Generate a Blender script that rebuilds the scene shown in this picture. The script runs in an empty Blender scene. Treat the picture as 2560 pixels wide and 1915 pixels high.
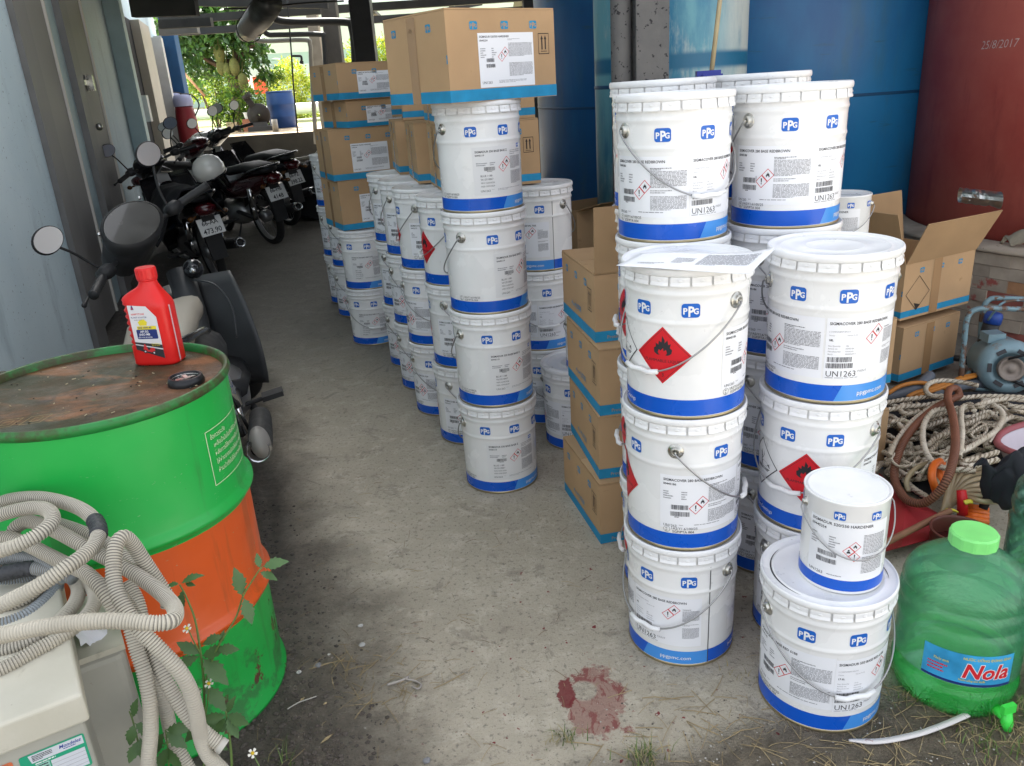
import bpy, bmesh, math, random
from mathutils import Vector, Matrix, noise as mnoise
from mathutils.geometry import tessellate_polygon
R = math.radians
PI = math.pi
rng = random.Random(7)
scene = bpy.context.scene
COL = scene.collection

# ------------------------------------------------------------------ camera
CZ = 1.490
PITCH, ROLL, FPX = R(20.44), R(-3.71), 1990.1
cp, sp, cr, sr = math.cos(PITCH), math.sin(PITCH), math.cos(ROLL), math.sin(ROLL)
FWD = Vector((0, cp, -sp))
RT = Vector((1, 0, 0)) * cr + Vector((0, sp, cp)) * sr
UP = Vector((0, sp, cp)) * cr - Vector((1, 0, 0)) * sr
cd = bpy.data.cameras.new('camera')
cam = bpy.data.objects.new('camera', cd)
COL.objects.link(cam)
cd.sensor_fit = 'HORIZONTAL'
cd.sensor_width = 36.0
cd.lens = 36.0 * FPX / 2560.0
cd.clip_start = 0.05
cd.clip_end = 600
cam.matrix_world = Matrix(((RT.x, UP.x, -FWD.x, 0), (RT.y, UP.y, -FWD.y, 0), (RT.z, UP.z, -FWD.z, CZ), (0, 0, 0, 1)))
scene.camera = cam

# ------------------------------------------------------------------ light
SUN_EL, SUN_AZ = R(50), R(-30)      # azimuth from +y towards +x
world = bpy.data.worlds.new('World')
scene.world = world
world.use_nodes = True
wn = world.node_tree.nodes
wl = world.node_tree.links
for n in list(wn):
    wn.remove(n)
sky = wn.new('ShaderNodeTexSky')
sky.sky_type = 'NISHITA'
sky.sun_disc = False
sky.sun_elevation = SUN_EL
sky.sun_rotation = SUN_AZ
sky.air_density = 1.0
sky.dust_density = 4.0
sky.ozone_density = 1.0
hsv = wn.new('ShaderNodeHueSaturation')
hsv.inputs['Saturation'].default_value = 0.28
bg = wn.new('ShaderNodeBackground')
bg.inputs['Strength'].default_value = 0.13
wo = wn.new('ShaderNodeOutputWorld')
wl.new(sky.outputs[0], hsv.inputs['Color'])
wl.new(hsv.outputs[0], bg.inputs[0])
wl.new(bg.outputs[0], wo.inputs[0])
sd = bpy.data.lights.new('sun', 'SUN')
sd.energy = 4.8
sd.angle = R(0.55)
sd.color = (1.0, 0.95, 0.86)
sun = bpy.data.objects.new('sun', sd)
COL.objects.link(sun)
sdir = Vector((math.sin(SUN_AZ) * math.cos(SUN_EL), math.cos(SUN_AZ) * math.cos(SUN_EL), math.sin(SUN_EL)))
sun.rotation_euler = sdir.to_track_quat('Z', 'Y').to_euler()
sun.location = (0, 0, 12)
vs = scene.view_settings
vs.view_transform = 'Standard'
vs.look = 'None'
vs.gamma = 1.0
vs.exposure = 2.18
scene.cycles.max_bounces = 10
scene.cycles.diffuse_bounces = 4
scene.cycles.transparent_max_bounces = 12

# ------------------------------------------------------------------ places
def ray(px, py):
    return FWD + RT * ((px - 1280) / FPX) - UP * ((py - 957.5) / FPX)
def at_z(px, py, z=0.0):
    d = ray(px, py); s = (z - CZ) / d.z
    return Vector((0, 0, CZ)) + d * s
def at_d(px, py, dep):
    return Vector((0, 0, CZ)) + ray(px, py) * dep
def at_y(px, py, y):
    d = ray(px, py)
    return Vector((0, 0, CZ)) + d * (y / d.y)
def gz(y):
    """height of the yard floor: flat, then rising gently to the back"""
    return max(0.0, 0.05 * (y - 5.5))

# ------------------------------------------------------------------ materials
MATS = {}
def nodes_of(m):
    m.use_nodes = True
    nt = m.node_tree
    return nt, nt.nodes['Principled BSDF']
def mk(name, col, rough=0.5, metal=0.0, var=None, bump=None, spec=0.5, trans=0.0, ior=1.45, alpha=1.0, coat=0.0, spots=None, emit=None):
    """plain principled with optional colour variation var=(scale, amount), bump=(scale, strength), spots=(scale, thresh, colour)"""
    m = bpy.data.materials.new(name)
    nt, b = nodes_of(m)
    N, L = nt.nodes, nt.links
    b.inputs['Base Color'].default_value = (*col, 1)
    b.inputs['Roughness'].default_value = rough
    b.inputs['Metallic'].default_value = metal
    b.inputs['Specular IOR Level'].default_value = spec
    b.inputs['Transmission Weight'].default_value = trans
    b.inputs['IOR'].default_value = ior
    b.inputs['Alpha'].default_value = alpha
    b.inputs['Coat Weight'].default_value = coat
    if emit:
        b.inputs['Emission Color'].default_value = (*emit[0], 1)
        b.inputs['Emission Strength'].default_value = emit[1]
    tc = None
    if var or bump or spots:
        tc0 = N.new('ShaderNodeTexCoord'); oi = N.new('ShaderNodeObjectInfo')
        mu = N.new('ShaderNodeMath'); mu.operation = 'MULTIPLY'; mu.inputs[1].default_value = 37.0; L.new(oi.outputs['Random'], mu.inputs[0])
        tc = N.new('ShaderNodeVectorMath'); tc.operation = 'ADD'; L.new(tc0.outputs['Object'], tc.inputs[0]); L.new(mu.outputs[0], tc.inputs[1])
    src = None
    if var:
        n = N.new('ShaderNodeTexNoise'); n.inputs['Scale'].default_value = var[0]; n.inputs['Detail'].default_value = 6
        L.new(tc.outputs[0], n.inputs['Vector'])
        r = N.new('ShaderNodeMapRange'); r.inputs['From Min'].default_value = 0.3; r.inputs['From Max'].default_value = 0.7
        r.inputs['To Min'].default_value = 1 - var[1]; r.inputs['To Max'].default_value = 1 + var[1]
        L.new(n.outputs['Fac'], r.inputs['Value'])
        h = N.new('ShaderNodeHueSaturation'); h.inputs['Color'].default_value = (*col, 1)
        L.new(r.outputs[0], h.inputs['Value'])
        src = h.outputs[0]
        rr = N.new('ShaderNodeMapRange'); rr.inputs['From Min'].default_value = 0.3; rr.inputs['From Max'].default_value = 0.7
        rr.inputs['To Min'].default_value = max(0.02, rough - 0.08); rr.inputs['To Max'].default_value = min(1, rough + 0.08)
        L.new(n.outputs['Fac'], rr.inputs['Value']); L.new(rr.outputs[0], b.inputs['Roughness'])
    if spots:
        lst = spots if isinstance(spots, list) else [spots]
        for (sc, th, sc_col) in lst:
            n2 = N.new('ShaderNodeTexNoise'); n2.inputs['Scale'].default_value = sc; n2.inputs['Detail'].default_value = 8; n2.inputs['Roughness'].default_value = 0.62
            L.new(tc.outputs[0], n2.inputs['Vector'])
            r2 = N.new('ShaderNodeMapRange'); r2.inputs['From Min'].default_value = th; r2.inputs['From Max'].default_value = th + 0.05
            L.new(n2.outputs['Fac'], r2.inputs['Value'])
            mx = N.new('ShaderNodeMix'); mx.data_type = 'RGBA'
            L.new(r2.outputs[0], mx.inputs[0])
            if src: L.new(src, mx.inputs[6])
            else: mx.inputs[6].default_value = (*col, 1)
            mx.inputs[7].default_value = (*sc_col, 1)
            src = mx.outputs[2]
    if src:
        L.new(src, b.inputs['Base Color'])
    if bump:
        n3 = N.new('ShaderNodeTexNoise'); n3.inputs['Scale'].default_value = bump[0]; n3.inputs['Detail'].default_value = 5
        L.new(tc.outputs[0], n3.inputs['Vector'])
        bp = N.new('ShaderNodeBump'); bp.inputs['Strength'].default_value = bump[1]; bp.inputs['Distance'].default_value = 0.01
        L.new(n3.outputs['Fac'], bp.inputs['Height']); L.new(bp.outputs[0], b.inputs['Normal'])
    MATS[name] = m
    return m

mk('white_paint', (0.80, 0.80, 0.79), 0.26, var=(9, 0.04), coat=0.2, bump=(7, .05), spots=[(34, .705, (.50, .48, .45)), (75, .735, (.20, .19, .18))])
mk('lid_white', (0.80, 0.80, 0.80), 0.33, var=(12, 0.06), bump=(14, 0.10), spots=[(40, .70, (.42, .40, .37))])
mk('label_paper', (0.80, 0.81, 0.84), 0.45)
mk('sheet_paper', (0.74, 0.74, 0.74), 0.4)
mk('logo_blue', (0.008, 0.12, 0.52), 0.35)
mk('band_blue', (0.004, 0.095, 0.54), 0.28, var=(8, 0.06))
mk('band_light', (0.06, 0.28, 0.72), 0.28)
mk('print_black', (0.02, 0.02, 0.025), 0.5)
mk('print_grey', (0.28, 0.28, 0.30), 0.5)
mk('print_white', (0.80, 0.80, 0.80), 0.45)
mk('print_red', (0.60, 0.03, 0.035), 0.4)
mk('hazard_red', (0.62, 0.012, 0.022), 0.35)
mk('zinc', (0.50, 0.49, 0.45), 0.30, 0.9, var=(30, 0.2))
mk('wire', (0.36, 0.36, 0.36), 0.32, 0.9)
mk('grip_white', (0.78, 0.78, 0.78), 0.4)
mk('tin_edge', (0.36, 0.30, 0.18), 0.35, 0.8)
mk('gap_dark', (0.05, 0.05, 0.055), 0.7)
mk('cardboard', (0.46, 0.30, 0.165), 0.8, var=(3.5, 0.10), bump=(9, 0.25), spec=0.2, spots=[(7, .66, (.36, .225, .115)), (55, .74, (.25, .15, .08))])
mk('cardboard_inside', (0.40, 0.26, 0.14), 0.85, var=(6, 0.08), spec=0.2)
mk('carton_blue', (0.02, 0.25, 0.46), 0.6, var=(25, 0.12), spec=0.3)
mk('carton_black', (0.03, 0.022, 0.018), 0.6)
mk('tape', (0.36, 0.215, 0.105), 0.25, coat=0.3)

# ------------------------------------------------------------------ objects
def put(name, data, parent=None, loc=None, rot=None):
    o = bpy.data.objects.new(name, data)
    COL.objects.link(o)
    if parent: o.parent = parent
    if loc is not None: o.location = loc
    if rot is not None: o.rotation_euler = rot
    return o
def tag(o, label=None, cat=None, group=None, kind=None):
    if label: o['label'] = label
    if cat: o['category'] = cat
    if group: o['group'] = group
    if kind: o['kind'] = kind
    return o
def thing(name, label, cat, loc=(0, 0, 0), rz=0.0, group=None, rot=None):
    o = put(name, None, None, loc, rot if rot is not None else (0, 0, rz))
    o.empty_display_size = 0.05
    return tag(o, label, cat, group)

class MB:
    """collects faces, then becomes one mesh"""
    def __init__(self):
        self.v, self.f, self.m, self.s = [], [], [], []
        self.mi, self.sm = 0, False
    def mat(self, i, smooth=None):
        self.mi = i
        if smooth is not None: self.sm = smooth
        return self
    def add(self, vs_, fs_, smooth=None):
        b = len(self.v)
        self.v += [tuple(p) for p in vs_]
        for f in fs_:
            self.f.append(tuple(i + b for i in f)); self.m.append(self.mi); self.s.append(self.sm if smooth is None else smooth)
    def box(self, c, size, rz=0.0, rot=None):
        hx, hy, hz = size[0] / 2, size[1] / 2, size[2] / 2
        P = [Vector((x, y, z)) for z in (-hz, hz) for y in (-hy, hy) for x in (-hx, hx)]
        M = rot if rot is not None else Matrix.Rotation(rz, 3, 'Z')
        P = [M @ p + Vector(c) for p in P]
        self.add(P, [(0, 2, 3, 1), (4, 5, 7, 6), (0, 1, 5, 4), (2, 6, 7, 3), (0, 4, 6, 2), (1, 3, 7, 5)], False)
    def hexa(self, P):
        """8 corner points: bottom ring 0-3 counter-clockwise from above, top ring 4-7"""
        self.add(P, [(3, 2, 1, 0), (4, 5, 6, 7), (0, 1, 5, 4), (1, 2, 6, 5), (2, 3, 7, 6), (3, 0, 4, 7)], False)
    def beam(self, a, b, w, h, up=(0, 0, 1)):
        a, b = Vector(a), Vector(b); d = (b - a).normalized(); u = Vector(up)
        s = d.cross(u)
        if s.length < 1e-5: s = d.cross(Vector((1, 0, 0)))
        s.normalize(); u = s.cross(d)
        P = []
        for q in (a, b):
            P += [q - s * w / 2 - u * h / 2, q + s * w / 2 - u * h / 2, q + s * w / 2 + u * h / 2, q - s * w / 2 + u * h / 2]
        self.add(P, [(0, 1, 2, 3), (7, 6, 5, 4), (0, 4, 5, 1), (1, 5, 6, 2), (2, 6, 7, 3), (3, 7, 4, 0)], False)
    def lathe(self, prof, n=32, a0=0.0, a1=2 * PI, c=(0, 0, 0), smooth=True, M=None):
        full = abs(a1 - a0 - 2 * PI) < 1e-6
        k = n if full else n + 1
        P = []
        for (r, z) in prof:
            for i in range(k):
                a = a0 + (a1 - a0) * i / n
                p = Vector((r * math.cos(a), r * math.sin(a), z))
                if M is not None: p = M @ p
                P.append(p + Vector(c))
        F = []
        for j in range(len(prof) - 1):
            for i in range(n):
                i2 = (i + 1) % k
                F.append((j * k + i, j * k + i2, (j + 1) * k + i2, (j + 1) * k + i))
        self.add(P, F, smooth)
    def disc(self, r, z, n=32, up=True, c=(0, 0, 0), M=None):
        P = []
        for i in range(n):
            p = Vector((r * math.cos(2 * PI * i / n), r * math.sin(2 * PI * i / n), z))
            if M is not None: p = M @ p
            P.append(p + Vector(c))
        f = tuple(range(n))
        self.add(P, [f if up else f[::-1]], False)
    def tube(self, path, r, n=8, closed=False, caps=True, smooth=True, lobes=0, twist=0.0, depth=0.25, flat=1.0, groove=None):
        pts = [Vector(p) for p in path]
        m = len(pts)
        T = []
        for i in range(m):
            a = pts[(i - 1) % m] if (closed or i > 0) else pts[i]
            b = pts[(i + 1) % m] if (closed or i < m - 1) else pts[i]
            t = (b - a)
            T.append(t.normalized() if t.length > 1e-9 else Vector((0, 0, 1)))
        u = T[0].orthogonal().normalized()
        P, s, low = [], 0.0, []
        for i in range(m):
            t = T[i]
            u = (u - t * u.dot(t))
            u = u.normalized() if u.length > 1e-9 else t.orthogonal().normalized()
            w = t.cross(u)
            rr = r[i] if isinstance(r, (list, tuple)) else r
            if i: s += (pts[i] - pts[i - 1]).length
            for k in range(n):
                a = 2 * PI * k / n
                q = rr
                if lobes:
                    cc = abs(math.cos(lobes * (a + s * twist) / 2.0)); q = rr * (1 - depth + depth * cc); low.append(cc < .42)
                P.append(pts[i] + u * (math.cos(a) * q) + w * (math.sin(a) * q * flat))
        F = []
        for i in range(m if closed else m - 1):
            j = (i + 1) % m
            for k in range(n):
                k2 = (k + 1) % n
                F.append((i * n + k, i * n + k2, j * n + k2, j * n + k))
        if caps and not closed:
            F.append(tuple(range(n))[::-1]); F.append(tuple((m - 1) * n + k for k in range(n)))
        f0 = len(self.f)
        self.add(P, F, smooth)
        if groove is not None:
            for i, f in enumerate(F):
                if low[f[0]]: self.m[f0 + i] = groove
    def cyl(self, a, b, r, n=12, r2=None):
        self.tube([a, b], [r, r if r2 is None else r2], n, smooth=True)
    def ball(self, c, r, n=12, m=8, sc=(1, 1, 1), M=None):
        P, F = [], []
        for j in range(m + 1):
            th = PI * j / m
            for i in range(n):
                a = 2 * PI * i / n
                p = Vector((r * sc[0] * math.sin(th) * math.cos(a), r * sc[1] * math.sin(th) * math.sin(a), r * sc[2] * math.cos(th)))
                if M is not None: p = M @ p
                P.append(p + Vector(c))
        for j in range(m):
            for i in range(n):
                i2 = (i + 1) % n
                F.append((j * n + i, (j + 1) * n + i, (j + 1) * n + i2, j * n + i2))
        self.add(P, F, True)
    def loft(self, secs, closed_ends=True, smooth=True):
        n = len(secs[0]); P = [p for s in secs for p in s]; F = []
        for j in range(len(secs) - 1):
            for k in range(n):
                k2 = (k + 1) % n
                F.append((j * n + k, j * n + k2, (j + 1) * n + k2, (j + 1) * n + k))
        if closed_ends:
            F.append(tuple(range(n))[::-1]); F.append(tuple((len(secs) - 1) * n + k for k in range(n)))
        self.add(P, F, smooth)
    def body(self, st, n=12, e=2.6):
        """rounded body: stations (x, y, z, half width, half height) in the xz plane, superellipse sections across the path"""
        secs = []
        for i, (x, y, z, hw, hh) in enumerate(st):
            a = st[max(0, i - 1)]; b = st[min(len(st) - 1, i + 1)]
            t = Vector((b[0] - a[0], b[1] - a[1], b[2] - a[2])).normalized()
            s = Vector((0, 1, 0)); u = t.cross(s).normalized() * -1
            sec = []
            for k in range(n):
                q = 2 * PI * k / n
                c_, s_ = math.cos(q), math.sin(q)
                sec.append(Vector((x, y, z)) + s * (hw * math.copysign(abs(c_) ** (2 / e), c_)) + u * (hh * math.copysign(abs(s_) ** (2 / e), s_)))
            secs.append(sec)
        self.loft(secs)
    def grid(self, fn, nu, nv, smooth=True):
        P = [fn(i / nu, j / nv) for j in range(nv + 1) for i in range(nu + 1)]
        F = [(j * (nu + 1) + i, j * (nu + 1) + i + 1, (j + 1) * (nu + 1) + i + 1, (j + 1) * (nu + 1) + i) for j in range(nv) for i in range(nu)]
        self.add(P, F, smooth)
    def mesh(self, name, mats):
        me = bpy.data.meshes.new(name)
        me.from_pydata(self.v, [], self.f)
        mats = mats if isinstance(mats, (list, tuple)) else [mats]
        for q in mats: me.materials.append(MATS[q] if isinstance(q, str) else q)
        me.polygons.foreach_set('material_index', self.m)
        me.polygons.foreach_set('use_smooth', self.s)
        me.update()
        return me
    def build(self, name, mats, parent=None, loc=None, rot=None):
        return put(name, self.mesh(name, mats), parent, loc, rot)

def thick(o, t, offset=0.0):
    m = o.modifiers.new('thickness', 'SOLIDIFY'); m.thickness = t; m.offset = offset
    return o
def bevel(o, w, seg=2):
    m = o.modifiers.new('bevel', 'BEVEL'); m.width = w; m.segments = seg; m.limit_method = 'ANGLE'; m.angle_limit = R(40)
    return o
def spline(pts, per=12, closed=False):
    """catmull-rom through pts"""
    P = [Vector(p) for p in pts]; n = len(P); out = []
    rngi = range(n if closed else n - 1)
    for i in rngi:
        p1, p2 = P[i], P[(i + 1) % n]
        p0 = P[(i - 1) % n] if (closed or i > 0) else p1 * 2 - p2
        p3 = P[(i + 2) % n] if (closed or i < n - 2) else p2 * 2 - p1
        for k in range(per):
            t = k / per
            out.append(0.5 * ((2 * p1) + (p2 - p0) * t + (2 * p0 - 5 * p1 + 4 * p2 - p3) * t * t + (3 * p1 - p0 - 3 * p2 + p3) * t ** 3))
    if not closed: out.append(P[-1])
    return out
def resample(pts, step):
    out = [pts[0].copy()]; acc = 0.0
    for a, b in zip(pts, pts[1:]):
        L = (b - a).length
        if L < 1e-9: continue
        d = step - acc
        while d <= L:
            out.append(a.lerp(b, d / L)); d += step
        acc = (acc + L) % step if d - step <= L else acc + L
        acc = L - (d - step)
    return out

# ------------------------------------------------------------------ flat print (lettering, logos, labels)
_tc = {}
def text2d(s, size, bold=0.0, sx=1.0, shear=0.0, res=2):
    key = (s, bold, shear, res)
    if key not in _tc:
        cu = bpy.data.curves.new('lettering', 'FONT')
        cu.body = s; cu.size = 1.0; cu.offset = bold; cu.shear = shear; cu.resolution_u = res
        ob = bpy.data.objects.new('lettering', cu)
        me = ob.to_mesh()
        vs_ = [(v.co.x, v.co.y) for v in me.vertices]; fs_ = [tuple(p.vertices) for p in me.polygons]
        ob.to_mesh_clear(); bpy.data.objects.remove(ob); bpy.data.curves.remove(cu)
        _tc[key] = (vs_, fs_)
    vs_, fs_ = _tc[key]
    return [(x * size * sx, y * size) for x, y in vs_], fs_
FLAME = [(-.02, 1), (.12, .78), (.10, .62), (.26, .80), (.30, .55), (.44, .62), (.38, .40), (.50, .30), (.46, .10), (.30, 0), (.16, .0), (.24, .12), (.18, .30), (.06, .20), (.02, .38), (-.10, .22), (-.20, .30), (-.26, .12), (-.16, 0), (-.30, 0), (-.46, .12), (-.48, .34), (-.36, .42), (-.38, .62), (-.22, .52), (-.20, .74), (-.06, .66)]
class Sheet:
    def __init__(self): self.e = []
    def raw(self, vs_, fs_, mat, lay): self.e.append((list(vs_), list(fs_), mat, lay)); return self
    def poly(self, pts, mat, lay=1):
        tri = tessellate_polygon([[Vector((x, y, 0)) for x, y in pts]])
        fs_ = []
        for t in tri:
            (ax, ay), (bx, by), (cx, cy) = pts[t[0]], pts[t[1]], pts[t[2]]
            fs_.append(tuple(t) if (bx - ax) * (cy - ay) - (by - ay) * (cx - ax) > 0 else tuple(t)[::-1])
        return self.raw(pts, fs_, mat, lay)
    def rect(self, x, y, w, h, mat, lay=1): return self.raw([(x, y), (x + w, y), (x + w, y + h), (x, y + h)], [(0, 1, 2, 3)], mat, lay)
    def rrect(self, x, y, w, h, r, mat, lay=1):
        pts = []
        for cx, cy, a in ((x + w - r, y + r, -90), (x + w - r, y + h - r, 0), (x + r, y + h - r, 90), (x + r, y + r, 180)):
            for k in range(5): pts.append((cx + r * math.cos(R(a + k * 22.5)), cy + r * math.sin(R(a + k * 22.5))))
        return self.raw(pts, [tuple(range(len(pts)))], mat, lay)
    def ring(self, pts, w, mat, lay=1):
        cx = sum(p[0] for p in pts) / len(pts); cy = sum(p[1] for p in pts) / len(pts); n = len(pts)
        rr = max(math.hypot(p[0] - cx, p[1] - cy) for p in pts); k = 1 - w / rr
        inn = [(cx + (p[0] - cx) * k, cy + (p[1] - cy) * k) for p in pts]
        return self.raw(list(pts) + inn, [(i, (i + 1) % n, n + (i + 1) % n, n + i) for i in range(n)], mat, lay)
    def text(self, s, x, y, size, mat='print_black', bold=0.0, sx=1.0, lay=2, rot=0.0, shear=0.0, center=False):
        vs_, fs_ = text2d(s, size, bold, sx, shear)
        if center and vs_:
            w = max(v[0] for v in vs_); x -= w / 2 * math.cos(rot); y -= w / 2 * math.sin(rot)
        c, s_ = math.cos(rot), math.sin(rot)
        return self.raw([(x + a * c - b * s_, y + a * s_ + b * c) for a, b in vs_], fs_, mat, lay)
    def para(self, x, y, w, h, n, mat='print_grey', fill=0.62, seed=1, lay=2):
        r_ = random.Random(seed); lh = h / n; V, F = [], []
        for i in range(n):
            yy = y + h - (i + 0.8) * lh; xx = x; end = x + w * (1.0 if i < n - 1 else r_.uniform(.3, .9))
            while xx < end:
                ww = min(end - xx, w * r_.uniform(.03, .14)); b = len(V); hh = lh * fill * r_.uniform(.75, 1)
                V += [(xx, yy), (xx + ww, yy), (xx + ww, yy + hh), (xx, yy + hh)]; F.append((b, b + 1, b + 2, b + 3)); xx += ww + w * .016
        return self.raw(V, F, mat, lay)
    def barcode(self, x, y, w, h, seed=1, lay=2):
        r_ = random.Random(seed); V, F = [], []; xx = x
        while xx < x + w:
            ww = w * r_.choice((.012, .02, .03)); b = len(V)
            V += [(xx, y), (xx + ww, y), (xx + ww, y + h), (xx, y + h)]; F.append((b, b + 1, b + 2, b + 3)); xx += ww + w * r_.choice((.012, .02, .026))
        return self.raw(V, F, 'print_black', lay)
    def diamond(self, cx, cy, s, kind, lay=2):
        pts = [(cx, cy - s), (cx + s, cy), (cx, cy + s), (cx - s, cy)]
        self.ring(pts, s * .13, 'print_red', lay)
        if kind == 'f': self.poly([(cx + a * s * .62, cy - s * .32 + b * s * .78) for a, b in FLAME], 'print_black', lay)
        elif kind == '!':
            self.poly([(cx - .06 * s, cy - .15 * s), (cx + .06 * s, cy - .15 * s), (cx + .11 * s, cy + .5 * s), (cx - .11 * s, cy + .5 * s)], 'print_black', lay)
            self.rect(cx - .08 * s, cy - .42 * s, .16 * s, .16 * s, 'print_black', lay)
        elif kind == 'h':
            self.poly([(cx - .35 * s, cy - .35 * s), (cx + .35 * s, cy - .35 * s), (cx + .2 * s, cy + .05 * s), (cx - .2 * s, cy + .05 * s)], 'print_black', lay)
            self.rrect(cx - .14 * s, cy + .1 * s, .28 * s, .28 * s, .1 * s, 'print_black', lay)
        elif kind == 'e':
            self.poly([(cx - .5 * s, cy - .25 * s), (cx + .2 * s, cy - .25 * s), (cx + .1 * s, cy - .1 * s), (cx - .1 * s, cy - .1 * s), (cx - .05 * s, cy + .5 * s), (cx - .18 * s, cy - .1 * s)], 'print_black', lay)
            self.poly([(cx + .05 * s, cy - .05 * s), (cx + .25 * s, cy + .1 * s), (cx + .5 * s, cy), (cx + .3 * s, cy - .12 * s)], 'print_black', lay)
        return self
    def ppg(self, x, y, w, blue='logo_blue', white='print_white', lay=1):
        """the blue rounded mark with the three letters, lower left corner at x, y"""
        h = w * .80
        self.rrect(x, y, w, h, w * .17, blue, lay)
        self.text('P', x + w * .075, y + h * .26, w * .50, white, .030, .95, lay + 1)
        self.text('P', x + w * .345, y + h * .10, w * .80, white, .034, .80, lay + 1)
        self.text('G', x + w * .635, y + h * .26, w * .46, white, .032, .88, lay + 1)
        return self
    def mesh(self, name, fn, step=0.0, eps=0.00035, dup=None):
        """fn(x, y, lift) -> 3d point; step>0 cuts faces along x so that they bend with a curved wall"""
        mats = []; bm = bmesh.new()
        for vs_, fs_, mat, lay in self.e:
            if mat not in mats: mats.append(mat)
            mi = mats.index(mat); b2 = bmesh.new()
            bv = [b2.verts.new((x, y, 0)) for x, y in vs_]
            for f in fs_:
                try: b2.faces.new([bv[i] for i in f])
                except ValueError: pass
            if step > 0 and vs_:
                xs = [v[0] for v in vs_]; x0, x1 = min(xs), max(xs)
                if x1 - x0 > step * 1.3:
                    k = math.floor(x0 / step) + 1
                    if any((max(vs_[i][0] for i in f) - min(vs_[i][0] for i in f)) > step for f in fs_):
                        while k * step < x1 - 1e-6:
                            bmesh.ops.bisect_plane(b2, geom=b2.verts[:] + b2.edges[:] + b2.faces[:], plane_co=(k * step, 0, 0), plane_no=(1, 0, 0)); k += 1
            mp = {}
            for v in b2.verts: mp[v] = bm.verts.new(fn(v.co.x, v.co.y, lay * eps))
            for f in b2.faces:
                try:
                    nf = bm.faces.new([mp[v] for v in f.verts]); nf.material_index = mi; nf.smooth = step > 0
                except ValueError: pass
            b2.free()
        me = bpy.data.meshes.new(name); bm.to_mesh(me); bm.free()
        for q in mats: me.materials.append(MATS[q])
        return me
# ================================================================== ground
class NT:
    """short hand for building node trees"""
    def __init__(self, name):
        self.m = bpy.data.materials.new(name); MATS[name] = self.m
        self.nt, self.b = nodes_of(self.m); self.N, self.L = self.nt.nodes, self.nt.links
        self.tc = self.N.new('ShaderNodeTexCoord').outputs['Object']
    def _set(self, sock, v):
        if hasattr(v, 'is_output'): self.L.new(v, sock)
        elif isinstance(v, tuple) and len(v) == 3 and sock.type == 'RGBA': sock.default_value = (*v, 1)
        else: sock.default_value = v
    def noise(self, scale, detail=5, rough=0.55, vec=None, dist=0.0):
        n = self.N.new('ShaderNodeTexNoise'); n.inputs['Scale'].default_value = scale; n.inputs['Detail'].default_value = detail
        n.inputs['Roughness'].default_value = rough; n.inputs['Distortion'].default_value = dist
        self.L.new(vec if vec is not None else self.tc, n.inputs['Vector']); return n.outputs['Fac']
    def voronoi(self, scale, vec=None, feature='F1', out='Distance'):
        n = self.N.new('ShaderNodeTexVoronoi'); n.inputs['Scale'].default_value = scale; n.feature = feature
        self.L.new(vec if vec is not None else self.tc, n.inputs['Vector']); return n.outputs[out]
    def math(self, op, a, b=0.0, c=0.0, clamp=False):
        n = self.N.new('ShaderNodeMath'); n.operation = op; n.use_clamp = clamp
        for i, v in enumerate((a, b, c)): self._set(n.inputs[i], v)
        return n.outputs[0]
    def step(self, v, a, b, c=0.0, d=1.0):
        n = self.N.new('ShaderNodeMapRange'); n.interpolation_type = 'SMOOTHSTEP'
        for k, q in zip(('From Min', 'From Max', 'To Min', 'To Max'), (a, b, c, d)): n.inputs[k].default_value = q
        self.L.new(v, n.inputs['Value']); return n.outputs[0]
    def mix(self, f, a, b):
        n = self.N.new('ShaderNodeMix'); n.data_type = 'RGBA'
        self._set(n.inputs[0], f); self._set(n.inputs[6], a); self._set(n.inputs[7], b); return n.outputs[2]
    def dot(self, v, off=(0, 0, 0)):
        s = self.N.new('ShaderNodeVectorMath'); s.operation = 'SUBTRACT'; self.L.new(self.tc, s.inputs[0]); s.inputs[1].default_value = off
        n = self.N.new('ShaderNodeVectorMath'); n.operation = 'DOT_PRODUCT'; self.L.new(s.outputs[0], n.inputs[0]); n.inputs[1].default_value = v; return n.outputs['Value']
    def dist(self, p, sc=(1, 1, 1)):
        s = self.N.new('ShaderNodeVectorMath'); s.operation = 'SUBTRACT'; self.L.new(self.tc, s.inputs[0]); s.inputs[1].default_value = p
        k = self.N.new('ShaderNodeVectorMath'); k.operation = 'MULTIPLY'; self.L.new(s.outputs[0], k.inputs[0]); k.inputs[1].default_value = sc
        n = self.N.new('ShaderNodeVectorMath'); n.operation = 'LENGTH'; self.L.new(k.outputs[0], n.inputs[0]); return n.outputs['Value']
    def scaled(self, sc):
        k = self.N.new('ShaderNodeVectorMath'); k.operation = 'MULTIPLY'; self.L.new(self.tc, k.inputs[0]); k.inputs[1].default_value = sc; return k.outputs[0]
    def color(self, c): self._set(self.b.inputs['Base Color'], c); return self
    def rough(self, r): self._set(self.b.inputs['Roughness'], r); return self
    def bump(self, h, strength, dist=0.01, prev=None):
        n = self.N.new('ShaderNodeBump'); n.inputs['Strength'].default_value = strength; n.inputs['Distance'].default_value = dist
        self.L.new(h, n.inputs['Height'])
        if prev is not None: self.L.new(prev, n.inputs['Normal'])
        self.L.new(n.outputs[0], self.b.inputs['Normal']); return n.outputs[0]

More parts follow.
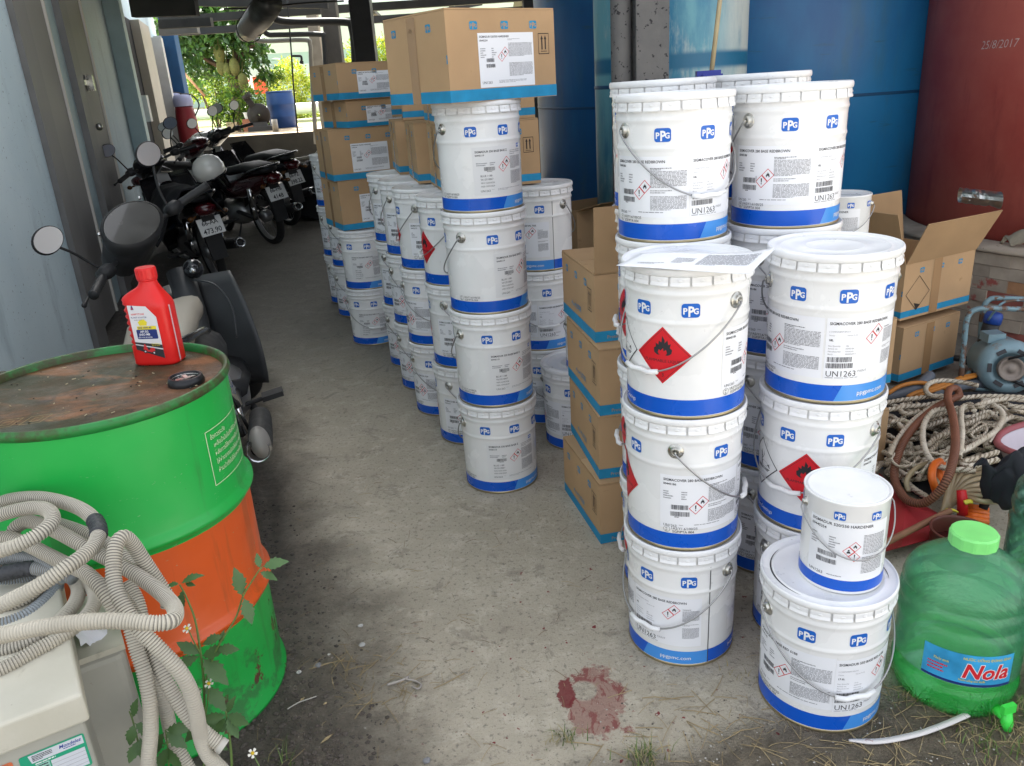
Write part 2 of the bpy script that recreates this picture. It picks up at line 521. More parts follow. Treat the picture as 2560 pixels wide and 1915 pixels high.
T = NT('concrete_floor')
big = T.noise(2.2, 6, .6); mid = T.noise(9, 8, .65); fine = T.noise(70, 6, .6); vfine = T.noise(260, 3, .6)
c = T.mix(T.step(big, .30, .72), (.40, .352, .270), (.50, .446, .350))
c = T.mix(T.step(T.noise(10, 12, .74), .50, .62, 0, .55), c, (.60, .545, .44))
c = T.mix(T.step(T.noise(7, 14, .78, dist=.5), .555, .60, 0, .42), c, (.19, .160, .122))
c = T.mix(T.step(fine, .55, .66, 0, .6), c, (.13, .115, .095))
c = T.mix(T.step(vfine, .58, .66, 0, .5), c, (.54, .50, .42))
c = T.mix(T.step(T.noise(190, 3, .6), .62, .68, 0, .55), c, (.10, .09, .075))
# hairline cracks and pits
cr_ = T.voronoi(1.55, T.N.new('ShaderNodeVectorMath').outputs[0] if False else None, 'DISTANCE_TO_EDGE')
wob = T.noise(6, 4, .6)
crk = T.step(T.math('ADD', cr_, T.math('MULTIPLY', T.math('SUBTRACT', wob, .5), .06)), .0, .007, .55, 0)
c = T.mix(T.math('MULTIPLY', T.math('MULTIPLY', crk, T.step(big, .54, .60)), .6), c, (.07, .062, .05))
# trodden mud along the drum and down the passage
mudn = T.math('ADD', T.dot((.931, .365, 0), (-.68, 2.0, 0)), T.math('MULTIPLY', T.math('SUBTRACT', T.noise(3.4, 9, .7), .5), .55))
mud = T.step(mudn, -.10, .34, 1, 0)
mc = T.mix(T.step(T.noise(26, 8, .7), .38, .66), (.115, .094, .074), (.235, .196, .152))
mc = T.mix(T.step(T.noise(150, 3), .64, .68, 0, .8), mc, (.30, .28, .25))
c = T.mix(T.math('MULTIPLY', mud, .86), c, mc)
# earth at the front edge and under the bottles
en = T.math('ADD', T.dot((.22, -.975, 0), (.55, 1.50, 0)), T.math('MULTIPLY', T.math('SUBTRACT', T.noise(5, 7, .65), .5), .30))
earth = T.math('MULTIPLY', T.step(en, -.07, .10), T.step(T.dot((0, 1, 0)), .75, 1.0))
ec = T.mix(T.step(T.noise(18, 8, .7), .38, .64), (.15, .115, .072), (.33, .265, .18))
c = T.mix(T.step(T.dot((0, 1, 0)), .55, .95, .8, 0), c, (.56, .52, .45))  # unseen ground behind the camera painted paler to bounce fill light
c = T.mix(T.math('MULTIPLY', earth, .85), c, ec)
# spilled red paint, trodden thin
rd = T.math('ADD', T.dist((.165, 1.615, 0), (8.6, 4.5, 1)), T.math('MULTIPLY', T.math('SUBTRACT', T.noise(13, 8, .72), .5), 1.7))
thin = T.step(rd, .58, .66, 1, 0)
ring_ = T.math('MULTIPLY', T.step(T.noise(15, 8, .7, T.scaled((1.7, .8, 1)), dist=.8), .50, .535), T.step(rd, .54, .60, 1, 0))
hole = T.step(T.dist((.135, 1.665, 0), (1, 1, 1)), .030, .042)
c = T.mix(T.math('MULTIPLY', T.math('MULTIPLY', thin, .62), hole), c, (.27, .105, .085))
c = T.mix(T.math('MULTIPLY', T.math('MULTIPLY', ring_, .68), hole), c, (.20, .020, .022))
streak = T.step(T.math('ADD', T.dist((.088, 1.66, 0), (22, 9.0, 1)), T.math('MULTIPLY', T.math('SUBTRACT', T.noise(24, 8, .7), .5), 1.1)), .44, .52, 1, 0)
c = T.mix(T.math('MULTIPLY', streak, .9), c, (.17, .012, .016))
drips = T.math('MULTIPLY', T.step(T.noise(34, 3, .5), .69, .72), T.step(T.dist((.25, 1.75, 0)), .45, .7, 1, 0))
c = T.mix(drips, c, (.20, .03, .03))
c = T.mix(T.math('MULTIPLY', T.step(T.math('ADD', T.dot((.37, .93, 0)), T.math('MULTIPLY', big, 1.2)), 3.0, 5.4), .72), c, (.080, .073, .065))  # shed shade painted into the floor colour, darker towards the back
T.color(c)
T.rough(T.step(mid, .3, .7, .78, .95))
n1 = T.bump(T.math('ADD', T.noise(34, 12, .75), T.math('MULTIPLY', T.noise(160, 4, .6), .35)), .8, .014)
n2 = T.bump(T.math('MULTIPLY', T.noise(20, 8, .75), T.math('ADD', mud, T.math('MULTIPLY', earth, .8))), 1.0, .045, n1)

b = MB()
def gpt(u, v):
    # finer towards the camera
    y = -30 + 44.2 * v if v < .5 else -30 + 44.2 * v
    return Vector((-30 + 60 * u, y, gz(y)))
ys = [-30, -10, -2] + [i * .25 for i in range(0, 59)]
xs = [-30, -12, -6, -4, -3, -2, -1, 0, 1, 2, 3, 4, 6, 12, 30]
P = [Vector((x, y, gz(y))) for y in ys for x in xs]; m_ = len(xs)
b.add(P, [(j * m_ + i, j * m_ + i + 1, (j + 1) * m_ + i + 1, (j + 1) * m_ + i) for j in range(len(ys) - 1) for i in range(m_ - 1)], True)
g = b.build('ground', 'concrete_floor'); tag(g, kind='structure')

# raised yard behind the shed: a ledge of packed earth, then the far terrain
mk('packed_earth', (.34, .26, .17), .95, var=(4, .2), bump=(12, .3))
mk('far_grass', (.16, .21, .045), .95, var=(2.5, .35))
b = MB()
LY, LZ = 14.5, .96
b.mat(0).add([(-40, LY, LZ), (40, LY, LZ), (40, 19, LZ + .02), (-40, 19, LZ + .02)], [(0, 1, 2, 3)], False)
b.mat(1).add([(-40, LY, -.2), (40, LY, -.2), (40, LY, LZ), (-40, LY, LZ)], [(0, 1, 2, 3)], False)
mk('shaded_concrete', (.05, .047, .04), .95, var=(3, .3), bump=(14, .3))  # shade on the ledge front put into this dark colour
g = b.build('ledge', ['packed_earth', 'shaded_concrete']); tag(g, kind='structure')
b = MB(); b.add([(-60, 19, LZ + .02), (60, 19, LZ + .02), (300, 300, 1.0), (-300, 300, 1.0)], [(0, 1, 2, 3)], False)
g = b.build('terrain', 'far_grass'); tag(g, kind='structure')

# ================================================================== the building along the left
W0 = Vector((-2.79, 5.3, 0)); DW = Vector((-.2705, .9627, 0)); NW = Vector((.9627, .2705, 0))
WYAW = math.atan2(DW.y, DW.x)
def wpt(s, off=0.0, z=0.0): return W0 + DW * s + NW * off + Vector((0, 0, z))
T = NT('wall_paint')
c = T.mix(T.step(T.noise(1.3, 5), .35, .65), (.55, .68, .73), (.62, .74, .78))
c = T.mix(T.step(T.noise(3.2, 8, .65, T.scaled((1, 1, .35))), .56, .70, 0, .5), c, (.36, .45, .49))
c = T.mix(T.step(T.noise(60, 3), .69, .71), c, (.10, .11, .12))
T.color(c).rough(.75); T.bump(T.noise(22, 5), .12)
mk('grey_steel', (.17, .165, .16), .55, var=(7, .15), bump=(30, .05))
mk('grey_door', (.20, .19, .18), .55, var=(3, .12))
mk('pale_blue_steel', (.40, .53, .56), .5, var=(5, .1))
mk('white_edge', (.62, .60, .54), .5)
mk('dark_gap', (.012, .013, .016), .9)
mk('cream_panel', (.50, .46, .38), .6, var=(4, .1))
mk('white_frame', (.62, .62, .60), .5, var=(6, .08))
mk('dark_steel', (.045, .045, .048), .6, var=(8, .2))
mk('blue_post', (.02, .09, .22), .6, var=(6, .15))
def wall_box(b, s0, s1, o0, o1, z0, z1):
    P = [wpt(s0, o0, z0), wpt(s0, o1, z0), wpt(s1, o1, z0), wpt(s1, o0, z0), wpt(s0, o0, z1), wpt(s0, o1, z1), wpt(s1, o1, z1), wpt(s1, o0, z1)]
    b.hexa(P)
bt = thing('workshop_building', 'long pale blue workshop wall with grey steel doors running along the left', 'building', wpt(0))
inv = Matrix.Translation(-wpt(0))
def wput(name, fn, mats):
    b = MB(); fn(b); me = b.mesh(name, mats); me.transform(inv); return put(name, me, bt)
WTOP = 11.0  # unseen upper wall made this tall to keep the sun off the foreground
wput('wall', lambda b: (wall_box(b, -4.3, -.30, -6, 0, -.1, WTOP), wall_box(b, -.30, 10.0, -6, -.16, -.1, WTOP)), 'wall_paint')
wput('roof', lambda b: wall_box(b, -4.5, 10.2, -6.2, .25, WTOP + .004, WTOP + .12), 'grey_steel')
wput('door_post', lambda b: wall_box(b, -.296, .0, -.155, .035, gz(5.3), 3.0), 'grey_steel')
wput('door_gap', lambda b: wall_box(b, .004, .13, -.155, -.10, 0, 3.0), 'dark_gap')
dl = wput('door_leaf', lambda b: wall_box(b, .134, .74, -.155, -.02, .05, 2.9), 'grey_door')
wput('stop', lambda b: wall_box(b, .03, .14, -.095, -.005, .95, 1.05), 'zinc').parent = dl
bpy.data.objects['stop'].parent = dl
wput('edge_strip', lambda b: wall_box(b, .744, .775, -.155, -.005, .05, 2.9), 'white_edge')
wput('blue_panel', lambda b: wall_box(b, .78, 1.30, -.155, -.06, 0, 3.0), 'pale_blue_steel')
wput('jamb', lambda b: wall_box(b, 1.304, 1.56, -.155, -.01, 0, 3.0), 'grey_steel')
d2 = wput('door_leaf', lambda b: wall_box(b, 1.585, 2.28, -.155, -.035, .05, 2.9), 'grey_door')
def latch(b):
    wall_box(b, 1.60, 1.80, -.032, -.012, 1.70, 1.74); wall_box(b, 1.78, 1.84, -.032, .02, 1.66, 1.78)
    b.ball(wpt(1.72, 0, 1.38), .03, 8, 6)
lt = wput('latch', latch, 'zinc'); lt.parent = d2
wput('edge_strip', lambda b: wall_box(b, 2.284, 2.325, -.155, -.02, .05, 2.9), 'white_edge')
wput('corner_post', lambda b: wall_box(b, 4.5, 4.75, -.155, .01, 0, 3.0), 'pale_blue_steel')
wput('switch_box', lambda b: wall_box(b, 5.05, 5.25, -.155, .03, 1.35, 1.65), 'white_frame')
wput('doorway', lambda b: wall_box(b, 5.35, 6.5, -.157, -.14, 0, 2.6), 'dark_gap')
wput('cream_panel', lambda b: wall_box(b, 6.5, 7.6, -.155, -.03, 0, 2.6), 'cream_panel')
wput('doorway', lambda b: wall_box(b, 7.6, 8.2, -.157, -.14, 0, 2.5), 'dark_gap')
wput('door_frame', lambda b: (wall_box(b, 8.2, 8.5, -.155, .05, 0, 2.5), wall_box(b, 9.3, 9.9, -.155, .06, 0, 2.6)), 'white_frame')
wput('door_frame', lambda b: wall_box(b, 8.5, 9.3, -.155, -.05, 0, 2.5), 'grey_steel')

# ================================================================== shed roof over the passage
mk('roof_sheet', (.055, .053, .05), .6, .2, var=(3, .25))
mk('beam_steel', (.05, .048, .046), .65, var=(6, .25))
mk('pipe_grey', (.30, .29, .26), .45, var=(5, .15))
mk('pipe_dark', (.05, .05, .05), .5)
mk('post_concrete', (.33, .29, .24), .9, var=(8, .15), bump=(20, .2))
mk('post_dark', (.12, .11, .10), .8, var=(8, .15))
rt_ = thing('shed_roof', 'dark sheet roof on steel beams over the passage and tanks', 'roof', (0, 6, 3.2))
def rput(name, b, mats):
    me = b.mesh(name, mats); me.transform(Matrix.Translation((0, -6, -3.2))); return put(name, me, rt_)
def rz_(y): return 3.34 - .045 * (y - 3)
def sheet_strip(b, x0, x1, y0, y1, pitch=.19, amp=.018):
    n = max(2, int((x1 - x0) / pitch * 4))
    b.grid(lambda u, v: Vector((x0 + (x1 - x0) * u, y0 + (y1 - y0) * v, rz_(y0 + (y1 - y0) * v) + amp * math.sin((x0 + (x1 - x0) * u) / pitch * 2 * PI))), n, 1, False)
def wall_x(y): return W0.x - .281 * (y - W0.y)
for i, (x0, x1, y0, y1) in enumerate([(-1.3, .2, 2.9, 7.4), (-3.6, -1.25, 6.2, 7.4), (.2, 3.4, 2.9, 7.4), (3.4, 13.0, 3.9, 9.0), (-4.6, -.9, 7.25, 11.2), (-.9, 2.2, 7.25, 11.2), (2.2, 13.0, 7.25, 11.2),  # unseen near strips and their gap set to shade foreground and light the wall
                                      (.45, 13.0, 11.05, 15.5), (-1.6, .3, 12.4, 13.0), (-3.4, -2.7, 12.0, 12.8)]):
    b = MB(); sheet_strip(b, x0, x1, y0, y1); thick(rput('roof_sheet', b, 'roof_sheet'), .004)
for y in (3.2, 7.3, 11.1, 13.2, 14.6):
    b = MB(); b.beam((wall_x(y) + .1, y, rz_(y) - .16), (7.8, y, rz_(y) - .16), .10, .22 if y < 11 else .11); rput('beam', b, 'beam_steel')
for x in (-1.9, -.6, .7, 2.0, 3.3):
    y0 = 3.2 if x > -1.5 else 7.3
    b = MB(); b.beam((x, y0, rz_(y0) - .035), (x - .0, 15.4, rz_(15.4) - .035), .07, .06); rput('purlin', b, 'beam_steel')
b = MB(); b.beam(at_y(330, 18, 9.5), at_y(492, 14, 9.5), .12, .20); rput('lintel', b, 'beam_steel')
b = MB(); b.beam(at_y(400, 62, 12), at_y(530, 55, 12), .12, .11); rput('lintel', b, 'beam_steel')
b = MB(); b.beam(at_y(400, 79, 12.6), at_y(496, 73, 12.6), .12, .11); rput('lintel', b, 'grey_steel')
b = MB(); b.beam((-4.2, 12.0, 2.86), (-2.2, 12.2, 2.72), .1, .16); rput('beam', b, 'beam_steel')
b = MB(); b.beam((-1.6, 13.2, 2.52), (-.1, 14.4, 2.78), .05, .06); rput('brace', b, 'beam_steel')
b = MB(); b.beam((-.2, 12.0, 2.30), (3.5, 12.0, 2.55), .12, .24); rput('beam', b, 'post_dark')
# hollow grey duct with pipes hanging under the sheets
mk('duct_grey', (.10, .10, .095), .4, .5, var=(9, .25))
duct = thing('sheet_duct', 'dented grey sheet metal duct hanging under the shed roof', 'duct', (-2.35, 10.2, 2.45))
b = MB(); _q = Vector((-2.35, 10.2, 2.45)); b.tube([at_y(612, 82, 10.9) - _q, at_y(628, 66, 10.6) - _q, at_y(650, 40, 10.2) - _q, at_y(672, 5, 9.8) - _q], [.11, .14, .15, .15], 14); b.build('shell', 'duct_grey', duct)
b = MB()
for k in range(4): b.tube([at_y(622 + 14 * k, 72 - 18 * k, 10.65 - .2 * k) - _q + Vector((.155 * math.cos(a), 0.02, .155 * math.sin(a))) for a in [2 * PI * i / 14 for i in range(15)]], .007, 5)
b.build('hoop', 'pipe_dark', duct)
def pipe(name, label, pts, r, m, rel=14):
    o0 = Vector(pts[0]); b = MB(); b.tube(spline([Vector(p) - o0 for p in pts], 6), r, 10); o = b.build(name, m, None, o0); return tag(o, label, 'pipe', 'pipes under the shed roof')
pipe('overhead_pipe', 'pale grey pipe bending down beside the concrete post', [at_y(632, 85, 13), at_y(650, 102, 13), at_y(760, 100, 13), at_y(775, 112, 13), at_y(778, 160, 13), at_y(790, 360, 13)], .034, 'pipe_grey')
pipe('overhead_pipe', 'dark pipe elbowing under the roof behind the pale pipe', [at_y(650, 62, 12.4), at_y(668, 85, 12.4), at_y(700, 87, 12.4), at_y(800, 86, 12.4), at_y(810, 100, 12.4), at_y(815, 200, 12.4), at_y(818, 330, 12.4)], .036, 'pipe_dark')
pipe('overhead_pipe', 'thick dark pipe turning down in front of the dark column', [at_y(675, 25, 11.6), at_y(690, 48, 11.6), at_y(740, 55, 11.6), at_y(860, 55, 11.6), at_y(880, 72, 11.6), at_y(888, 160, 11.6), at_y(900, 420, 11.6)], .05, 'pipe_dark')
def post(name, label, px, py, y, w, m):
    p = at_y(px, py, y); b = MB(); b.box((0, 0, 1.42), (w, w, 2.86)); o = b.build(name, m, None, (p.x, p.y, gz(y))); bevel(o, .012); return tag(o, label, 'post', 'posts carrying the shed roof')
post('roof_post', 'brownish concrete post at the back of the shed', 800, 180, 14.0, .17, 'post_concrete')
post('roof_post', 'grey concrete post in shade behind the carton column', 840, 150, 12.6, .22, 'post_dark')
post('roof_post', 'broad dark column left of the big top carton', 915, 130, 11.4, .27, 'dark_steel')
post('roof_post', 'blue painted post at the end of the workshop wall', 440, 170, 13.9, .20, 'blue_post')
post('roof_post', 'grey steel post at the right edge of the shed behind the tanks', 1358, 150, 8.4, .34, 'post_dark')
# hanging cable with a swan neck tap
b = MB(); a_ = at_y(718, 0, 12); e_ = at_y(745, 340, 12)
b.tube(spline([a_ - a_, at_y(726, 100, 12) - a_, at_y(735, 230, 12) - a_, e_ - a_], 8), .012, 6)
o = b.build('hanging_cable', 'pipe_dark', None, a_); tag(o, 'thin black cable hanging straight down in front of the yellow bush', 'cable')
b = MB(); a_ = at_y(728, 140, 12.1); b.tube(spline([a_ - a_, at_y(745, 140, 12.1) - a_, at_y(753, 142, 12.1) - a_, at_y(754, 158, 12.1) - a_], 6), .016, 8); b.cyl(at_y(754, 152, 12.1) - a_, at_y(754, 160, 12.1) - a_, .028, 8)
o = b.build('swan_neck_lamp', 'pipe_dark', None, a_); tag(o, 'small dark swan neck bracket sticking out before the yellow bush', 'bracket')
b = MB(); a_ = at_y(560, 22, 11); b.tube(spline([a_ - a_, at_y(640, 20, 11) - a_, at_y(760, 8, 11) - a_, at_y(860, 2, 11) - a_], 8), .012, 6)
o = b.build('overhead_wire', 'pipe_dark', None, a_); tag(o, 'black wire strung under the roof beams', 'wire')

# ================================================================== tanks on the right
T = NT('tank_blue')
c = T.mix(T.step(T.noise(1.6, 6, .6, T.scaled((1, 1, .4))), .35, .68), (.009, .115, .33), (.016, .20, .45))
c = T.mix(T.step(T.noise(5, 8, .65, T.scaled((1, 1, .22))), .52, .70, 0, .45), c, (.045, .155, .22))
c = T.mix(T.step(T.noise(7, 7, .6, T.scaled((.5, .5, 3))), .62, .72, 0, .5), c, (.035, .11, .10))
T.color(c).rough(.42); T.bump(T.noise(40, 4), .05)
T = NT('tank_worn_lit_blue')
c = T.mix(T.step(T.noise(2.5, 7, .65, T.scaled((1, 1, .3))), .36, .60), (.012, .17, .33), (.14, .38, .46))
c = T.mix(T.step(T.noise(9, 8, .7, T.scaled((1, 1, .25))), .50, .66, 0, .8), c, (.36, .47, .49))
z_ = T.dot((0, 0, 1))
c = T.mix(T.math('MULTIPLY', T.step(T.dot((.95, -.3, 0)), .20, .40), T.step(T.noise(6, 8, .7, T.scaled((1, 1, .3))), .30, .55, .35, .95)), c, (.55, .62, .60))  # light on the right side painted in as a paler tone
c = T.mix(T.math('MULTIPLY', T.step(z_, 1.50, 1.53), T.step(z_, 1.58, 1.61, 1, 0)), c, (.012, .14, .27))
T.color(c).rough(.5); T.bump(T.noise(26, 6), .1)
T = NT('tank_red')
c = T.mix(T.step(T.noise(1.4, 6, .6), .35, .66), (.40, .062, .052), (.50, .12, .095))
c = T.mix(T.step(T.noise(6, 7, .65, T.scaled((1, 1, .3))), .55, .72, 0, .4), c, (.24, .035, .036))
T.color(c).rough(.55); T.bump(T.noise(60, 3), .05)
mk('weld', (.01, .07, .17), .5); mk('tank_navy', (.004, .022, .075), .5, var=(2, .25))
def tank(name, label, x, y, r, z0, z1, m, seams=(), mweld='weld'):
    t = thing(name, label, 'tank', (x, y, 0), 0, 'big steel tanks')
    b = MB(); b.lathe([(r - .02, z0), (r, z0 + .004), (r, z1 - .02), (r - .02, z1)], 96); b.disc(r - .02, z1, 96); b.build('shell', m, t)
    for z in seams:
        b = MB(); b.lathe([(r - .002, z - .012), (r + .004, z - .005), (r + .004, z + .005), (r - .002, z + .012)], 96); b.build('weld_seam', m if mweld is None else mweld, t)
    return t
tank('storage_tank', 'large dark blue tank standing between the worn blue tank and the red tank', 2.30, 7.25, 1.92, 0, 2.95, 'tank_blue', (1.30, 2.4))
tank('storage_tank', 'narrow worn pale blue tank directly behind the bamboo pole', 1.0, 4.80, .42, 0, 2.9, 'tank_worn_lit_blue', (1.45,))
tank('storage_tank', 'deep blue tank in the dark behind the middle stack and grey column', 1.27, 6.95, .78, 0, 2.8, 'tank_navy', (1.2,))
rtank = tank('storage_tank', 'red tank with a chalked date on a brick plinth at the right', 3.99, 4.90, 1.35, .50, 2.9, 'tank_red', (), None)
mk('chalk', (.62, .50, .48), .9)
s = Sheet(); s.text('25/8/2017', 0, 0, .060, 'chalk', -.010, .95, 1, shear=.18)
def on_red(x, y, l):
    a = R(191.2) + x / 1.35; r = 1.352 + l
    return Vector((r * math.cos(a), r * math.sin(a), y + 1.520))
RED_DATE = s.mesh('chalk_date', on_red, .05); put('chalk_date', RED_DATE, rtank)
b = MB(); b.lathe([(.105, 0), (.105, 3.1)], 32)
p = Vector((.745, 4.15, 0)); T = NT('column_speckled')
c = T.mix(T.step(T.noise(3, 5), .3, .7), (.105, .105, .11), (.17, .165, .16)); c = T.mix(T.step(T.noise(38, 4, .6), .60, .64), c, (.03, .03, .034)); T.color(c).rough(.85); T.bump(T.noise(30, 5), .3)
b = MB(); b.box((.02, 0, 1.55), (.155, .19, 3.1)); b.mat(0).lathe([(.05, 0), (.05, 3.1)], 20, c=(-.115, .0, 0))
o = b.build('column', 'column_speckled', None, p); tag(o, 'speckled grey column in front of the worn blue tank', 'column')
# brick plinth of the red tank
mk('plaster_worn', (.37, .31, .25), .95, var=(7, .25), bump=(25, .35), spots=[(6, .60, (.33, .09, .075)), (14, .66, (.14, .11, .09))])
mk('brick_red', (.27, .085, .068), .9, var=(12, .3), bump=(30, .3))
mk('brick_orange', (.36, .19, .10), .9, var=(12, .2), bump=(30, .3))
mk('mortar', (.28, .235, .19), .95, var=(14, .2))
pt = thing('brick_plinth', 'round low brick plinth with peeling plaster under the red tank', 'plinth', (3.99, 4.90, 0))
PA0, PA1 = R(168), R(268)
b = MB(); b.lathe([(1.493, 0), (1.493, .485), (1.30, .50), (.01, .50)], 60, PA0 - .3, PA1 + .3); b.build('core', 'mortar', pt)
brick_me = {}
for mi, mname in enumerate(('plaster_worn', 'brick_red', 'brick_orange')):
    b = MB(); a = .103 / 1.5
    P = []
    for r_ in (1.47, 1.50):
        for z in (.0015, .0672):
            for k in (-1, 0, 1): P.append((r_ * math.cos(k * a), r_ * math.sin(k * a), z))
    F = [(6, 7, 10, 9), (7, 8, 11, 10), (9, 10, 4, 3), (10, 11, 5, 4), (0, 6, 9, 3), (8, 2, 5, 11), (0, 1, 7, 6), (1, 2, 8, 7)]
    b.add(P, F, False); brick_me[mi] = b.mesh('brick', mname)
br = random.Random(4)
for row in range(7):
    n = 13
    for k in range(n):
        az = PA0 + (PA1 - PA0) * (k + .5 * (row % 2)) / n
        q = mnoise.noise(Vector((az * 5.0, row * .55, 3)))
        kind = 2 if (q > .40 and row > 3) else (1 if q > .26 or br.random() < .05 else 0)
        o = put('brick', brick_me[kind], pt, (0, 0, row * .069), (0, 0, az)); s_ = 1 + br.uniform(-.004, .006); o.scale = (s_, s_, 1)
b = MB(); b.lathe([(1.505, .484), (1.525, .490), (1.525, .510), (1.36, .520)], 60, PA0 - .2, PA1 + .2); b.build('coping', 'plaster_worn', pt)
# ================================================================== the sunlit yard behind the shed
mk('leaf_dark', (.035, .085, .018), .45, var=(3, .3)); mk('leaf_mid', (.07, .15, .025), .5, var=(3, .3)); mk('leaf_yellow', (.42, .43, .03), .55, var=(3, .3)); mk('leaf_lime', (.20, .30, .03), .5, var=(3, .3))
for k in ('leaf_dark', 'leaf_mid', 'leaf_yellow', 'leaf_lime'):
    nt, bb = nodes_of(MATS[k]); bb.inputs['Subsurface Weight'].default_value = 0.0
    tl = nt.nodes.new('ShaderNodeBsdfTranslucent'); mx = nt.nodes.new('ShaderNodeMixShader'); mx.inputs[0].default_value = .35
    src = bb.inputs['Base Color'].links[0].from_socket
    nt.links.new(src, tl.inputs['Color']); out = nt.nodes['Material Output']
    nt.links.new(bb.outputs[0], mx.inputs[1]); nt.links.new(tl.outputs[0], mx.inputs[2]); nt.links.new(mx.outputs[0], out.inputs['Surface'])
mk('bark', (.10, .065, .045), .95, var=(9, .3), bump=(25, .5)); mk('jackfruit_skin', (.115, .115, .03), .8, var=(30, .25), bump=(60, .8))
def leaf(b, p, d, up, L, w):
    d = d.normalized(); s = d.cross(up)
    if s.length < 1e-4: s = d.orthogonal()
    s.normalize(); u = s.cross(d)
    b.add([p, p + d * L * .5 + s * w * .5 - u * L * .04, p + d * L - u * L * .12, p + d * L * .5 - s * w * .5 - u * L * .04], [(0, 1, 2, 3)], False)
def rdir(r_, zb=0.0):
    while True:
        v = Vector((r_.uniform(-1, 1), r_.uniform(-1, 1), r_.uniform(-1, 1)))
        if .1 < v.length < 1: v.z += zb; return v.normalized()
def crown_mesh(name, blobs, n, L, mats, seed, zb=-.2, clump=9):
    r_ = random.Random(seed); b = MB()
    tot = sum(q[3] ** 2 for q in blobs)
    for (cx, cy, cz_, rad, fl) in blobs:
        for i in range(max(4, int(n * rad * rad / tot / clump))):
            v = rdir(r_); rr = rad * r_.uniform(.45, 1.0) ** .6
            c = Vector((cx + v.x * rr, cy + v.y * rr, cz_ + v.z * rr * fl))
            for k in range(clump):
                b.mi = r_.randrange(len(mats))
                d = rdir(r_, zb); leaf(b, c + d * L * .3 + rdir(r_) * L * .5, d, rdir(r_, .8), L * r_.uniform(.7, 1.2), L * r_.uniform(.35, .55))
    return b.mesh(name, mats)
# jackfruit tree
TX, TY = at_y(585, 250, 17.5).x, 17.5
jt = thing('jackfruit_tree', 'dark leafed jackfruit tree with hanging fruit beyond the shed', 'tree', (TX, TY, LZ))
b = MB(); W = lambda px, py, y=17.5: at_y(px, py, y) - Vector((TX, TY, LZ))
b.tube(spline([Vector((0, 0, -.1)), W(592, 240), W(582, 190), W(566, 150)], 6), [.13 + .0 * i for i in range(19)], 9)
b.tube(spline([W(582, 195), W(545, 140), W(520, 85), W(505, 30)], 6), [.085 - .003 * i for i in range(19)], 7)
b.tube(spline([W(585, 190), W(588, 130), W(575, 70), W(568, 20)], 6), [.07 - .002 * i for i in range(19)], 7)
b.tube(spline([W(575, 180), W(520, 150), W(470, 118), W(445, 90)], 6), [.06 - .002 * i for i in range(19)], 7)
b.tube(spline([W(588, 180), W(610, 130), W(640, 110)], 6), [.05 - .002 * i for i in range(13)], 6)
b.build('trunk', 'bark', jt)
blobs = []
rj = random.Random(3)
for (px, py, rad) in [(450, 60, .42), (480, 100, .42), (510, 60, .42), (540, 40, .45), (500, 20, .45), (450, 110, .36), (470, 145, .32), (520, 130, .36), (545, 95, .35), (590, 60, .4), (600, 100, .36), (610, 140, .32), (640, 130, .28), (655, 165, .22), (560, 15, .45), (600, 20, .35), (505, 165, .26), (440, 20, .45), (420, 70, .4), (630, 90, .26), (480, 10, .5)]:
    c_ = W(px, py, 17.5 + rj.uniform(-.7, .7)); blobs.append((c_.x, c_.y, c_.z, rad * 1.0, .85))
put('crown', crown_mesh('crown', blobs, 5200, .17, ['leaf_dark', 'leaf_dark', 'leaf_mid'], 5), jt)
b = MB()
for px, py, r_ in ((548, 135, .14), (553, 165, .12), (586, 167, .13), (608, 205, .13), (568, 172, .11)):
    c_ = W(px, py, 17.15); b.ball(c_, r_, 12, 8, (.8, .8, 1.35)); b.cyl(c_ + Vector((0, 0, r_ * 1.2)), c_ + Vector((.02, .1, r_ * 1.2 + .25)), .012, 5)
for k, (px, py, r_) in enumerate(((548, 135, .14), (553, 168, .12), (586, 167, .13), (608, 205, .13), (568, 176, .11))):
    c_ = W(px, py, 17.15); b = MB(); b.ball((0, 0, 0), r_, 12, 8, (.8, .8, 1.35)); b.cyl((0, 0, r_ * 1.2), (.02, .1, r_ * 1.2 + .22), .012, 5); b.build('jackfruit', 'jackfruit_skin', jt, c_)
# shrubs
def shrub(name, label, px, py, y, blobs, n, L, mats, seed, group='shrubs in the yard'):
    p = at_y(px, py, y); t = thing(name, label, 'shrub', (p.x, p.y, LZ), 0, group)
    k = p.z - LZ
    put('foliage', crown_mesh('foliage', [(a, c, d + k, r_, f) for a, c, d, r_, f in blobs], n, L, mats, seed, .15), t)
    b = MB(); r_ = random.Random(seed)
    for i in range(5): b.tube([Vector((r_.uniform(-.1, .1), r_.uniform(-.1, .1), -.05)), Vector((r_.uniform(-.4, .4), r_.uniform(-.2, .2), k))], [.02, .008], 5)
    b.build('stem', 'bark', t); return t
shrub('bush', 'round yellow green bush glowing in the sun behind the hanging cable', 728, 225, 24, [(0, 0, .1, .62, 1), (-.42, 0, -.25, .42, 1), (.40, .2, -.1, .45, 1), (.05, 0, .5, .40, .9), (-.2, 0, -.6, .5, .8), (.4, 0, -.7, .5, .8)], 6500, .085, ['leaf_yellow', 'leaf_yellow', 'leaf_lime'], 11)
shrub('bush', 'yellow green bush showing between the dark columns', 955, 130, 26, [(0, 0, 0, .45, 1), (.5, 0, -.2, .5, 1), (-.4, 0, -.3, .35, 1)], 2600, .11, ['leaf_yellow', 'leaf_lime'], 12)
shrub('bush', 'small bush at the foot of the far pipe seen between two posts', 868, 140, 27, [(0, 0, 0, .5, 1), (.3, 0, -.4, .5, 1)], 1200, .11, ['leaf_yellow', 'leaf_lime'], 13)
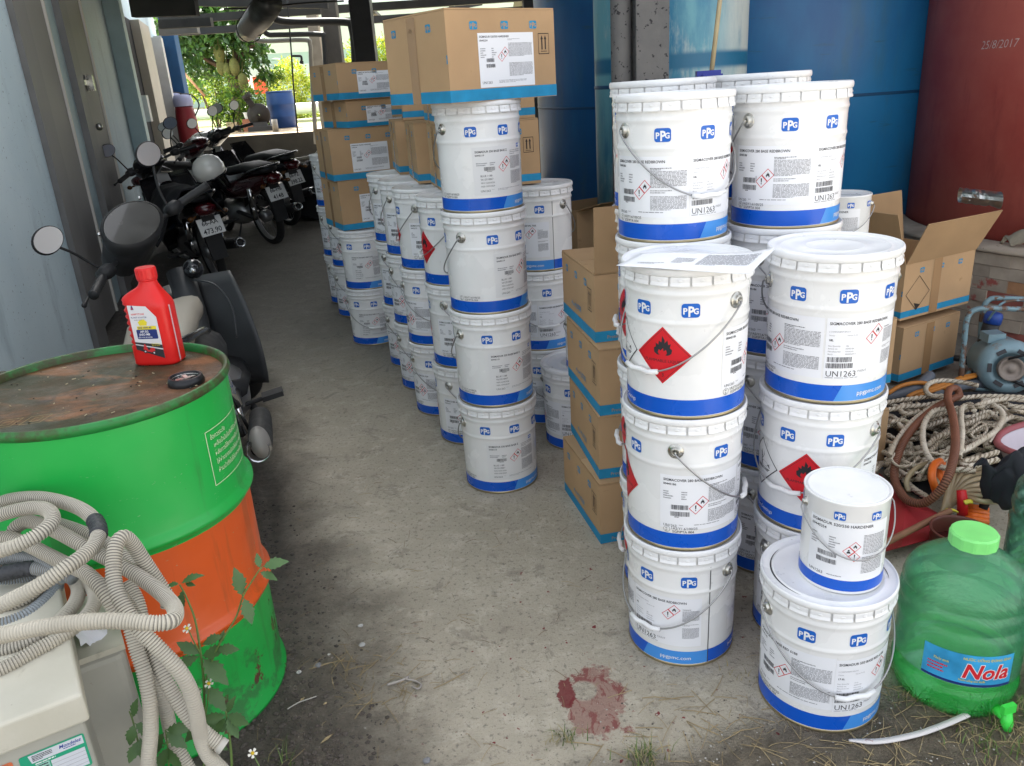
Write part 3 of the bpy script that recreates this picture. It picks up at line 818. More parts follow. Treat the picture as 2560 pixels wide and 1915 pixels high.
shrub('shrub', 'light green leafy plant beneath the jackfruit trunk', 590, 265, 16.6, [(0, 0, 0, .32, 1), (-.3, 0, -.05, .26, 1), (.3, 0, .1, .24, 1), (-.1, 0, .35, .22, 1), (0, 0, -.25, .3, .8)], 1900, .09, ['leaf_mid', 'leaf_lime'], 14)
shrub('shrub', 'bright green low growth left of the trunk behind the red cooler', 520, 210, 18.5, [(0, 0, 0, .35, .9), (.5, 0, -.15, .35, .9), (-.45, 0, -.1, .3, .9), (.2, 0, .25, .25, .8)], 1900, .09, ['leaf_lime', 'leaf_mid'], 15)
shrub('shrub', 'leafy sprigs growing around the blue barrel', 672, 270, 17.6, [(0, 0, .1, .2, 1.2), (.05, 0, .5, .22, 1), (.25, 0, .62, .18, .7), (0, 0, -.3, .2, 1)], 1000, .08, ['leaf_mid', 'leaf_lime'], 16)
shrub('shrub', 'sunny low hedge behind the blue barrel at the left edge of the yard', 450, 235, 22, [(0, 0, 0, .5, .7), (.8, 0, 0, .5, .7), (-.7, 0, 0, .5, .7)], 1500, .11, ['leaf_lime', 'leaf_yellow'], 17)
# blue barrel
mk('barrel_blue', (.012, .055, .20), .45, var=(4, .15))
p = at_y(710, 312, 17.2)
bt_ = thing('barrel', 'tall blue plastic barrel standing in the sunlit yard', 'barrel', (p.x, p.y, LZ))
b = MB(); q = .275; H_ = at_y(700, 231, 17.2).z - LZ
b.lathe([(q * .92, 0), (q * .97, .03), (q, H_ * .3), (q * 1.03, H_ * .33), (q, H_ * .36), (q, H_ * .64), (q * 1.03, H_ * .67), (q, H_ * .7), (q * .96, H_ * .97), (q * .93, H_), (q * .86, H_), (q * .84, H_ - .04), (.01, H_ - .04)], 32); b.build('body', 'barrel_blue', bt_)
b = MB(); b.lathe([(q * .93, H_ - .01), (q * .98, H_ + .005), (q * .98, H_ + .025), (q * .90, H_ + .03), (q * .86, H_ + .004)], 32); b.build('rim', 'barrel_blue', bt_)
# pump motor
mk('motor_brown', (.018, .015, .013), .8, .0, var=(12, .3))
p = at_y(652, 318, 16.2); mt = thing('pump_motor', 'rusty dark pump casing on a small base in the yard', 'pump', (p.x, p.y, LZ), R(12))
b = MB(); M = Matrix.Rotation(PI / 2, 3, 'X'); b.lathe([(.02, .10), (.07, .10), (.075, .07), (.16, .06), (.205, .03), (.215, 0), (.205, -.05), (.15, -.08), (.10, -.10), (.10, -.32), (.02, -.33)], 24, c=(0, 0, .30), M=M); b.build('casing', 'motor_brown', mt)
b = MB(); b.beam((-.08, 0, .46), (-.20, 0, .66), .11, .11, (0, 1, 0)); b.tube([(-.14, 0, .60), (-.19, 0, .68)], [.085, .085], 10); b.build('outlet', 'motor_brown', mt)
b = MB(); b.box((0, .1, .045), (.46, .5, .09)); b.box((0, .05, .12), (.26, .3, .1)); b.build('base', 'dark_steel', mt)
# bricks, pot, red coolers, white pipe, signs, far building
b = MB(); p = at_y(600, 318, 16.4); mk('pot_brick', (.30, .12, .07), .9, var=(8, .2))
b.box((-.12, 0, .10), (.20, .2, .20)); o = b.build('broken_block', 'packed_earth', None, (p.x, p.y, LZ)); tag(o, 'pale broken masonry block left of the pump', 'block')
p = at_y(625, 318, 16.3); t = thing('plant_pot', 'square brick plinth with a white pot beside the rusty pump', 'plant pot', (p.x, p.y, LZ))
b = MB(); b.box((0, 0, .12), (.2, .2, .24)); b.build('plinth', 'pot_brick', t); b = MB(); b.lathe([(.06, .24), (.085, .35), (.09, .36), (.075, .36), (.05, .27)], 16); b.build('pot', 'white_frame', t)
b = MB(); p = at_y(735, 325, 15.6); b.lathe([(.0, 0), (.055, 0), (.055, .22), (.0, .22)], 12); o = b.build('pipe_stub', 'pipe_grey', None, (at_y(690, 330, 15.4).x, 15.4, LZ)); tag(o, 'short upright pipe stub on the ledge right of the pump', 'pipe stub')
mk('cooler_red', (.22, .020, .028), .4); mk('cooler_lid', (.42, .44, .66), .45)
def cooler(px, y, h, label):
    p = at_y(px, 320, y); t = thing('water_cooler', label, 'water cooler', (p.x, p.y, LZ - .1), 0, 'red water coolers by the wall')
    b = MB(); b.lathe([(.15, 0), (.165, .03), (.155, h * .55), (.135, h * .74), (.13, h * .78), (.01, h * .78)], 24); b.build('body', 'cooler_red', t)
    b = MB(); b.lathe([(.14, h * .78), (.145, h * .8), (.145, h * .9), (.12, h * .98), (.01, h)], 24); b.build('lid', 'cooler_lid', t)
    b = MB(); b.tube(spline([(.15, 0, h * .6), (.24, 0, h * .8), (.15, 0, h * .97), (0, -.05, h * 1.0)], 6), .012, 6); b.build('carry_strap', 'pipe_dark', t)
cooler(470, 13.2, .82, 'red water cooler with a pale violet lid by the end of the wall'); cooler(446, 13.7, .86, 'second red cooler partly behind the violet lidded one')
b = MB(); b.tube([(-9, 0, 0), (9, 0, 0)], .14, 14); mk('pipe_white', (.72, .72, .70), .5); o = b.build('white_pipeline', 'pipe_white', None, (at_y(650, 275, 22).x, 22, at_y(650, 278, 22).z)); tag(o, 'thick white pipeline lying across the back of the yard', 'pipeline')
for k in range(3):
    b = MB(); b.box((0, 0, .03), (2.6, .12, .06)); o = b.build('plank', 'cream_panel', None, (at_y(770, 300, 20).x, 20 + k * .5, LZ + .022)); tag(o, ('nearest', 'middle', 'farthest')[k] + ' pale plank lying on the ground right of the barrel', 'plank', 'planks in the yard')
mk('banner_red', (.62, .07, .03), .7); mk('banner_white', (.8, .78, .76), .7)
def banner(name, label, px0, px1, py0, py1, y, m, stripes=0):
    a, c = at_y(px0, py1, y), at_y(px1, py0, y); t = thing(name, label, 'sign', a, 0, 'signs on the far fence')
    w, h = c.x - a.x, c.z - a.z; b = MB(); b.box((w / 2, 0, h / 2), (w, .03, h)); b.build('panel', m, t)
    if stripes:
        s = Sheet()
        for k in range(stripes): s.para(w * .08, h * (.12 + k * .8 / stripes), w * .84, h * .5 / stripes, 1, 'banner_white' if m == 'banner_red' else 'banner_red', .9, 90 + k)
        put('lettering', s.mesh('lettering', lambda x, y_, l: Vector((x, -.016 - l, y_))), t)
    for x in (w * .1, w * .9): b = MB(); b.box((x, .03, h / 2 - .6), (.04, .03, h + 1.2)); b.build('post', 'pipe_grey', t)
banner('banner', 'red banner beyond the jackfruit trunk', 638, 664, 190, 236, 23, 'banner_red', 0)
banner('banner', 'white notice with red lines left of the red banner', 612, 637, 190, 236, 23.3, 'banner_white', 3)
mk('far_wall', (.50, .62, .58), .8, var=(.3, .05)); mk('far_roof', (.24, .36, .60), .7); mk('far_white', (.8, .8, .78), .8)
fb = thing('far_building', 'long pale hall with a blue roof strip far beyond the yard', 'building', (at_y(700, 150, 60).x, 60, 1.0))
b = MB(); b.box((0, 4, 1.6), (34, 8, 3.9)); b.build('wall', 'far_wall', fb)
b = MB(); b.box((0, 4.0, 5.055), (35, 8.02, 3.0)); b.build('upper_wall', 'far_white', fb)
b = MB(); b.beam((-17.5, -.6, 6.95), (17.5, -.6, 6.95), .3, .35); b.build('eaves', 'far_roof', fb)
for k in range(8):
    b = MB(); b.box((-14 + k * 4, -.04, 2.2), (2.4, .05, 1.2)); b.build('window', 'far_white', fb)
o = thing('far_fence', 'low grey rail fence behind the yellow bush', 'fence', (at_y(700, 250, 30).x, 30, 1.0))
b = MB(); b.box((0, 0, .6), (.12, .12, 1.6)); me = b.mesh('post', 'post_concrete')
for k in range(16): put('post', me, o, (k * 2.2 - 17, 0, 0))
for z in (.4, .8, 1.2): b = MB(); b.box((0, .09, z), (36, .05, .08)); b.build('rail', 'post_concrete', o)
b = MB(); a_ = at_y(458, 180, 16); b.tube([a_ - a_, at_y(512, 240, 16) - a_], .025, 6); o = b.build('orange_pole', 'brick_orange', None, a_); tag(o, 'slanting rusty orange pole leaning near the red coolers', 'pole')
# ================================================================== paint pails
PH = 0.362                                # stacking height
def rp(z):
    return 0.1432 + (0.1470 - 0.1432) * z / 0.31
RB = 0.1455
def on_pail(x, y, l):
    r = rp(y) + 0.0004 + l; a = x / RB
    return Vector((r * math.cos(a), r * math.sin(a), y))
def shifted(az, z):
    x0 = R(az) * RB
    return lambda x, y, l: on_pail(x + x0, y + z, l)

def pail_body_mesh():
    b = MB()
    prof = [(0.0, 0.004), (0.137, 0.004), (0.1385, 0.0), (0.1442, 0.0008)]
    b.mat(0).lathe(prof, 72)
    b.mat(1).lathe([(0.1442, 0.0008), (0.1453, 0.003), (0.1453, 0.006), (0.1437, 0.0085)], 72)
    p2 = [(0.1437, 0.0085), (rp(.012), .012)] + [(rp(z), z) for z in (.05, .1, .16, .2, .226)]
    p2 += [(rp(.230) + .0006, .230), (rp(.234) + .0022, .234), (rp(.238) + .0022, .238), (rp(.242) + .0006, .242), (rp(.246), .246), (rp(.288), .288)]
    p2 += [(rp(.294) + .0004, .297), (rp(.297) + .0022, .301), (rp(.301) + .0026, .305), (rp(.305) + .0008, .309), (rp(.308) - .0004, .314), (.1475, .324), (.1490, .345)]
    b.mat(0).lathe(p2, 72)
    return b.mesh('pail_body', ['white_paint', 'tin_edge'])
def lid_mesh(worn=False):
    b = MB()
    b.lathe([(.1490, .3455), (.1530, .3462), (.1552, .3490), (.1559, .3550), (.1551, .361), (.1530, .3645), (.1510, .3640), (.1493, .360), (.1478, .3585), (.1290, .3582), (.1270, .3600), (.1235, .3600), (.1215, .3584), (.0700, .3580), (.0685, .3588), (.0665, .3588), (.065, .3580), (0.0001, .3580)], 72)
    if worn:
        b.mat(1)
        for (a0, a1, r_) in ((-60, 35, .132), (150, 186, .133), (196, 232, .131)):
            n = 24; w = .0016 if a0 > 0 else .0030
            P = []
            for i in range(n + 1):
                a = R(a0 + (a1 - a0) * i / n); ww = w * math.sin(PI * (i + .3) / (n + .6))
                P += [(math.cos(a) * (r_ - ww), math.sin(a) * (r_ - ww), .3590), (math.cos(a) * (r_ + ww * .4), math.sin(a) * (r_ + ww * .4), .3590)]
            b.add(P, [(2 * i, 2 * i + 1, 2 * i + 3, 2 * i + 2) for i in range(n)])
    return b.mesh('pail_lid', ['lid_white', 'gap_dark'])
def lug_into(b, az):
    n = 4; a0, a1 = R(az - 8.0), R(az + 8.0)
    rows_l = [(.1520, .3458), (.1528, .3415), (.1530, .3335), (.1556, .3265), (.1548, .3238)]
    P = []
    for r_, z in rows_l:
        for i in range(n + 1):
            a = a0 + (a1 - a0) * i / n
            P.append((r_ * math.cos(a), r_ * math.sin(a), z))
    for r_, z in ((.1534, .3238), (.1510, .340)):
        for i in range(n + 1):
            a = a0 + (a1 - a0) * i / n
            P.append((r_ * math.cos(a), r_ * math.sin(a), z))
    m = n + 1
    F = [(j * m + i, j * m + i + 1, (j + 1) * m + i + 1, (j + 1) * m + i)[::-1] for j in range(6) for i in range(n)]
    F += [tuple(j * m for j in range(7)), tuple(j * m + n for j in range(7))[::-1]]
    b.add(P, F, False)
    am = R(az); o = Vector((.1536 * math.cos(am), .1536 * math.sin(am), .3375)); t = Vector((-math.sin(am), math.cos(am), 0)); out = Vector((math.cos(am), math.sin(am), 0))
    Q = []
    for s in (1.0, .62):
        for k in range(10):
            q = 2 * PI * k / 10
            Q.append(o + t * (.0058 * s * math.cos(q)) + Vector((0, 0, .0030 * s * math.sin(q))) + out * (.0010 if s < 1 else .0002))
    b.add(Q, [(k, (k + 1) % 10, 10 + (k + 1) % 10, 10 + k) for k in range(10)] + [tuple(range(10, 20))], True)
_b = MB(); lug_into(_b, 0.0); LUG = _b.mesh('lug', 'lid_white')
_b = MB()
for k in range(20): lug_into(_b, 9 + k * 18.0)
LUG_RING = _b.mesh('lug_ring', 'lid_white')
EAR_Z = 0.280
def ear_mesh():
    b = MB(); M = Matrix.Rotation(PI / 2, 3, 'Y')
    b.lathe([(.0195, -.0015), (.0195, .0015), (.0180, .0030), (.0130, .0040), (.0125, .0085), (.0105, .0105), (.0060, .0108), (.0058, .0070), (.0001, .0070)], 24, c=(rp(EAR_Z), 0, EAR_Z), M=M)
    b.tube([(rp(EAR_Z) + .006, 0, EAR_Z), (rp(EAR_Z) + .0145, 0, EAR_Z)], .0026, 8)
    return b.mesh('ear', 'zinc')
EAR = ear_mesh()
def handle_meshes(side, drop=0.165, rad=0.1635, z0=EAR_Z):
    P = []
    r0 = rp(z0)
    def at(t):
        a = side * t; s = math.sin(t)
        r = rad - .006 * s
        return Vector((r * math.cos(a), r * math.sin(a), z0 - drop * abs(s) ** .92))
    P.append(Vector((r0 + .009, 0, z0 + .0005)))
    P.append(Vector((r0 + .0135, 0, z0 - .001)))
    n = 44
    P += [at(PI * (i + .35) / (n + .7)) for i in range(n + 1)]
    P.append(Vector((-r0 - .0135, 0, z0 - .001))); P.append(Vector((-r0 - .009, 0, z0 + .0005)))
    b = MB(); b.tube(P, .0023, 7)
    g = MB(); a, c = at(PI / 2 - .31), at(PI / 2 + .31); m = at(PI / 2)
    path = [a + (m - a) * 0.0, a.lerp(m, .5) + (m - a.lerp(c, .5)) * .25, a.lerp(c, .5) + (m - a.lerp(c, .5)) * .55, c.lerp(m, .5) + (m - a.lerp(c, .5)) * .25, c]
    path = [p + Vector((p.x, p.y, 0)).normalized() * .004 for p in path]
    g.tube(path, [.0062, .0066, .0066, .0066, .0062], 12)
    return b.mesh('handle', 'wire'), g.mesh('grip', 'grip_white')
HANDLE = {1: handle_meshes(1), -1: handle_meshes(-1)}
LOGO = Sheet().ppg(-.0205, 0, .041).mesh('logo', shifted(0, .252), .010)

def band_mesh(light=True):
    s = Sheet(); d = R(1) * RB
    if light:
        s.poly([(84 * d, .0095), (157 * d, .0095), (157 * d, .0500), (91 * d, .0500)], 'band_light')
        s.poly([(157 * d, .0095), (444 * d, .0095), (451 * d, .0500), (157 * d, .0500)], 'band_blue')
        s.text('ppgpmc.com', 122 * d, .023, .0165, 'print_white', .004, center=True)
    else:
        s.rect(0, .0095, 360 * d, .0405, 'band_blue')
    s.text('Protective & Marine Coatings', 222 * d, .023, .0145, 'print_white', .002, center=True)
    return s.mesh('blue_band', on_pail, .0128)
BAND = band_mesh()
def un_mesh():
    s = Sheet(); c = [(.012 + .0085 * math.cos(2 * PI * k / 20), .0085 + .0085 * math.sin(2 * PI * k / 20)) for k in range(20)]
    s.ring(c, .0008, 'print_black'); s.text('u', .0085, .0095, .0105); s.text('n', .0085, .0015, .0105)
    s.text('1A2/Y1.6/100/25', .0225, .0095, .0098); s.text('SGP/PTA 004', .026, .000, .0098)
    return s.mesh('approval_mark', shifted(-13, .0525), .0128)
UNMARK = un_mesh()
_s = Sheet(); _s.rect(-.0012, .009, .0024, .300, 'gap_dark', 2)
SEAM = _s.mesh('seam', shifted(157, 0), 0, .0004)

def paper(w, h, az, z):
    return Sheet().rect(0, 0, w, h, 'label_paper', 1).mesh('label', shifted(az, z), .0128)
def rows(s, x, y, n, w, dy, seed):
    r_ = random.Random(seed)
    for i in range(n):
        s.para(x, y - i * dy, w * r_.uniform(.35, .6), dy * .62, 1, 'print_grey', .8, seed + i)
        s.para(x + w * .62, y - i * dy, w * r_.uniform(.2, .38), dy * .62, 1, 'print_grey', .8, seed + 30 + i)
def wide_label(title, code, four=False, seed=3):
    s = Sheet()
    s.text(title, .008, .1345, .0096, 'print_black', .018, .96)
    s.text(code, .008, .1235, .0080, 'print_black', .018)
    rows(s, .008, .103, 4, .072, .0062, seed)
    s.barcode(.028, .056, .042, .013, seed); s.barcode(.026, .037, .047, .013, seed + 1)
    s.para(.036, .0335, .025, .0022, 1, 'print_black', .9, seed)
    if four:
        s.diamond(.098, .079, .0165, 'f'); s.diamond(.0815, .0625, .0165, 'e'); s.diamond(.1145, .0625, .0165, 'h'); s.diamond(.098, .046, .0165, '!')
        x0 = .128
    else:
        s.diamond(.088, .060, .0170, '!'); s.diamond(.105, .077, .0170, 'f'); x0 = .120
    w = .212 - x0
    s.para(x0, .117, w * .6, .007, 2, 'print_black', .5, seed + 5)
    s.para(x0, .074, w, .042, 13, 'print_grey', .62, seed + 6)
    s.para(x0, .060, w * .6, .010, 2, 'print_grey', .5, seed + 7)
    s.para(x0, .018, w, .036, 12, 'print_grey', .62, seed + 8)
    s.para(.085, .011, .118, .0045, 1, 'print_grey', .5, seed + 9)
    s.text('UN1263', .008, .006, .0098, 'print_black')
    s.text('PAINT', .048, .0105, .0036, 'print_black')
    return s.mesh('print', shifted(-15, .066), .0128)
def un_label(title, size, seed=13):
    s = Sheet()
    s.text(title, .006, .1345, .0096, 'print_black', .018, .96)
    s.text('2 COMPONENT EPOXY', .006, .1165, .0045, 'print_grey')
    s.text('Thinner', .006, .1075, .0042, 'print_grey'); s.text('Thinner 91-92', .046, .1075, .0042, 'print_grey')
    s.text(size, .006, .095, .0072, 'print_black', .02)
    for i, (a_, b_) in enumerate((('Net Quantity', size), ('Article no.', '00445186'), ('Manufactured', 'Indonesia'), ('Batch', '0000022913'))):
        s.text(a_, .006, .0815 - i * .0068, .0050, 'print_grey'); s.text(b_, .045, .0815 - i * .0068, .0050, 'print_grey')
    s.barcode(.006, .043, .056, .0125, seed); s.barcode(.004, .0275, .060, .0125, seed + 1)
    s.text('UN1263', .004, .0065, .0205, 'print_black', -.002)
    s.text('PAINT', .078, .0155, .0085, 'print_grey')
    s.para(.004, .002, .170, .0030, 1, 'print_grey', .6, seed)
    s.diamond(.108, .098, .0165, '!'); s.diamond(.1245, .1145, .0165, 'f')
    s.text('Components', .146, .1165, .0042, 'print_black', .02)
    s.para(.146, .080, .044, .034, 12, 'print_grey', .6, seed + 2); s.para(.146, .066, .044, .006, 2, 'print_grey', .5, seed + 3)
    s.para(.146, .026, .044, .034, 12, 'print_grey', .6, seed + 4)
    return s.mesh('print', shifted(72.5, .066), .0128)
def sheet_label(title, code, colour_lines, seed=23):
    s = Sheet()
    s.text(title, .022, .1395, .0096, 'print_black', .018, .96)
    s.text(code, .022, .1285, .0078, 'print_black', .02)
    s.ppg(.190, .147, .0165, 'logo_blue', 'print_white', 2)
    rows(s, .024, .103, 2, .075, .0062, seed)
    s.barcode(.050, .080, .038, .0125, seed)
    s.para(.060, .0765, .02, .002, 1, 'print_black', .9, seed)
    for i, (t, sz) in enumerate(colour_lines): s.text(t, .036, .0605 - i * .0112, sz, 'print_black')
    s.text('UN1263', .034, .0105, .0098, 'print_black'); s.text('PAINT', .072, .016, .0036, 'print_grey')
    s.diamond(.118, .089, .0170, '!'); s.diamond(.135, .106, .0170, 'f')
    s.para(.150, .126, .062, .017, 3, 'print_grey', .45, seed + 5)
    s.para(.150, .080, .062, .042, 14, 'print_grey', .62, seed + 6)
    s.para(.150, .030, .062, .044, 14, 'print_grey', .62, seed + 8)
    s.para(.095, .012, .11, .008, 2, 'print_grey', .4, seed + 9)
    return s.mesh('print', shifted(40, .060), .0128)
def flammable():
    s = Sheet(); q = .070
    D = lambda k, c=0: [(0, c - q * k), (q * k, c), (0, c + q * k), (-q * k, c)]
    s.poly(D(1), 'hazard_red', 1); s.ring(D(.92), .0012, 'print_black', 2)
    s.poly([(a * .046, .001 + b * .047) for a, b in FLAME], 'print_black', 2)
    s.text('FLAMMABLE LIQUID', 0, -.0165, .0098, 'print_black', 0, 1.06, 2, center=True)
    s.text('3', 0, -.052, .013, 'print_black', center=True)
    return s.mesh('hazard_sticker', shifted(-70, .158), .0128)
def fish_tree():
    s = Sheet(); q = .068
    s.poly([(0, -q), (q, 0), (0, q), (-q, 0)], 'print_white', 1)
    s.ring([(0, -q), (q, 0), (0, q), (-q, 0)], .0038, 'print_black', 2)
    s.poly([(-.004, -.012), (.002, -.012), (.003, .018), (-.002, .034), (-.006, .018)], 'print_black')
    for a, b in (((0, .008), (.016, .026)), ((0, .014), (-.018, .030)), ((.010, .020), (.010, .034)), ((-.010, .022), (-.022, .022))):
        dx, dy = b[0] - a[0], b[1] - a[1]; L = math.hypot(dx, dy); nx, ny = -dy / L * .0012, dx / L * .0012
        s.poly([(a[0] - nx, a[1] - ny), (b[0], b[1]), (a[0] + nx, a[1] + ny)], 'print_black')
    s.poly([(-.044, -.012), (.040, -.012), (.030, -.020), (-.024, -.020)], 'print_black')
    c = [(.014 + .016 * math.cos(2 * PI * k / 14), -.002 + .007 * math.sin(2 * PI * k / 14)) for k in range(14)]
    s.ring(c, .0016, 'print_black'); s.poly([(.028, -.002), (.040, .006), (.038, -.010)], 'print_black')
    return s.mesh('hazard_sticker', shifted(-126, .158), .0128)
HAZ, HAZ2 = flammable(), fish_tree()
PAPER1 = paper(.219, .1505, -15, .066)
PAPER2 = paper(.196, .1505, 72.5, .066)
PAPER3 = Sheet().rect(.012, 0, .212, .158, 'sheet_paper', 1).mesh('label', shifted(40, .060), .0128)
KINDS_ = {
    '280': ('cover', wide_label('SIGMACOVER 280 BASE REDBROWN', '00445186'), un_label('SIGMACOVER 280 BASE REDBROWN', '18L')),
    '620': ('cover', wide_label('SIGMACOVER 620 BASE RAL 7035', '00473777', True, 43), un_label('SIGMACOVER 620 BASE RAL 7035', '16L', 47)),
    'red': ('cover', wide_label('SIGMADUR 550 BASE RED 6188', '00445143', False, 53), un_label('SIGMADUR 550 BASE RED 6188', '17.6L', 57)),
    'z': ('sheet', sheet_label('SIGMADUR 550 BASE BASE Z', '00445119', (('BLUE 1188', .0090), ('V612510867', .0086), ('NSX:16/03/2026', .0072), ('HSD:15/03/2029', .0072)))),
    'grey': ('sheet', sheet_label('SIGMADUR 550 BASE GREY 5177', '00445121', (('GREY 5177', .0080), ('V612510870', .0078), ('NSX:16/03/2026', .0070), ('HSD:15/03/2029', .0070)), 63)),
}
BODY, LID, LID_WORN = pail_body_mesh(), lid_mesh(), lid_mesh(True)

def drip_mesh(seed, col):
    r_ = random.Random(seed); s = Sheet()
    for k in range(r_.choice((2, 3, 5))):
        x, z, w, L = r_.uniform(-.05, .05), r_.uniform(.06, .28), r_.uniform(.0008, .0022), r_.uniform(.004, .022)
        s.poly([(x - w, z), (x - w * .6, z - L * .8), (x, z - L), (x + w * .7, z - L * .7), (x + w, z), (x + w * .3, z + w), (x - w * .5, z + w * .8)], col, 3)
    return s.mesh('drip', on_pail, .0128)
mk('scuff_grey', (.34, .33, .32), .7)
DRIPS = [drip_mesh(1, 'print_black'), drip_mesh(2, 'scuff_grey'), drip_mesh(5, 'scuff_grey')]
def pail(kind, x, y, z, ear, hside, label, group, near=True, lean=(0, 0), worn=False):
    """ear: where the ear sits, in degrees to the right of the line towards the camera"""
    rz = math.atan2(-y, -x) + R(ear)
    t = thing('paint_pail', label, 'paint pail', (x, y, z), rz, group, rot=(lean[0], lean[1], rz))
    put('body', BODY, t); put('blue_band', BAND, t); put('lid', LID_WORN if worn else LID, t)
    for k in (0, PI): put('ear', EAR, t, rot=(0, 0, k))
    h = put('handle', HANDLE[hside][0], t); put('grip', HANDLE[hside][1], h)
    for a in (45, 90, 135, 225, 270, 315): put('logo', LOGO, t, rot=(0, 0, R(a)))
    K = KINDS_[kind]
    if K[0] == 'cover':
        for pm, km in ((PAPER1, K[1]), (PAPER2, K[2])):
            lb = put('label', pm, t, (0, 0, rng.uniform(-.003, .003)), (0, 0, R(rng.uniform(-1.2, 1.2)))); put('print', km, lb)
        put('hazard_sticker', HAZ, t); put('hazard_sticker', HAZ2, t); put('seam', SEAM, t)
    else:
        put('print', K[1], put('label', PAPER3, t)); put('seam', SEAM, t)
    put('approval_mark', UNMARK, t)
    if rng.random() < .45: put('drip', DRIPS[rng.randrange(3)], t, rot=(0, 0, R(rng.uniform(0, 360))))
    if near:
        o = rng.uniform(0, 18)
        for k in range(20): put('lug', LUG, t, rot=(0, 0, R(o + k * 18)))
    else:
        put('lug_ring', LUG_RING, t)
    return t

POS = dict(A=(.4325, 1.8713), B=(.7984, 1.8995), A2=(.4638, 2.1700), B2=(.7987, 2.2560), F=(.7262, 1.6131), C=(-.0645, 2.9148),
           D1=(-.195, 3.385), D2=(-.340, 3.739), D3=(-.454, 4.110), D4=(-.566, 4.509), E=(-.863, 4.987), G1=(-1.080, 5.673), G2=(-1.200, 6.009),
           H=(.162, 3.555), I=(.284, 3.246), A3=(.500, 2.500), B3=(.815, 2.600))
G280 = 'redbrown paint pails stacked at the right'
def stack(key, kind, rows_, group, near=True):
    x, y = POS[key]
    for lvl, ear, hs, lab in rows_:
        j = random.Random(key + str(lvl))
        pail(kind, x + j.uniform(-.003, .003), y + j.uniform(-.003, .003), lvl * PH + gz(y), ear, hs, lab, group, near)
stack('A', '280', [
    (0, -127, 1, 'white paint pail on the concrete carrying two pails, a black seam line down its front'),
    (1, -6.5, 1, 'white pail in the middle of the nearest three-high stack, handle ear facing front'),
    (2, 49, -1, 'white pail with red flammable diamond, top of its stack under loose papers')], G280)
stack('B', '280', [
    (0, -50, 1, 'white pail at ground level half hidden behind the small can, under the diamond-stickered pail'),
    (1, 61, -1, 'white pail with red diamond cut off by the small can standing before it'),
    (2, -74, -1, 'white pail with clean bare lid, right-hand top of the front row, beside open carton')], G280)
stack('A2', '280', [
    (0, 10, -1, 'lowest pail beside the brown carton stack, behind the front stack, only its edge showing'),
    (1, 10, -1, 'second pail up beside the carton stack, wire handle swung to the left'),
    (2, 8, -1, 'third pail up behind the paper-topped pail, only rim and left edge showing'),
    (3, -55, 1, 'white pail on the tall rear stack with handle hanging across its front label')], G280)
stack('B2', '280', [
    (1, -30, 1, 'white pail seen in the gap between the two front stacks, second from ground'),
    (2, -25, 1, 'white pail seen in the gap between front stacks with handle wire and fine print'),
    (3, -44, -1, 'white pail topping the tall rear right stack, handle ear at its left')], G280)
x, y = POS['B2']; pail('280', x, y, 0, -20, 1, 'lowest white pail in the dark gap between the two front stacks', G280)
for key, ears, labs in (('A3', (30, -60), ('white pail rim with scalloped lugs peeping over the handle-front pail', None)),
                        ('B3', (20, -40), ('white pail rim peeping up below the thin bamboo pole', None))):
    x, y = POS[key]
    for lvl in range(4):
        pail('280', x, y, lvl * PH + .030, ears[0] if lvl == 3 else ears[1], 1, labs[0] if lvl == 3 else ('lowest', 'second', 'third')[lvl] + (' hidden pail beneath the scalloped rim pail' if key == 'A3' else ' hidden pail beneath the rim by the bamboo pole'), G280, near=(lvl == 3))
GZ = 'blue base paint pails in the free-standing middle stack'
stack('C', 'z', [
    (0, -66, -1, 'bottom pail of the four-high middle stack, standing on the concrete'),
    (1, -53, -1, 'second pail up in the four-high middle stack'),
    (2, -35, -1, 'third pail up in the four-high middle stack, label turned to the right'),
    (3, -55, -1, 'top pail of the middle stack, carrying a big brown carton')], GZ)
G620 = 'grey epoxy paint pails in the row behind the middle stack'
stack('D1', '620', [
    (0, -36, 1, 'bottom pail in the stack directly left of the middle stack'),
    (1, -33, 1, 'middle pail of the stack directly left of the four-high stack'),
    (2, 5, -1, 'top pail directly left of the four-high stack, red diamond edge at its left')], G620)
stack('D2', '620', [
    (0, -70, 1, 'bottom pail in the second stack left of the four-high stack'),
    (1, -80, 1, 'middle pail in the second stack left of the four-high stack, handle swung right'),
    (2, -22, -1, 'top pail in the second stack left of the four-high stack, label with four red diamonds')], G620)
stack('D3', '620', [
    (0, -64, 1, 'bottom pail in the third stack left of the four-high stack'),
    (1, -64, 1, 'middle pail in the third stack left of the four-high stack'),
    (2, -46, -1, 'top pail in the third stack left, open rim beneath the carton row')], G620, False)
stack('D4', '620', [
    (0, -64, 1, 'bottom pail in the stack just right of the carton column on two pails'),
    (1, -51, 1, 'middle pail in the stack just right of the carton column'),
    (2, -51, -1, 'top pail right of the carton column, handle against its left side')], G620, False)
stack('H', '620', [
    (0, -60, 1, 'bottom pail in the dark gap right of the middle stack'),
    (1, -80, 1, 'pail with big UN1263 label right of the middle stack, under the seam-lined pail'),
    (2, -133, -1, 'pail with black seam line and ear on its right, under two cartons')], G620)
stack('I', '620', [(0, -103, -1, 'single pail on the floor beside the carton stack, small can on its lid')], G620)
stack('E', 'grey', [
    (0, -85, 1, 'bottom pail under the carton column at the left end, handle across its front'),
    (1, -85, -1, 'upper pail carrying the column of cartons at the left end of the row')], 'paint pails under the carton column', False)
GF = 'paint pails at the far left end of the row'
stack('G1', '620', [
    (0, -60, 1, 'bottom pail of the nearer far-end stack, left of the carton column'),
    (1, -60, 1, 'middle pail of the nearer far-end stack, left of the carton column'),
    (2, -60, 1, 'top pail of the nearer far-end stack, left of the carton column')], GF, False)
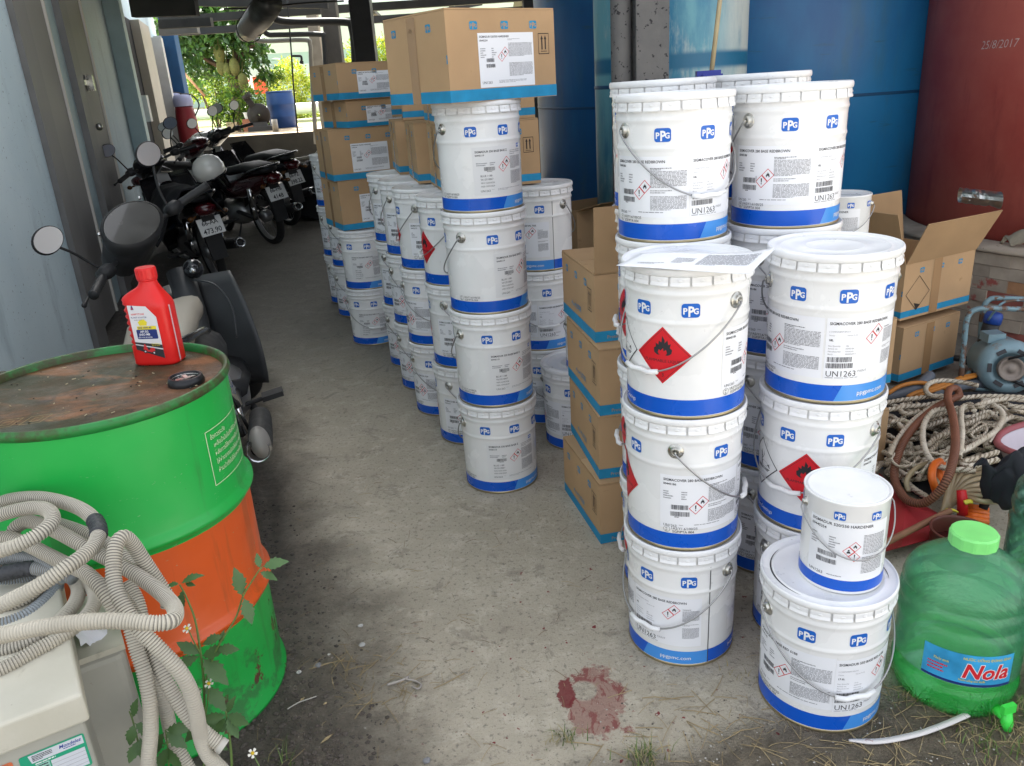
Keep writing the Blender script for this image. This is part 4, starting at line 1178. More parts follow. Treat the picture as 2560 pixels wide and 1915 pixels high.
stack('G2', '620', [
    (0, -60, 1, 'bottom pail of the farthest stack by the motorbikes'),
    (1, -60, 1, 'middle pail of the farthest stack by the motorbikes'),
    (2, -60, 1, 'top pail of the farthest stack by the motorbikes')], GF, False)
x, y = POS['F']
pail('red', x, y, 0, -58, 1, 'white pail at the front on the concrete with a small can on its worn lid', None, worn=True)

# ------------------------------------------------------------------ four litre cans
CR, CH = 0.0925, 0.232
def on_can(x, y, l):
    r = CR + .0004 + l; a = x / CR
    return Vector((r * math.cos(a), r * math.sin(a), y))
def can_parts():
    b = MB()
    b.mat(0).lathe([(0, .003), (.087, .003), (.089, 0), (.0925, .0005), (.0937, .003), (.0925, .006), (CR, .008), (CR, CH - .010), (.0945, CH - .006), (.0948, CH - .002), (.0930, CH), (.0905, CH - .001), (.0895, CH - .006), (.0860, CH - .006)], 56)
    body = b.mesh('body', ['white_paint'])
    b = MB(); b.lathe([(.0868, CH - .006), (.0862, CH - .002), (.084, CH - .001), (.081, CH - .003), (.079, CH - .0035), (.0001, CH - .0035)], 56)
    lid = b.mesh('lid', 'lid_white')
    b = MB(); M = Matrix.Rotation(PI / 2, 3, 'Y')
    b.lathe([(.0110, -.001), (.0110, .002), (.0075, .0035), (.0070, .0075), (.0035, .009), (.0001, .009)], 18, c=(CR, 0, CH - .036), M=M)
    ear = b.mesh('ear', 'zinc')
    return body, lid, ear
CAN = can_parts()
def can_handle(side, drop):
    P = []; z0 = CH - .036
    for i in range(41):
        t = PI * i / 40; a = side * t; r = .106 - .004 * math.sin(t)
        if i in (0, 40): r = CR + .008
        P.append(Vector((r * math.cos(a), r * math.sin(a), z0 - drop * math.sin(t) ** .95)))
    b = MB(); b.tube(P, .0017, 7)
    return b.mesh('handle', 'wire')
CAN_HANDLE = can_handle(1, .100)
def map_can(az, z):
    x0 = R(az) * CR
    return lambda x, y, l: on_can(x + x0, y + z, l)
CAN_LOGO = Sheet().ppg(-.0125, 0, .025).mesh('logo', map_can(0, CH - .043), .008)
s = Sheet(); d = R(1) * CR
s.rect(0, .008, 360 * d, .028, 'band_blue'); CAN_BAND = s.mesh('blue_band', on_can, .009)
def can_label(title, code):
    s = Sheet(); s.rect(0, 0, .185, .150, 'label_paper', 1)
    lab = s.mesh('label', map_can(18, .036), .008)
    s = Sheet()
    s.text(title, .005, .137, .0098, 'print_black', .016); s.text(code, .005, .1245, .0092, 'print_black', .016)
    rows(s, .006, .105, 5, .07, .0062, 71)
    s.barcode(.025, .056, .042, .012, 72); s.barcode(.023, .038, .046, .012, 73)
    s.diamond(.105, .090, .0130, 'f'); s.diamond(.092, .077, .0130, 'h'); s.diamond(.105, .064, .0130, '!')
    s.para(.122, .070, .056, .050, 14, 'print_grey', .62, 74); s.para(.122, .020, .056, .044, 12, 'print_grey', .62, 75)
    s.text('UN1263', .005, .006, .0105, 'print_black'); s.para(.05, .008, .06, .004, 1, 'print_grey', .6, 76)
    return lab, s.mesh('print', map_can(18, .036), .008)
CAN_LAB = {'dur': can_label('SIGMADUR 520/550 HARDENER', '00445254'), 'cov': can_label('SIGMACOVER 620 HARDENER', '00473778')}
def small_can(kind, x, y, z, ear, label):
    rz = math.atan2(-y, -x) + R(ear)
    t = thing('paint_can', label, 'paint can', (x, y, z), rz, 'small hardener cans')
    put('body', CAN[0], t); put('lid', CAN[1], t); put('blue_band', CAN_BAND, t); put('handle', CAN_HANDLE, t)
    for k in (0, PI): put('ear', CAN[2], t, rot=(0, 0, k))
    for a in (60, 110, 160, 240, 290, 340): put('logo', CAN_LOGO, t, rot=(0, 0, R(a)))
    put('print', CAN_LAB[kind][1], put('label', CAN_LAB[kind][0], t))
    return t
small_can('dur', .750, 1.604, .3602, -66, 'small white can with blue base band on the lid of the front pail')
small_can('cov', POS['I'][0] + .045, POS['I'][1] - .055, .3602, -72, 'small white can on a single pail half hidden by the carton stack')
# ================================================================== cartons
CB, CW, CT = 'carton_blue', 'cardboard', 'tape'
def arrows(s, x, y, w, h):
    s.ring([(x, y), (x + w, y), (x + w, y + h), (x, y + h)], .0030, 'carton_black')
    s.rect(x + w * .22, y + h * .12, w * .56, h * .03, 'carton_black')
    for k in (.34, .66):
        c = x + w * k; a = w * .055
        s.poly([(c - a, y + h * .20), (c, y + h * .24), (c + a, y + h * .20), (c + a, y + h * .72), (c + a * 2.2, y + h * .70), (c, y + h * .90), (c - a * 2.2, y + h * .70), (c - a, y + h * .72)], 'carton_black')
def carton_faces(w, d, h):
    return {'front': lambda x, y, l: Vector((-w / 2 + x, -d / 2 - .0006 - l, y)),
            'left': lambda x, y, l: Vector((-w / 2 - .0006 - l, d / 2 - x, y)),
            'right': lambda x, y, l: Vector((w / 2 + .0006 + l, -d / 2 + x, y))}
_cm = {}
def cached(key, fn):
    if key not in _cm: _cm[key] = fn()
    return _cm[key]
def carton_body(w, d, h, open_top):
    def f():
        b = MB()
        if not open_top:
            n = 6; P = []
            # gently bulging walls
            ring = []
            for (x0, y0, x1, y1, nx, ny) in ((-w / 2, -d / 2, w / 2, -d / 2, 0, -1), (w / 2, -d / 2, w / 2, d / 2, 1, 0), (w / 2, d / 2, -w / 2, d / 2, 0, 1), (-w / 2, d / 2, -w / 2, -d / 2, -1, 0)):
                for i in range(n): ring.append((x0 + (x1 - x0) * i / n, y0 + (y1 - y0) * i / n))
            k = len(ring); rows_ = 2
            for j in range(rows_):
                for (x, y) in ring: P.append((x, y, h * j / (rows_ - 1)))
            F = [(j * k + i, j * k + (i + 1) % k, (j + 1) * k + (i + 1) % k, (j + 1) * k + i) for j in range(rows_ - 1) for i in range(k)]
            F.append(tuple(range(k))[::-1]); b.add(P, F, False)
        else:
            t = .005
            for c, sz in (((0, -d / 2 + t / 2, h / 2), (w, t, h)), ((0, d / 2 - t / 2, h / 2), (w, t, h)), ((-w / 2 + t / 2, 0, h / 2), (t, d - 2 * t, h)), ((w / 2 - t / 2, 0, h / 2), (t, d - 2 * t, h)), ((0, 0, t / 2), (w - 2 * t, d - 2 * t, t))):
                b.box(c, sz)
        return b.mesh('body', 'cardboard')
    return cached(('body', w, d, h, open_top), f)
def flap(b, a, c, dirv, L, taper=.01, t=.0045):
    """flap hinged along a-c, running along dirv for L"""
    a, c, dirv = Vector(a), Vector(c), Vector(dirv).normalized()
    e = (c - a).normalized(); n = e.cross(dirv).normalized() * t
    q = [a, c, c + dirv * L - e * taper, a + dirv * L + e * taper]
    b.hexa([q[0], q[1], q[2], q[3], q[0] + n, q[1] + n, q[2] + n, q[3] + n])
def carton(label, fl, yaw, w, d, h, z, group, kind='A', title='SIGMADUR 520/550 HARDENER', code='00445254', lab=True, open_top=False, tape_front=False, front_arrows=True, cat_group=None):
    a = Vector((math.cos(yaw), math.sin(yaw), 0)); bdir = Vector((-math.sin(yaw), math.cos(yaw), 0))
    c = Vector((fl[0], fl[1], 0)) + a * w / 2 + bdir * d / 2
    t = thing('carton', label, 'carton', (c.x, c.y, z), yaw, group)
    put('body', carton_body(w, d, h, open_top), t)
    F = carton_faces(w, d, h); bh = .030 if kind == 'B' else .036
    def band():
        s = MB(); e = .0008
        z0, z1 = .012 if kind == 'B' else .002, (.012 if kind == 'B' else .002) + bh
        x, y = w / 2 + e, d / 2 + e
        s.add([(-x, -y, z0), (x, -y, z0), (x, y, z0), (-x, y, z0), (-x, -y, z1), (x, -y, z1), (x, y, z1), (-x, y, z1)], [(0, 1, 5, 4), (1, 2, 6, 5), (2, 3, 7, 6), (3, 0, 4, 7)], False)
        return s.mesh('blue_band', CB)
    put('blue_band', cached(('band', kind, w, d, h), band), t)
    lw = .030
    for face, span in (('front', w), ('left', d), ('right', d)):
        ks = (.24, .52, .79) if face == 'front' else (.17, .46, .74)
        for k in ks:
            put('logo', cached(('logo', kind, face, k, w, d, h), lambda: Sheet().ppg(span * k - lw / 2, h - .032 - lw * .8, lw, CB, CW).mesh('logo', F[face])), t)
    def fprint():
        s = Sheet()
        if front_arrows: arrows(s, w * .835, h * .50, w * .105, h * .24)
        if kind == 'K': s.text('Protective & Marine Coatings', w * .1, .012, .016, CW, .0, lay=3)
        return s.mesh('arrow_mark', F['front'])
    put('arrow_mark', cached(('fp', kind, w, d, h, front_arrows), fprint), t)
    def lprint():
        s = Sheet()
        if kind == 'K':
            arrows(s, d * .80, h * .42, d * .115, h * .34); s.text('4 x 4 LITER', d * .30, h * .27, .026, CB, .005)
        else:
            s.rect(d * .985, h * .48, d * .014, .012, CB); s.rect(d * .985, h * .43, d * .014, .012, CB)
        return s.mesh('side_print', F['left'])
    put('side_print', cached(('lp', kind, w, d, h), lprint), t)
    if lab:
        lw_, lh = .225, .163 * min(1.0, h / .262)
        x0, y0 = w * .27, h * .15
        put_l = put('label', cached(('lab', w, d, h), lambda: Sheet().rect(x0, y0, lw_, lh, 'label_paper').mesh('label', F['front'])), t)
        def pr():
            s = Sheet(); k = lh / .175
            s.text(title, x0 + .006, y0 + lh - .015 * k, .0085, 'print_black', .016); s.text(code, x0 + .006, y0 + lh - .027 * k, .0080, 'print_black', .016)
            rows(s, x0 + .007, y0 + lh - .052 * k, 5, .072, .0068 * k, 83)
            s.barcode(x0 + .030, y0 + .082 * k, .030, .011, 84); s.barcode(x0 + .028, y0 + .064 * k, .034, .011, 85)
            s.diamond(x0 + .091, y0 + .098 * k, .0155, '!'); s.diamond(x0 + .1065, y0 + .1135 * k, .0155, 'f')
            s.para(x0 + .118, y0 + .150 * k, .05, .006, 2, 'print_grey', .5, 86)
            s.para(x0 + .120, y0 + .098 * k, .098, .045 * k, 14, 'print_grey', .6, 87); s.para(x0 + .120, y0 + .034 * k, .098, .045 * k, 14, 'print_grey', .6, 88)
            s.para(x0 + .075, y0 + .012, .115, .010, 3, 'print_grey', .45, 89)
            s.text('UN1263', x0 + .008, y0 + .011, .0115, 'print_black', .0)
            return s.mesh('print', F['front'])
        put('print', cached(('labp', w, d, h, title), pr), put_l)
    # tape over the joint
    if tape_front: tp = ('front', w * .40, .060)
    else: tp = ('left', d * .40, .052)
    if kind != 'K' or tape_front:
        put('tape', cached(('tape', tp, w, d, h), lambda: Sheet().rect(tp[1], .001, tp[2], h * .98, CT, 2).mesh('tape', F[tp[0]])), t)
    if not open_top:
        for sgn in (-1, 1):
            def fl_(sgn=sgn):
                b = MB(); b.box((0, sgn * (d / 4 + .0005), h + .0035), (w - .001, d / 2 - .002, .005)); return b.mesh('flap', 'cardboard')
            put('flap', cached(('fl', sgn, w, d, h), fl_), t)
    return t, F
BW, BD, BH = .437, .382, .270
GM = 'cartons stacked on the row of pails'
carton('big brown carton with white label balanced on the top pail of the middle stack', (-.134, 2.67), .632, BW, BD, BH, 1.4485, GM, 'B2')
# row on the pails behind
carton('carton with two black arrows under another, on the seam-lined pail', (-.238, 3.440), .22, .43, .33, .262, 3 * PH + .003, GM, 'B', lab=False)
carton('carton with dark side and blue band on the second stack left of the middle', (-.372, 3.808), .20, .43, .42, .262, 3 * PH + .003, GM, 'B', lab=False)
carton('carton on the pails at the left end of the row, beside the carton column', (-.515, 4.306), .20, .43, .40, .262, 3 * PH + .003, GM, 'B', lab=False)
zt = 3 * PH + .003 + .262 + .007
carton('upper carton above the arrows carton, right behind the top pail', (-.250, 3.480), .20, .43, .35, .262, zt, GM, 'B', lab=False, front_arrows=False)
carton('upper carton with blue band at the middle of the receding row', (-.467, 4.30), .12, .43, .42, .262, zt, GM, 'B', lab=False)
carton('upper carton at the far end of the row next to the labelled column', (-.68, 5.05), .12, .43, .42, .262, zt, GM, 'B', lab=False)
carton('farthest upper carton supporting corner of the receding row', (-.62, 4.80), .15, .43, .25, .262, 3 * PH + .003, GM, 'B', lab=False, front_arrows=False) if False else None
# column on the two grey pails
GE = 'cartons in the column on two pails'
def zof(px, py, y): return at_y(px, py, y).z
hs = [2 * PH + .003]
ye = 4.86
ztops = [zof(844, 454, ye), zof(816, 323.5, ye + .12), zof(866, 274.6, ye), zof(835, 156.3, ye)]
labs = ['lowest carton of the column, standing on two pails, label half hidden', 'second carton up in the column with three blue logos and a full white label',
        'set-back carton in the column with only a narrow white label strip showing', 'topmost carton of the column with white label below two blue logos']
xs_ = [at_y(859.6, 572.9, ye).x, at_y(837, 448.9, ye + .02).x, at_y(868, 320, ye).x, at_y(852.7, 272, ye).x]
zb = hs[0]
for k in range(4):
    h_ = max(.15, ztops[k] - zb - .008)
    carton(labs[k], (xs_[k], ye if k != 2 else ye + .05), (.45, .40, .55, .58)[k], .45, .40, h_, zb, GE, 'A', tape_front=False)
    zb += h_ + .008
# the 4 x 4 liter stack
GK = 'cartons printed 4 x 4 liter in the leaning stack'
KH = .224
K_ = [((.269, 2.359), .216, 'bottom carton of the 4 x 4 liter stack, on the concrete, jutting out left'),
      ((.274, 2.394), .139, 'second carton up in the 4 x 4 liter stack, set back to the right'),
      ((.281, 2.394), .162, 'third carton up in the 4 x 4 liter stack'),
      ((.280, 2.460), .167, 'top carton of the 4 x 4 liter stack with one flap standing up')]
for i, (fl, yw, lb) in enumerate(K_):
    t, F = carton(lb, fl, yw, .38, .415, KH, i * (KH + .0065), GK, 'K', lab=False)
    if i == 3:
        b = MB(); flap(b, (-.19, -.2075, KH + .006), (.19, -.2075, KH + .006), (0, -.01, 1), .205, .002); put('flap', b.mesh('flap', 'cardboard_inside'), t)
# cartons behind the right-hand stacks
GN = 'cartons behind the redbrown pails'
yN = .50
a = Vector((math.cos(yN), math.sin(yN), 0))
fr = at_z(2383, 908, .03); fl = fr - a * .437
carton('taped carton lying under the open one, on hoses behind the right stacks', (fl.x, fl.y), yN, .437, .382, .268, .03, GN, 'A', lab=False, tape_front=True, front_arrows=False)
fr = at_y(2419.8, 757.7, fr.y + .02); zM = max(.305, fr.z); yM = .46
a = Vector((math.cos(yM), math.sin(yM), 0)); fl = fr - a * .50
tM, F = carton('open carton with raised flaps and a black diamond mark behind the right stacks', (fl.x, fl.y), yM, .50, .40, .272, zM, GN, 'B', lab=False, open_top=True, tape_front=True, front_arrows=False)
w_, d_, h_ = .25, .20, .272
for (p0, p1, dv, L) in (((-w_, -d_, h_), (w_, -d_, h_), (0.10, -.42, 1), .21), ((w_, d_, h_), (-w_, d_, h_), (0, .16, 1), .25), ((-w_, d_, h_), (-w_, -d_, h_), (-.35, 0, 1), .25)):
    b = MB(); flap(b, p0, p1, dv, L, -.012 if p0[1] < 0 and p1[1] < 0 else .004); put('flap', b.mesh('flap', 'cardboard_inside'), tM)
s = Sheet(); q = .085; s.ring([(0, -q), (q, 0), (0, q), (-q, 0)], .004, 'carton_black', 1); s.poly([(0, -q), (.026, -q * .7), (-.02, -q * .55)], 'carton_black', 2)
put('diamond_mark', s.mesh('diamond_mark', lambda x, y, l: Vector((-w_ + .105 + x, -d_ - .0008 - l, .120 + y))), tM)
# support for the small can standing behind the stack
carton('carton mostly hidden behind the right stacks with a small can on top', (1.13, 2.86), .3, .40, .30, .268, .0, GN, 'A', lab=False)
carton('hidden upper carton beneath the small can behind the right stack', (1.14, 2.87), .28, .40, .30, .268, .275, GN, 'A', lab=False)
pc = at_y(2112, 485, 2.98)
carton('hidden topmost carton directly beneath the small can behind the right stack', (1.13, 2.86), .3, .38, .30, max(.1, pc.z - .235 - .560), .551, GN, 'A', lab=False, front_arrows=False)
small_can('dur', pc.x, 2.98, pc.z - CH + .004, -95, 'small white can standing high behind the right stack, left of the open carton')
P_ = at_z(2208, 1183, 0)
carton('plain carton end peeping out right of the diamond-stickered pail', (P_.x - .20, P_.y - .02), .25, .22, .22, .25, 0, GN, 'A', lab=False, front_arrows=False)
# dim carton and green bottle far back in the gap
p = at_y(1470, 460, 4.7)
td_ = thing('carton', 'dim open carton lying in the dark gap between the stacks', 'carton', (p.x, 4.7, 0), .5, GN)
put('body', carton_body(.40, .34, .26, True), td_); td_.location.z = max(.0, at_y(1470, 500, 4.7).z - .28)
b = MB(); flap(b, (-.20, -.17, .26), (.20, -.17, .26), (.1, -.9, .25), .2); put('flap', b.mesh('flap', 'cardboard_inside'), td_)
b = MB(); b.box((p.x, 4.75, td_.location.z / 2), (.5, .4, td_.location.z - .004)); o = b.build('dark_crate', 'dark_steel'); tag(o, 'dark crate holding the dim carton up in the gap', 'crate')
# loose papers on the nearest stack
def sheet_pts(u, v):
    z = 2 * PH + .3685
    A, B_, C_, D_ = at_z(1541, 664, z + .003), at_z(1876, 683, z - .002), at_z(1941, 620, z + .024), at_z(1600, 640, z + .003)
    p = A.lerp(B_, u).lerp(D_.lerp(C_, u), v)
    p.z += .006 * math.sin(u * 5 + v) * v + (.010 * (u - .8) ** 2 * 6 if u > .8 else 0) - .010 * max(0, .35 - v) * u
    return p
b = MB(); b.grid(sheet_pts, 20, 8); o = thick(b.build('loose_papers', 'label_paper'), .0008, 1)
tag(o, 'loose printed papers lying across the lid of the nearest stack', 'papers')
s = Sheet(); s.para(.55, .25, .38, .60, 13, 'print_grey', .45, 131, 1); s.para(.12, .2, .2, .1, 2, 'print_grey', .4, 132, 1); s.para(.36, .3, .15, .3, 5, 'print_grey', .4, 133, 1)
put('print', s.mesh('print', lambda x, y, l: sheet_pts(x, y) + Vector((0, 0, .0016))), o)
# thin pole in its blue foot behind the rear rims
mk('bamboo', (.42, .34, .20), .6, var=(14, .15)); mk('foot_blue', (.015, .03, .26), .45); mk('foil', (.58, .58, .56), .28, .95, bump=(26, .9))
a = at_y(1778, 187, 3.2); c = at_y(1800, 0, 3.25)
t = thing('pole', 'thin bamboo pole rising from a blue plastic foot behind the rear pails', 'pole', a)
b = MB(); b.tube([Vector((0, 0, .0)), (c - a) * 1.7], .009, 8); b.build('stick', 'bamboo', t)
b = MB(); b.box((0, 0, -.02), (.075, .05, .045)); b.box((-.012, 0, .006), (.09, .03, .02)); b.box((0, 0, -.75), (.05, .05, 1.42)); b.build('foot', 'foot_blue', t)
# foil wrapped bundle by the red tank
a, c = at_y(2400, 488, 3.95), at_y(2500, 500, 3.8)
def foil(u, v):
    q = 2 * PI * u; p = a.lerp(c, v); r = .045 * (1 + .25 * mnoise.noise(Vector((u * 4, v * 6, 0)))) * (1 if v < .93 else 1.1)
    return p + Vector((.3 * r * math.cos(q), r * math.cos(q), r * math.sin(q) * .8))
b = MB(); b.grid(foil, 14, 12, False); o = b.build('foil_pipe', 'foil'); tag(o, 'crumpled foil wrapped pipe end sticking out from the red tank', 'pipe')
# ================================================================== oil drum
DX, DY, DR, DH = -.985, 1.785, .302, .898
def drum_mat(name, col, seed):
    T = NT(name); v = T.scaled((1, 1, .55))
    c = T.mix(T.step(T.noise(2.0, 5), .3, .7, 0, .5), col, tuple(q * .72 for q in col))
    low = T.step(T.dot((0, 0, 1)), .12, .42, 1, 0)
    rust = T.step(T.math('ADD', T.noise(17, 8, .72, v), T.math('MULTIPLY', low, .10)), .665, .70)
    c = T.mix(rust, c, T.mix(T.noise(60, 4), (.05, .018, .010), (.16, .055, .025)))
    c = T.mix(T.step(T.noise(48, 6, .7, v), .70, .73), c, (.03, .045, .02))
    c = T.mix(T.math('MULTIPLY', T.step(T.noise(6, 9, .72), .54, .62, 0, .6), low), c, (.035, .075, .03))
    run = T.step(T.noise(11, 6, .6, T.scaled((1, 1, .10))), .60, .68, 0, .28)
    c = T.mix(run, c, (.05, .06, .02))
    c = T.mix(T.step(T.noise(30, 3, .5, T.scaled((1, 1, 4.0)), dist=2.0), .715, .725, 0, .6), c, (.32, .38, .25))
    T.color(c).rough(T.step(T.math('ADD', T.noise(5, 6), rust), .35, .75, .30, .70)); T.bump(T.noise(3.2, 3), .35, .012)
drum_mat('drum_green', (.012, .40, .060), 1); drum_mat('drum_orange', (.70, .100, .012), 2)
T = NT('drum_top_rust')
c = T.mix(T.step(T.noise(3.0, 7, .6), .36, .64), (.030, .034, .012), (.115, .048, .018))
c = T.mix(T.step(T.noise(4.2, 8, .65, T.scaled((1, 2.0, 1)), dist=.5), .50, .62, 0, .8), c, (.24, .095, .032))
c = T.mix(T.step(T.noise(9, 9, .7), .56, .64, 0, .75), c, (.015, .010, .007))
c = T.mix(T.step(T.noise(7, 8, .7, dist=.8), .61, .68, 0, .75), c, (.015, .085, .022))
c = T.mix(T.step(T.noise(140, 3), .70, .73), c, (.40, .33, .22))
T.color(c).rough(T.step(T.noise(8, 6), .3, .7, .42, .85)); T.bump(T.noise(40, 7, .7), .4)
mk('drum_line', (.62, .72, .48), .6); mk('drum_gold', (.30, .22, .07), .5); mk('bung_dark', (.03, .03, .032), .35, .6)
T = NT('drum_rim'); c = T.mix(T.step(T.noise(9, 8, .7), .42, .60), (.012, .19, .035), (.045, .045, .012)); T.color(c).rough(.5)
dt = thing('oil_drum', 'green and orange steel oil drum with a rusty top at the left', 'drum', (DX, DY, 0), 0)
def ring_prof(z): return [(DR - .006, z - .022), (DR - .002, z - .014), (DR + .009, z - .004), (DR + .009, z + .004), (DR - .002, z + .014), (DR - .006, z + .022)]
b = MB()
b.mat(0).lathe([(DR - .01, .0), (DR + .002, .002), (DR + .003, .012), (DR - .006, .02), (DR - .006, .15), (DR - .006, .285)], 96)
b.mat(1).lathe([(DR - .006, .285)] + ring_prof(.31) + [(DR - .006, .45), (DR - .006, .565)], 96)
b.mat(0).lathe([(DR - .006, .565)] + ring_prof(.59) + [(DR - .006, .72), (DR - .006, .876)], 96)
b.build('body', ['drum_green', 'drum_orange'], dt)
b = MB(); b.lathe([(DR - .006, .874), (DR + .002, .880), (DR + .004, .890), (DR + .001, .897), (DR - .004, .899), (DR - .010, .897), (DR - .013, .886), (DR - .014, .879)], 96); b.build('rim', 'drum_rim', dt)
b = MB(); b.lathe([(DR - .0135, .8785), (DR - .03, .8765), (DR - .09, .877), (.10, .8775), (.001, .8775)], 96); b.build('head', 'drum_top_rust', dt)
pb_ = at_z(465, 950, .885)
bx, by = pb_.x - DX, pb_.y - DY
b = MB(); b.lathe([(.042, .877), (.042, .884), (.038, .896), (.0335, .8965), (.032, .890), (.031, .880), (.001, .879)], 28, c=(bx, by, 0)); bg_ = b.build('bung', 'bung_dark', dt)
b = MB()
for k in range(3): b.lathe([(.0315, .882 + k * .004), (.0330, .884 + k * .004)], 24, c=(bx, by, 0))
b.box((bx, by, .886), (.044, .012, .010), R(35)); b.box((bx, by, .888), (.010, .030, .012), R(35)); b.build('thread', 'zinc', bg_)
p2 = at_z(0, 942, .885); b = MB(); b.lathe([(.001, .879), (.026, .879), (.026, .890), (.022, .893), (.001, .893)], 20, c=(p2.x - DX - .006, p2.y - DY, 0)); b.build('bung', 'drum_top_rust', dt)
s = Sheet(); d = R(1) * DR; x0 = 0
s.ring([(0, 0), (34 * d, 0), (34 * d, .136), (0, .136)], .0026, 'drum_line', 1)
lines_ = ['ข้อควรระวัง', 'เหลือน้ำมันในถังให้ปิดฝาสนิท', 'หลังการใช้งานทุกครั้งและเก็บ', 'ให้ห่างจากเปลวไฟและแสงแดด', 'ห้ามนำถังไปใส่อาหารหรือน้ำดื่ม']
for i, tx in enumerate(lines_): s.text(tx, 2.5 * d + (1.5 * d if i else 0), .112 - i * .0215, .0155, 'drum_line', 0, .92)
put('warning_print', s.mesh('warning_print', lambda x, y, l: Vector(((DR - .0055 + l) * math.cos(R(-21) + x / DR), (DR - .0055 + l) * math.sin(R(-21) + x / DR), y + .655)), .02, .0005), dt)
# worn gold outlines on the head
s = Sheet()
for k, wd in enumerate((.034, .05, .05, .05, .034)):
    x_ = -.235 + k * .058
    if k in (0, 4): P = [(x_, 0), (x_ + wd * .3, 0), (x_ + wd, .046), (x_ + wd * .7, .046)]
    else: P = [(x_, 0), (x_ + wd * .85, 0), (x_ + wd * 1.15, .046), (x_ + wd * .3, .046)]
    s.ring(P, .0028, 'drum_gold', 1)
    if k in (1, 2, 3): s.ring([(x_ + wd * .35, .012), (x_ + wd * .7, .012), (x_ + wd * .85, .034), (x_ + wd * .5, .034)], .0024, 'drum_gold', 1)
q_ = at_z(70, 1050, .88)
put('gold_outline', s.mesh('gold_outline', lambda x, y, l: Vector((q_.x - DX + .05 + x * math.cos(.22) - y * math.sin(.22), q_.y - DY - .01 + x * math.sin(.22) + y * math.cos(.22), .8779 + l))), dt)
# grit and chaff on the drum head
r_ = random.Random(31); mk('chaff', (.48, .40, .26), .9); mk('grit', (.03, .028, .025), .9)
b = MB()
for k in range(46):
    a, rr = r_.uniform(0, 2 * PI), DR * .92 * math.sqrt(r_.random()); c = Vector((DX + rr * math.cos(a), DY + rr * math.sin(a), .8795)); q = r_.uniform(0, PI)
    b.mi = 0 if r_.random() < .6 else 1
    L = r_.uniform(.003, .012) if b.mi == 0 else r_.uniform(.002, .005)
    b.box(c, (L, .0015 if b.mi == 0 else L * .8, .0018), q)
o = b.build('chaff_litter', ['chaff', 'grit']); tag(o, 'bits of straw and grit scattered on the rusty drum top', 'litter', kind='stuff')

# ================================================================== red oil bottle
mk('bottle_red', (.66, .012, .010), .38, var=(10, .04)); mk('bottle_cap', (.62, .012, .012), .35); mk('label_yellow', (.72, .60, .03), .4); mk('label_navy', (.012, .03, .16), .4); mk('label_dark', (.03, .03, .035), .4); mk('label_silver', (.66, .66, .68), .3); mk('level_strip', (.66, .45, .47), .4)
pbt = at_z(392, 908, .878)
ob_ = thing('oil_bottle', 'red one litre motor oil bottle standing on the rusty drum top', 'bottle', (pbt.x + .006, pbt.y + .015, .8778), R(-6))
def rr_sec(cx, a, c_, z, n=28, e=4.0, wav=0.0):
    out = []
    for k in range(n):
        q = 2 * PI * k / n; x = a * math.copysign(abs(math.cos(q)) ** (2 / e), math.cos(q)); y = c_ * math.copysign(abs(math.sin(q)) ** (2 / e), math.sin(q))
        if x < -a * .7: x += wav
        out.append(Vector((cx + x, y, z)))
    return out
secs = []
for i in range(44):
    t = i / 43; z = .215 * t
    if z < .006: a, c_ = .054 + z, .033 + z * .5
    else: a, c_ = .058, .036
    cx = 0.0
    if z > .150:
        k = (z - .150) / .065; k2 = k * k * (3 - 2 * k)
        a = .058 + (.0215 - .058) * k2; c_ = .036 + (.0215 - .036) * k2; cx = .012 * k2
        if .1 < k < .75: a += .008 * math.sin((k - .1) / .65 * PI); cx -= .008 * math.sin((k - .1) / .65 * PI)
    wav = .0035 * math.sin((z - .05) / .0165 * 2 * PI) + .004 if .05 < z < .168 else 0
    e = 4.2 if z < .15 else 4.2 - 2.2 * min(1, (z - .15) / .055)
    secs.append(rr_sec(cx, a, c_, z, 28, e, wav))
b = MB(); b.loft(secs); b.build('body', 'bottle_red', ob_)
b = MB(); b.lathe([(.0205, .213), (.0235, .215), (.0235, .219), (.0205, .220)], 28, c=(.012, 0, 0))
n = 60; P = []
for z, k in ((.220, 1.0), (.243, 1.0), (.247, .93)):
    for i in range(n): r0 = .0243 * k + (.0008 if (i // 2) % 2 and z < .245 else 0); P.append((.012 + r0 * math.cos(2 * PI * i / n), r0 * math.sin(2 * PI * i / n), z))
b.add(P, [(j * n + i, j * n + (i + 1) % n, (j + 1) * n + (i + 1) % n, (j + 1) * n + i) for j in range(2) for i in range(n)] + [tuple(range(2 * n, 3 * n))], False)
b.build('cap', 'bottle_cap', ob_)
s = Sheet(); W_, H_ = .078, .150
s.poly([(.004, .035), (.074, .010), (.074, .118), (.052, .146), (.004, .150)], 'label_silver', 1)
s.poly([(.004, .035), (.074, .010), (.074, .046), (.004, .055)], 'label_dark', 2); s.poly([(.004, .0475), (.074, .033), (.074, .036), (.004, .0500)], 'label_silver', 3)
s.rect(.018, .087, .050, .0085, 'label_yellow', 2); s.text('SAE 10W-40', .0205, .0893, .0070, 'label_navy', .02, .95, 3)
s.rrect(.014, .062, .054, .025, .003, 'label_navy', 2); s.text('API SG', .024, .0790, .0078, 'print_white', .02, .95, 3); s.text('JASO MB', .020, .0715, .0078, 'print_white', .02, .95, 3); s.text('BEST FOR SCOOTER', .0165, .0650, .0042, 'print_white', .01, .95, 3)
s.text('HAPPYTUNE', .010, .1245, .0064, 'print_red', .02, .95, 2); s.text('PL FAST SCOOTER', .008, .1165, .0052, 'label_navy', .015, .95, 2); s.para(.015, .1105, .045, .0028, 1, 'print_grey', .7, 3)
